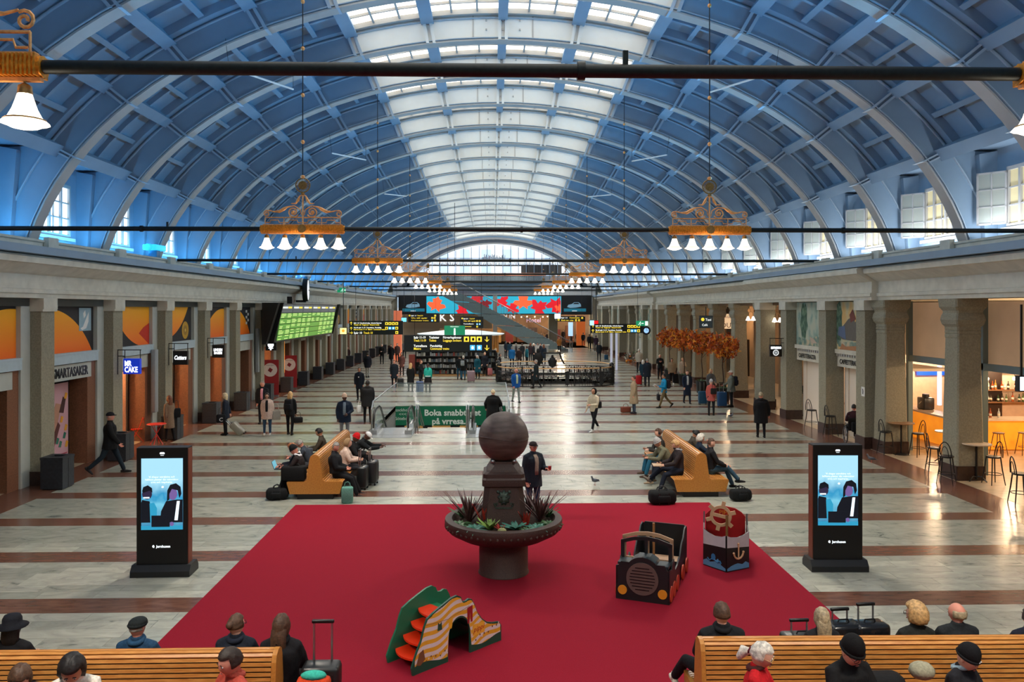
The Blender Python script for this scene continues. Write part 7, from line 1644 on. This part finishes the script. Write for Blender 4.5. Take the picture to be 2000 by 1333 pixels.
at(1047, 759, 'person with grey hair in a dark green coat walking left by the railing', h=1.80, face=280, top=(24, 34, 38), bot=(22, 26, 30), hair='grey', coat=.4, stride=.22, bulk=1.15)
p = at(1160, 843, 'person in a cream pullover and black hood walking left in mid floor', h=1.78, face=225, top=(196, 184, 160), bot=(26, 28, 36), skin=1, hair='black', style='none', hat=('hood', (24, 22, 24)), stride=.34, shoe=(220, 220, 218), armL=(.35, .1, 1.2, .6), coat=.10)
handbag('black sling bag at the back of the person in the cream pullover', p['M'] @ Vector((.06, -.34, .86)), (22, 24, 28), .30, .14, .28, .5, .3)
p = at(1238, 808, 'person in a long beige trench coat standing in profile with a brown bag', h=1.78, face=268, top=(158, 138, 112), bot=(60, 74, 90), skin=3, hair='brown', coat=.46, bulk=1.2, shoe=(40, 40, 46))
x, y = P(1222, 806); handbag('brown leather holdall on the floor before the trench coat wearer', (x, y, 0), (112, 58, 42), .46, .24, .26, .2, .14)
p = at(1297, 797, 'person in turquoise jacket and olive trousers walking left with a paper', h=1.74, face=262, top=(20, 130, 176), bot=(104, 88, 60), skin=1, hair='black', stride=.36, armR=(.2, .1, 1.4, .3), armL=(.2, .1, 1.4, .3)); backpack('dark maroon backpack worn by the person in turquoise', p, (44, 38, 46))
handbag('black briefcase carried beside the turquoise jacket', p['M'] @ Vector((.25, .2, .34)), (26, 26, 30), .42, .14, .30, 1.5, .10); m = MB(); m.box(-.1, -.005, -.07, .1, .005, .07, WHITE); m.build('paper_sheet', None, p['hand'][1]+Vector((-.05, 0, .04)), rot=(.6, .4, .3), label='white paper held by the person in turquoise', category='paper')
at(1342, 789, 'person in a long navy coat with white collar walking to the camera', h=1.75, face=178, top=(26, 36, 54), bot=(28, 36, 54), hair='brown', coat=.46, stride=.16, shirt=(200, 200, 200), shoe=(26, 26, 30))
at(1264, 754, 'person with a pink face in a dark navy coat, taller of the couple', h=1.74, face=350, top=(26, 34, 46), bot=(26, 32, 44), skin=3, hair='grey', coat=.35, bulk=1.25)
at(1256, 752, 'person with white hair and teal coat, shorter of the couple', h=1.62, face=15, top=(28, 52, 66), bot=(30, 36, 44), hair='white', style='bob', coat=.35)
x, y = P(1247, 753); suitcase('red suitcase with a dark bag on top beside the couple', x, y, (176, 26, 34), .36, .24, .56, rz=.1, handle=.3)
at(1248, 728, 'person with white hair in a pale grey blazer seen from behind', h=1.84, face=5, top=(170, 162, 148), bot=(28, 30, 36), hair='white', coat=.16, bulk=1.15)
at(1289, 742, 'person in black with folded arms by the farthest column', h=1.76, face=190, top=(24, 26, 28), bot=(26, 28, 34), skin=3, hair='pale', armL=(.5, .1, 1.8, .9), armR=(.5, .1, 1.8, .9), coat=.15)
at(1312, 752, 'person in a tan jacket and black trousers beside a dark suitcase', h=1.72, face=185, top=(136, 116, 92), bot=(26, 26, 30), skin=1, hair='black', coat=.14, bulk=1.15, shoe=(220, 220, 220))
x, y = P(1320, 751); suitcase('black suitcase between the tan jacket and the beige coat', x, y, (30, 32, 36), .42, .26, .62, rz=.1, handle=.2)
at(1333, 749, 'person with fair hair in a long beige belted coat', h=1.70, face=185, top=(184, 166, 146), bot=(180, 164, 148), hair='blond', coat=.46, fem=True, armL=(.4, .1, 1.6, .6))
p = at(1388, 784, 'person with long blond hair and grey jacket facing the camera', h=1.72, face=180, top=(86, 84, 84), bot=(36, 36, 42), hair='blond', style='long', fem=True, armL=(.5, .12, .5, .1)); glasses(p)
x, y = P(1372, 791); suitcase('petrol blue suitcase, left of two beside the coral jacket', x, y, (26, 74, 104), .42, .26, .62, rz=.05, handle=.45)
p = at(1389, 812, 'person in a coral jacket and pale beanie seen from behind', h=1.66, face=2, top=(178, 86, 80), bot=(26, 28, 34), style='none', hat=('beanie', (168, 166, 168)), coat=.22, fem=True); handbag('black sling bag across the back of the coral jacket', p['M'] @ Vector((.05, -.22, .98)), (26, 26, 28), .26, .1, .26, 0, .2)
p = at(1428, 795, 'person in grey-green jacket and white cap beside the blue suitcases', h=1.84, face=280, top=(100, 104, 96), bot=(26, 28, 32), skin=3, hair='white', style='none', hat=('cap', (214, 206, 190)), coat=.2, bulk=1.3, armR=(.4, .1, .7, .1)); backpack('black backpack worn by the person in the white cap', p, (26, 24, 30))
x, y = P(1410, 796); suitcase('petrol blue suitcase, right of two beside the coral jacket', x, y, (24, 66, 108), .44, .28, .70, rz=.05, handle=.42)
at(1486, 855, 'person in a black thigh-length coat seen from behind, at right of the floor', h=1.74, face=8, top=(18, 18, 22), bot=(22, 22, 28), skin=3, hair='greyblond', coat=.36, bulk=1.35, trim=(20, 20, 22), stride=.05, armR=(0, .35, .1, 0))
p = at(1041, 1010, 'person in dark cap and navy jacket behind the fountain, holding a cup', h=1.79, face=150, top=(30, 36, 46), bot=(50, 66, 92), skin=3, hair='dark', hat=('cap', (40, 32, 34)), shirt=(140, 124, 112), coat=.22, bulk=1.2, armL=(.35, .1, 1.35, .25), z0=.009); glasses(p)
m = MB(); m.lathe([(.035, -.05), (.04, .04), (.02, .04)], gloss((150, 30, 30), .4), 10); m.build('paper_cup', None, p['hand'][-1]+Vector((.03, -.03, .03)), label='small dark red cup in the hand of the person behind the fountain', category='cup')
at(963, 842, 'person with white-blond hair in a black coat stepping onto the right escalator', h=1.68, face=8, top=(16, 16, 18), bot=(20, 20, 22), hair='pale', style='short', coat=.4, bulk=1.5, armL=(.1, .45, .6, 0), armR=(.1, .45, .6, 0))
# far walkers towards the concourse
for px, py, h_, fc, tp, hr_, st_, lab in (
    (1092, 688, 1.72, 182, (146, 92, 40), 'auburn', .1, 'person in an orange-brown coat walking up the far aisle'), (1069, 676, 1.78, 170, (24, 28, 38), 'dark', .1, 'person in dark suit by the foot of the diagonal stair'),
    (1115, 674, 1.75, 90, (22, 24, 28), 'black', .4, 'person in black striding across the far concourse'), (1128, 675, 1.80, 0, (26, 26, 30), 'brown', .1, 'person in black, first of the departing group'), (1139, 676, 1.76, 5, (28, 28, 32), 'dark', .15, 'person in charcoal, second of the departing group'),
    (1151, 682, 1.80, 5, (22, 24, 30), 'black', .1, 'person in black coat with a tan bag, third of the departing group'), (1156, 682, 1.70, 0, (60, 50, 36), 'blond', .1, 'person in olive among the departing group'), (1164, 686, 1.82, 0, (58, 40, 56), 'dark', .15, 'person in plum jacket and blue jeans leaving at far right'),
    (1170, 706, 1.80, 3, (24, 30, 38), 'grey', .1, 'person in dark jacket pulling a small blue case at far right'), (1085, 670, 1.74, 180, (120, 26, 36), 'dark', .05, 'person in dark red near the far shops'), (1100, 668, 1.74, 200, (40, 36, 38), 'brown', .05, 'person in brown near the far shops'), (1118, 665, 1.72, 180, (150, 24, 36), 'dark', .05, 'person in red beside the blue far screen'),
    (679, 713, 1.6, 170, (56, 34, 36), 'dark', .05, 'person in dark red standing by the far left bins'), (776, 708, 1.75, 190, (70, 50, 48), 'dark', .05, 'person passing in front of the salmon column'), (1058, 676, 1.7, 200, (40, 50, 70), 'grey', .05, 'person in blue at the foot of the stair'), (1078, 664, 1.7, 180, (30, 30, 34), 'black', .05, 'person in black far under the video wall')):
    at(px, py, lab, h=h_, face=fc, top=tp, bot=(28, 30, 38), hair=hr_, stride=st_, coat=.22, bulk=1.1)
x, y = P(1184, 704); suitcase('small blue cabin case pulled by the far right walker', x, y, (30, 74, 104), .36, .24, .45, rz=.1, handle=.4)
# ---- people on the far benches.  left bench: seats face left (270) and right (90)
def seat_at(px_bench, y, side): return (px_bench+side*.42, y)
LB_, RB_ = -4.45, 5.32
p = person('person with red-blond hair and open laptop, left side of the left bench', LB_-.47, 20.75, h=1.80, face=268, pose='sit', top=(24, 28, 40), bot=(22, 22, 26), skin=3, hair='red', lean=.28, nod=.45, trim=(210, 210, 210), armL=(.5, .1, .9, .3), armR=(.5, .1, .9, .3), legR=(1.35, .85, .1), legL=(1.45, 1.2, .1), shoe=(40, 40, 40))
lp = thing('laptop', 'open laptop with a blue-grey screen on the lap of the red-haired person', 'laptop', (LB_-1.02, 20.72, .66), pi/2); m = MB(); m.box(-.16, -.11, 0, .16, .11, .015, gloss((30, 36, 48), .4)); m.build('keyboard_base', lp); m = MB(); m.box(-.16, 0, 0, .16, .008, .21, gloss((40, 44, 52), .4)); m.build('lid', lp, (0, .11, .015), rot=(-.35, 0, 0)); m = MB(); m.box(-.15, -.002, .01, .15, 0, .2, glow((96, 160, 180), .6)); m.build('screen', lp, (0, .109, .015), rot=(-.35, 0, 0))
person('person in black beanie and brown jacket with white hood, nearest on the left bench', LB_-.40, 20.42, h=1.74, face=272, pose='sit', top=(40, 32, 32), bot=(20, 20, 22), skin=3, hair='dark', style='none', hat=('beanie', (18, 18, 20)), lean=.2, nod=.5, trim=(214, 214, 220), bulk=1.1)
b = handbag('large black rucksack lying on the near left corner of the left bench', (LB_-.55, 20.22, .47), (20, 20, 22), .60, .26, .36, 0, .05); 
person('person with grey hair bent over a grey rucksack on the left bench', LB_-.45, 21.85, h=1.70, face=268, pose='sit', top=(54, 60, 70), bot=(60, 62, 68), skin=3, hair='grey', lean=.5, nod=.4)
handbag('grey rucksack hugged by the bent grey-haired person', (LB_-.7, 22.25, .56), (70, 76, 86), .3, .26, .36, 1.2, .06)
person('person with black hair in an olive jacket at the far end of the left bench', LB_-.42, 23.1, h=1.78, face=265, pose='sit', top=(64, 56, 46), bot=(30, 30, 34), skin=1, hair='black', nod=.3, lean=.1)
person('person with grey hair asleep in a black puffer, near right side of the left bench', LB_+.45, 20.62, h=1.78, face=88, pose='sit', top=(24, 26, 30), bot=(20, 20, 24), skin=3, hair='grey', nod=.35, turn=60, lean=-.12, bulk=1.35, legL=(1.2, .75, .1), legR=(1.25, .9, .1), armL=(.3, .1, 1.1, .5), armR=(.3, .1, 1.1, .5), shoe=(44, 38, 38))
person('person in pale pink puffer with a fur-trimmed hood on the left bench', LB_+.48, 21.5, h=1.66, face=85, pose='sit', top=(206, 180, 166), bot=(40, 40, 46), hair='blond', style='none', hat=('hood', (150, 122, 90)), bulk=1.3, nod=.3, lean=.1, fem=True)
person('person in red beanie on the right side of the left bench', LB_+.48, 22.3, h=1.72, face=88, pose='sit', top=(28, 28, 30), bot=(26, 26, 30), skin=2, style='none', hat=('beanie', (196, 24, 30)), nod=.4, lean=.2, bulk=1.15)
p = person('person in white cap and black jacket with white C, bent over a phone', LB_+.52, 22.95, h=1.80, face=92, pose='sit', top=(24, 28, 30), bot=(22, 22, 26), skin=2, style='none', hat=('cap', (224, 224, 224)), nod=.5, lean=.5, bulk=1.2, armL=(.9, .1, .6, .2), armR=(.9, .1, .6, .2), shoe=(224, 216, 214))
text('C', .24, WHITE, p['root'], p['T'](.22, .0, .22), rot=(pi/2-.3, 0, pi/2), name='letter', font_off=.012)
m = MB(); m.box(-.04, -.075, -.005, .04, .075, .005, BLACK); m.build('phone', None, p['hand'][-1]+Vector((.05, 0, .03)), rot=(.3, .3, 1.2), label='phone held out by the person in the white cap', category='phone')
suitcase('black cabin suitcase with raised handle right of the left bench', LB_+1.02, 21.25, (24, 26, 28), .40, .26, .56, rz=1.5, handle=.42); suitcase('second black suitcase behind the first, right of the left bench', LB_+1.2, 21.8, (30, 30, 34), .40, .26, .60, rz=1.5, handle=.3)
handbag('turquoise and beige paper carrier bag against the left bench end', (LB_+.88, 19.75, .0), (96, 148, 134), .28, .20, .40, .1, .12); duffel('black bag on the floor at the near left corner of the left bench', LB_-.95, 20.15, .1, .5, .16)
# right bench
p = person('person with brown hair and headphones in a dark jacket and teal jeans, right bench', RB_-.45, 22.7, h=1.80, face=262, pose='sit', top=(52, 50, 48), bot=(34, 92, 118), hair='brown', hat=('phones', (30, 30, 32)), nod=.05, lean=.15, armL=(.4, .1, 1.2, .5), armR=(.4, .1, 1.2, .5), legL=(1.4, 1.1, .1), legR=(1.5, 1.3, .15), shoe=(78, 60, 50))
person('person in pale grey beanie and olive padded vest bending forward, right bench', RB_-.45, 21.65, h=1.76, face=265, pose='sit', top=(106, 104, 84), bot=(30, 36, 50), skin=1, style='none', hat=('beanie', (168, 166, 164)), lean=.55, nod=.2, bulk=1.15, legL=(1.4, .9, .1), shoe=(150, 130, 108))
p = person('person with a beard and grey hood reading a laptop, near left of the right bench', RB_-.42, 20.75, h=1.80, face=268, pose='sit', top=(44, 36, 38), bot=(26, 32, 46), hair='blond', nod=.4, lean=.05, trim=(150, 150, 156), armL=(.55, .1, .8, .3), armR=(.55, .1, .8, .3), legR=(1.62, .75, .15), legL=(1.35, 1.0, .1), shoe=(120, 110, 100))
m = MB(); m.ball((0, .045, -.07), (.055, .055, .05), HAIRC['dark'], 12, 8, M=p['hm']); m.build('beard', p['root'], hard=False)
m = MB(); m.box(-.17, -.12, 0, .17, .12, .02, gloss((190, 160, 130), .4)); m.build('tablet', None, (RB_-1.0, 20.72, .70), rz=1.5, label='thin pale tablet on the knees of the bearded person', category='tablet')
person('person with black tied hair looking down, far right side of the right bench', RB_+.42, 22.9, h=1.68, face=95, pose='sit', top=(70, 64, 56), bot=(30, 30, 34), skin=1, hair='black', style='bun', nod=.5, lean=.15, fem=True)
p = person('person with white hair in navy holding a phone to the ear, right bench', RB_+.42, 21.9, h=1.70, face=88, pose='sit', top=(26, 38, 54), bot=(30, 34, 44), skin=3, hair='white', style='curly', nod=.2, armR=(.9, .5, 2.3, .1), fem=True)
m = MB(); m.box(-.035, -.005, -.07, .035, .005, .07, BLACK); m.build('phone', None, p['hand'][1]+Vector((0, 0, .05)), rot=(.2, 0, 1.4), label='dark phone at the ear of the white-haired person', category='phone')
person('person in black jacket and jeans with crossed legs turning to the camera, right bench', RB_+.45, 20.85, h=1.80, face=92, pose='sit', top=(26, 26, 30), bot=(58, 88, 108), hair='brown', turn=45, lean=-.02, nod=.05, bulk=1.1, legL=(1.5, 1.1, .0), legR=(1.72, 1.0, -.05), armL=(.5, .1, .7, .4), armR=(.5, .1, .7, .4), shoe=(30, 30, 32))
duffel('black holdall with a yellow-green tag at the left foot of the right bench', *P(1293, 985), .1, .62, .19, extra=(190, 220, 40)); duffel('black holdall at the right foot of the right bench', *P(1446, 978), .2, .50, .16)
# ---- wheelchair user in the cafe
wx, wy = P(1668, 866); p = person('person in a maroon top seen from behind, sitting in a wheelchair at the cafe', wx, wy, h=1.74, face=10, pose='sit', top=(56, 28, 36), bot=(26, 26, 30), skin=3, hair='black', seat=.5, bulk=1.1, shoe=(200, 196, 190))
wc = thing('wheelchair', 'black wheelchair with large wheels at the middle cafe table', 'wheelchair', (wx, wy, 0), -radians(10))
for s in (-1, 1):
    m = MB(); m.tube([(s*.30, .30*cos(a)-.02, .31+.30*sin(a)) for a in [2*pi*i/28 for i in range(28)]], .018, BLACK, 6, closed=True); m.tube([(s*.32, .26*cos(a)-.02, .31+.26*sin(a)) for a in [2*pi*i/28 for i in range(28)]], .008, STEEL, 5, closed=True)
    for i in range(12): a = 2*pi*i/12; m.tube([(s*.30, -.02, .31), (s*.30, .29*cos(a)-.02, .31+.29*sin(a))], .003, STEEL, 4)
    m.build('wheel', wc); m = MB(); m.tube([(s*.25, .45, .08), (s*.25, .38, .5), (s*.25, -.2, .5), (s*.25, -.24, 1.0), (s*.25, -.34, 1.0)], .014, BLACK, 6); m.tube([(s*.25, -.2, .7), (s*.26, .2, .7), (s*.26, .22, .5)], .014, BLACK, 6); m.tube([(s*.24, .40+.07*cos(a), .08+.07*sin(a)) for a in [2*pi*i/12 for i in range(12)]], .014, BLACK, 5, closed=True); m.build('side_frame', wc)
m = MB(); m.box(-.24, -.22, .47, .24, .25, .5, BLACK); m.box(-.24, -.27, .5, .24, -.24, .92, BLACK); m.build('seat', wc); m = MB(); m.rbox((0, -.36, .62), (.36, .14, .34), .04, cloth(BLK)); m.build('hung_bag', wc)
# ---- foreground benches
FY1 = 8.66
def fg(label, px, side, y=None, h=1.74, **k):
    yy = (9.09 if side > 0 else 8.24) if y is None else y; yy += (.12 if px > 1300 else 0); x = XY(px, yy); return person(label, x, yy, h=h, face=k.pop('face', 0 if side > 0 else 180), pose='sit', **k)
fg('person in a dark felt hat seen from behind at the far left corner', 23, 1, h=1.70, top=(20, 20, 24), bot=(24, 24, 28), hair='black', style='bob', hat=('hat', (20, 22, 30)), fem=True)
fg('person in a dark flat cap and blue collar behind the left corner bench', 268, 1, h=1.68, top=(30, 62, 92), bot=(30, 30, 36), skin=3, hair='grey', hat=('flat', (26, 32, 34)), turn=15, trim=(36, 72, 104))
p = fg('person with hair in a bun and glasses, navy hood, behind the left corner bench', 461, 1, h=1.72, top=(26, 32, 44), bot=(24, 26, 32), hair='brown', style='bun', fem=True, turn=25, trim=(28, 34, 48), bulk=1.25); glasses(p)
fg('person with long brown hair in a black coat beyond the left corner bench end', 549, 1, y=8.98, h=1.78, top=(22, 22, 26), bot=(20, 20, 24), hair='brown', style='long', fem=True, turn=10, bulk=1.2, trim=(24, 24, 28))
fg('person with long brown and blond hair looking down at the bottom left corner', 40, -1, hs=1.17, y=8.1, h=1.66, top=(44, 28, 28), bot=(30, 30, 34), hair='brown', style='long', fem=True, nod=.6, lean=.1, face=150)
fg('person with black hair and a cream jacket looking down, bottom left', 145, -1, hs=1.2, y=8.15, h=1.78, top=(226, 220, 208), bot=(30, 30, 34), skin=1, hair='black', style='curly', nod=.55, lean=.1, face=160, bulk=1.15, trim=(228, 222, 210))
fg('person with receding hair and a coral jacket looking left, bottom left bench', 458, -1, hs=1.17, y=8.15, h=1.76, top=(176, 72, 58), bot=(30, 30, 34), skin=3, hair='dark', style='short', nod=.25, face=225, bulk=1.1, trim=(182, 80, 66))
sx_, sy_ = XY(628, 8.9), 8.9
suitcase('black suitcase with a tall raised handle beside the left corner bench', sx_, sy_, (26, 27, 30), .42, .26, .80, rz=0, handle=.42, top_=False)
handbag('orange shopping bag with a turquoise lining at the black suitcase', (sx_-.02, 8.6, .50), (206, 66, 30), .36, .16, .34, 0, .02); m = MB(); m.ball((0, 0, 0), (.14, .07, .05), cloth((60, 180, 160)), 12, 8); m.build('scarf', None, (sx_-.02, 8.6, .86), label='turquoise cloth in the mouth of the orange shopping bag', category='cloth'); m = MB(); m.ball((0, 0, 0), (.12, .09, .1), cloth((40, 90, 130)), 12, 8); m.build('blue_pouch', None, (sx_-.02, 8.42, .66), label='blue pouch in front of the orange shopping bag', category='bag')
p = fg('person with cropped dark hair in a black coat, legs crossed, past the right bench end', 1410, 1, y=9.0, h=1.86, top=(24, 26, 30), bot=(22, 22, 26), hair='brown', style='short', bulk=1.2, legL=(1.62, .9, .55), legR=(1.45, 1.3, .1), shoe=(214, 206, 190), roll=0, trim=(22, 24, 28))
fg('person with straight grey-blond hair behind the right corner bench', 1606, 1, h=1.64, top=(30, 30, 34), bot=(26, 26, 30), hair='greyblond', style='long', fem=True)
p = fg('person with wavy blond hair and glasses behind the right corner bench', 1790, 1, hs=1.15, h=1.70, top=(34, 36, 34), bot=(26, 26, 30), hair='blond', style='curly', fem=True, turn=-35); glasses(p)
fg('person with thin grey hair and pink scalp behind the right corner bench', 1870, 1, h=1.74, top=(30, 34, 38), bot=(26, 26, 30), skin=3, hair='greyblond', style='bald', turn=-30, bulk=1.2)
fg('person in navy almost hidden at the right edge behind the bench', 2012, 1, h=1.60, top=(26, 30, 44), bot=(26, 26, 30), hair='dark')
p = fg('person with a white ponytail and maroon hair tie in a red coat, bottom right bench', 1478, -1, hs=1.17, y=8.1, h=1.70, top=(190, 26, 34), bot=(30, 30, 34), hair='white', style='pony', fem=True, face=120, nod=.3, bulk=1.1, trim=(90, 50, 46)); glasses(p, gloss((180, 150, 90), .4))
p = fg('person in black beanie and glasses with a black pullover, bottom right bench', 1655, -1, hs=1.17, y=8.1, h=1.82, top=(20, 20, 22), bot=(24, 24, 28), skin=0, hair='dark', style='none', hat=('beanie', (14, 14, 16)), nod=.45, face=165, bulk=1.25); glasses(p)
p = fg('person in a black bobble beanie with a white emblem, bottom right bench', 1878, -1, hs=1.17, y=8.1, h=1.62, top=(26, 26, 32), bot=(24, 24, 28), hair='black', style='none', hat=('beanie', (16, 16, 20)), nod=.45, face=150, fem=True, bulk=1.2, trim=(150, 172, 184))
m = MB(); m.ball((0, -.01, .155), (.04, .04, .03), cloth((16, 16, 20)), 10, 6, M=p['hm']); m.build('bobble', p['root']); 
m = MB()
for i in range(6): a = pi*i/3; m.tube([(0, .112, .06), (.02*cos(a), .112, .06+.02*sin(a))], .003, WHITE, 4, M=p['hm'])
m.build('white_emblem', p['root'])
m = MB(); m.ball((0, 0, 0), (.13, .12, .09), cloth((150, 146, 124)), 16, 10, lambda d: 1+.06*sin(13*d.x)*sin(11*d.z)); m.build('fur_hat', None, (XY(1800, 8.2), 8.2, 1.02), label='pale green-grey fur hat low on the right corner bench', category='hat')
duffel_x = XY(1722, 8.2); m = MB(); m.rbox((0, 0, .14), (.55, .3, .3), .08, cloth(BLK)); m.build('black_jacket_bundle', None, (duffel_x, 8.3, .66), label='black bundled coat between the beanie wearers on the right bench', category='coat')
for px, zz, hh, nm in ((1647, .55, .50, 'black trolley case with a short handle behind the right corner bench'), (1698, .62, .56, 'shiny black trolley case with a tall handle and red tag')):
    r_ = suitcase(nm, XY(px, 10.0), 10.0, (26, 27, 30), .44, .28, .76, rz=.1, handle=hh-.38, gl=.2)
x_ = XY(1567, 9.75); suitcase('black and grey backpack trolley with a carry handle behind the right bench', x_, 9.75, (36, 38, 40), .5, .3, .72, rz=.05, handle=.12); handbag('pale grey bag with an orange top beside the black trolley', (XY(1540, 9.6), 9.6, .0), (150, 152, 146), .3, .22, .75, 0, .03)
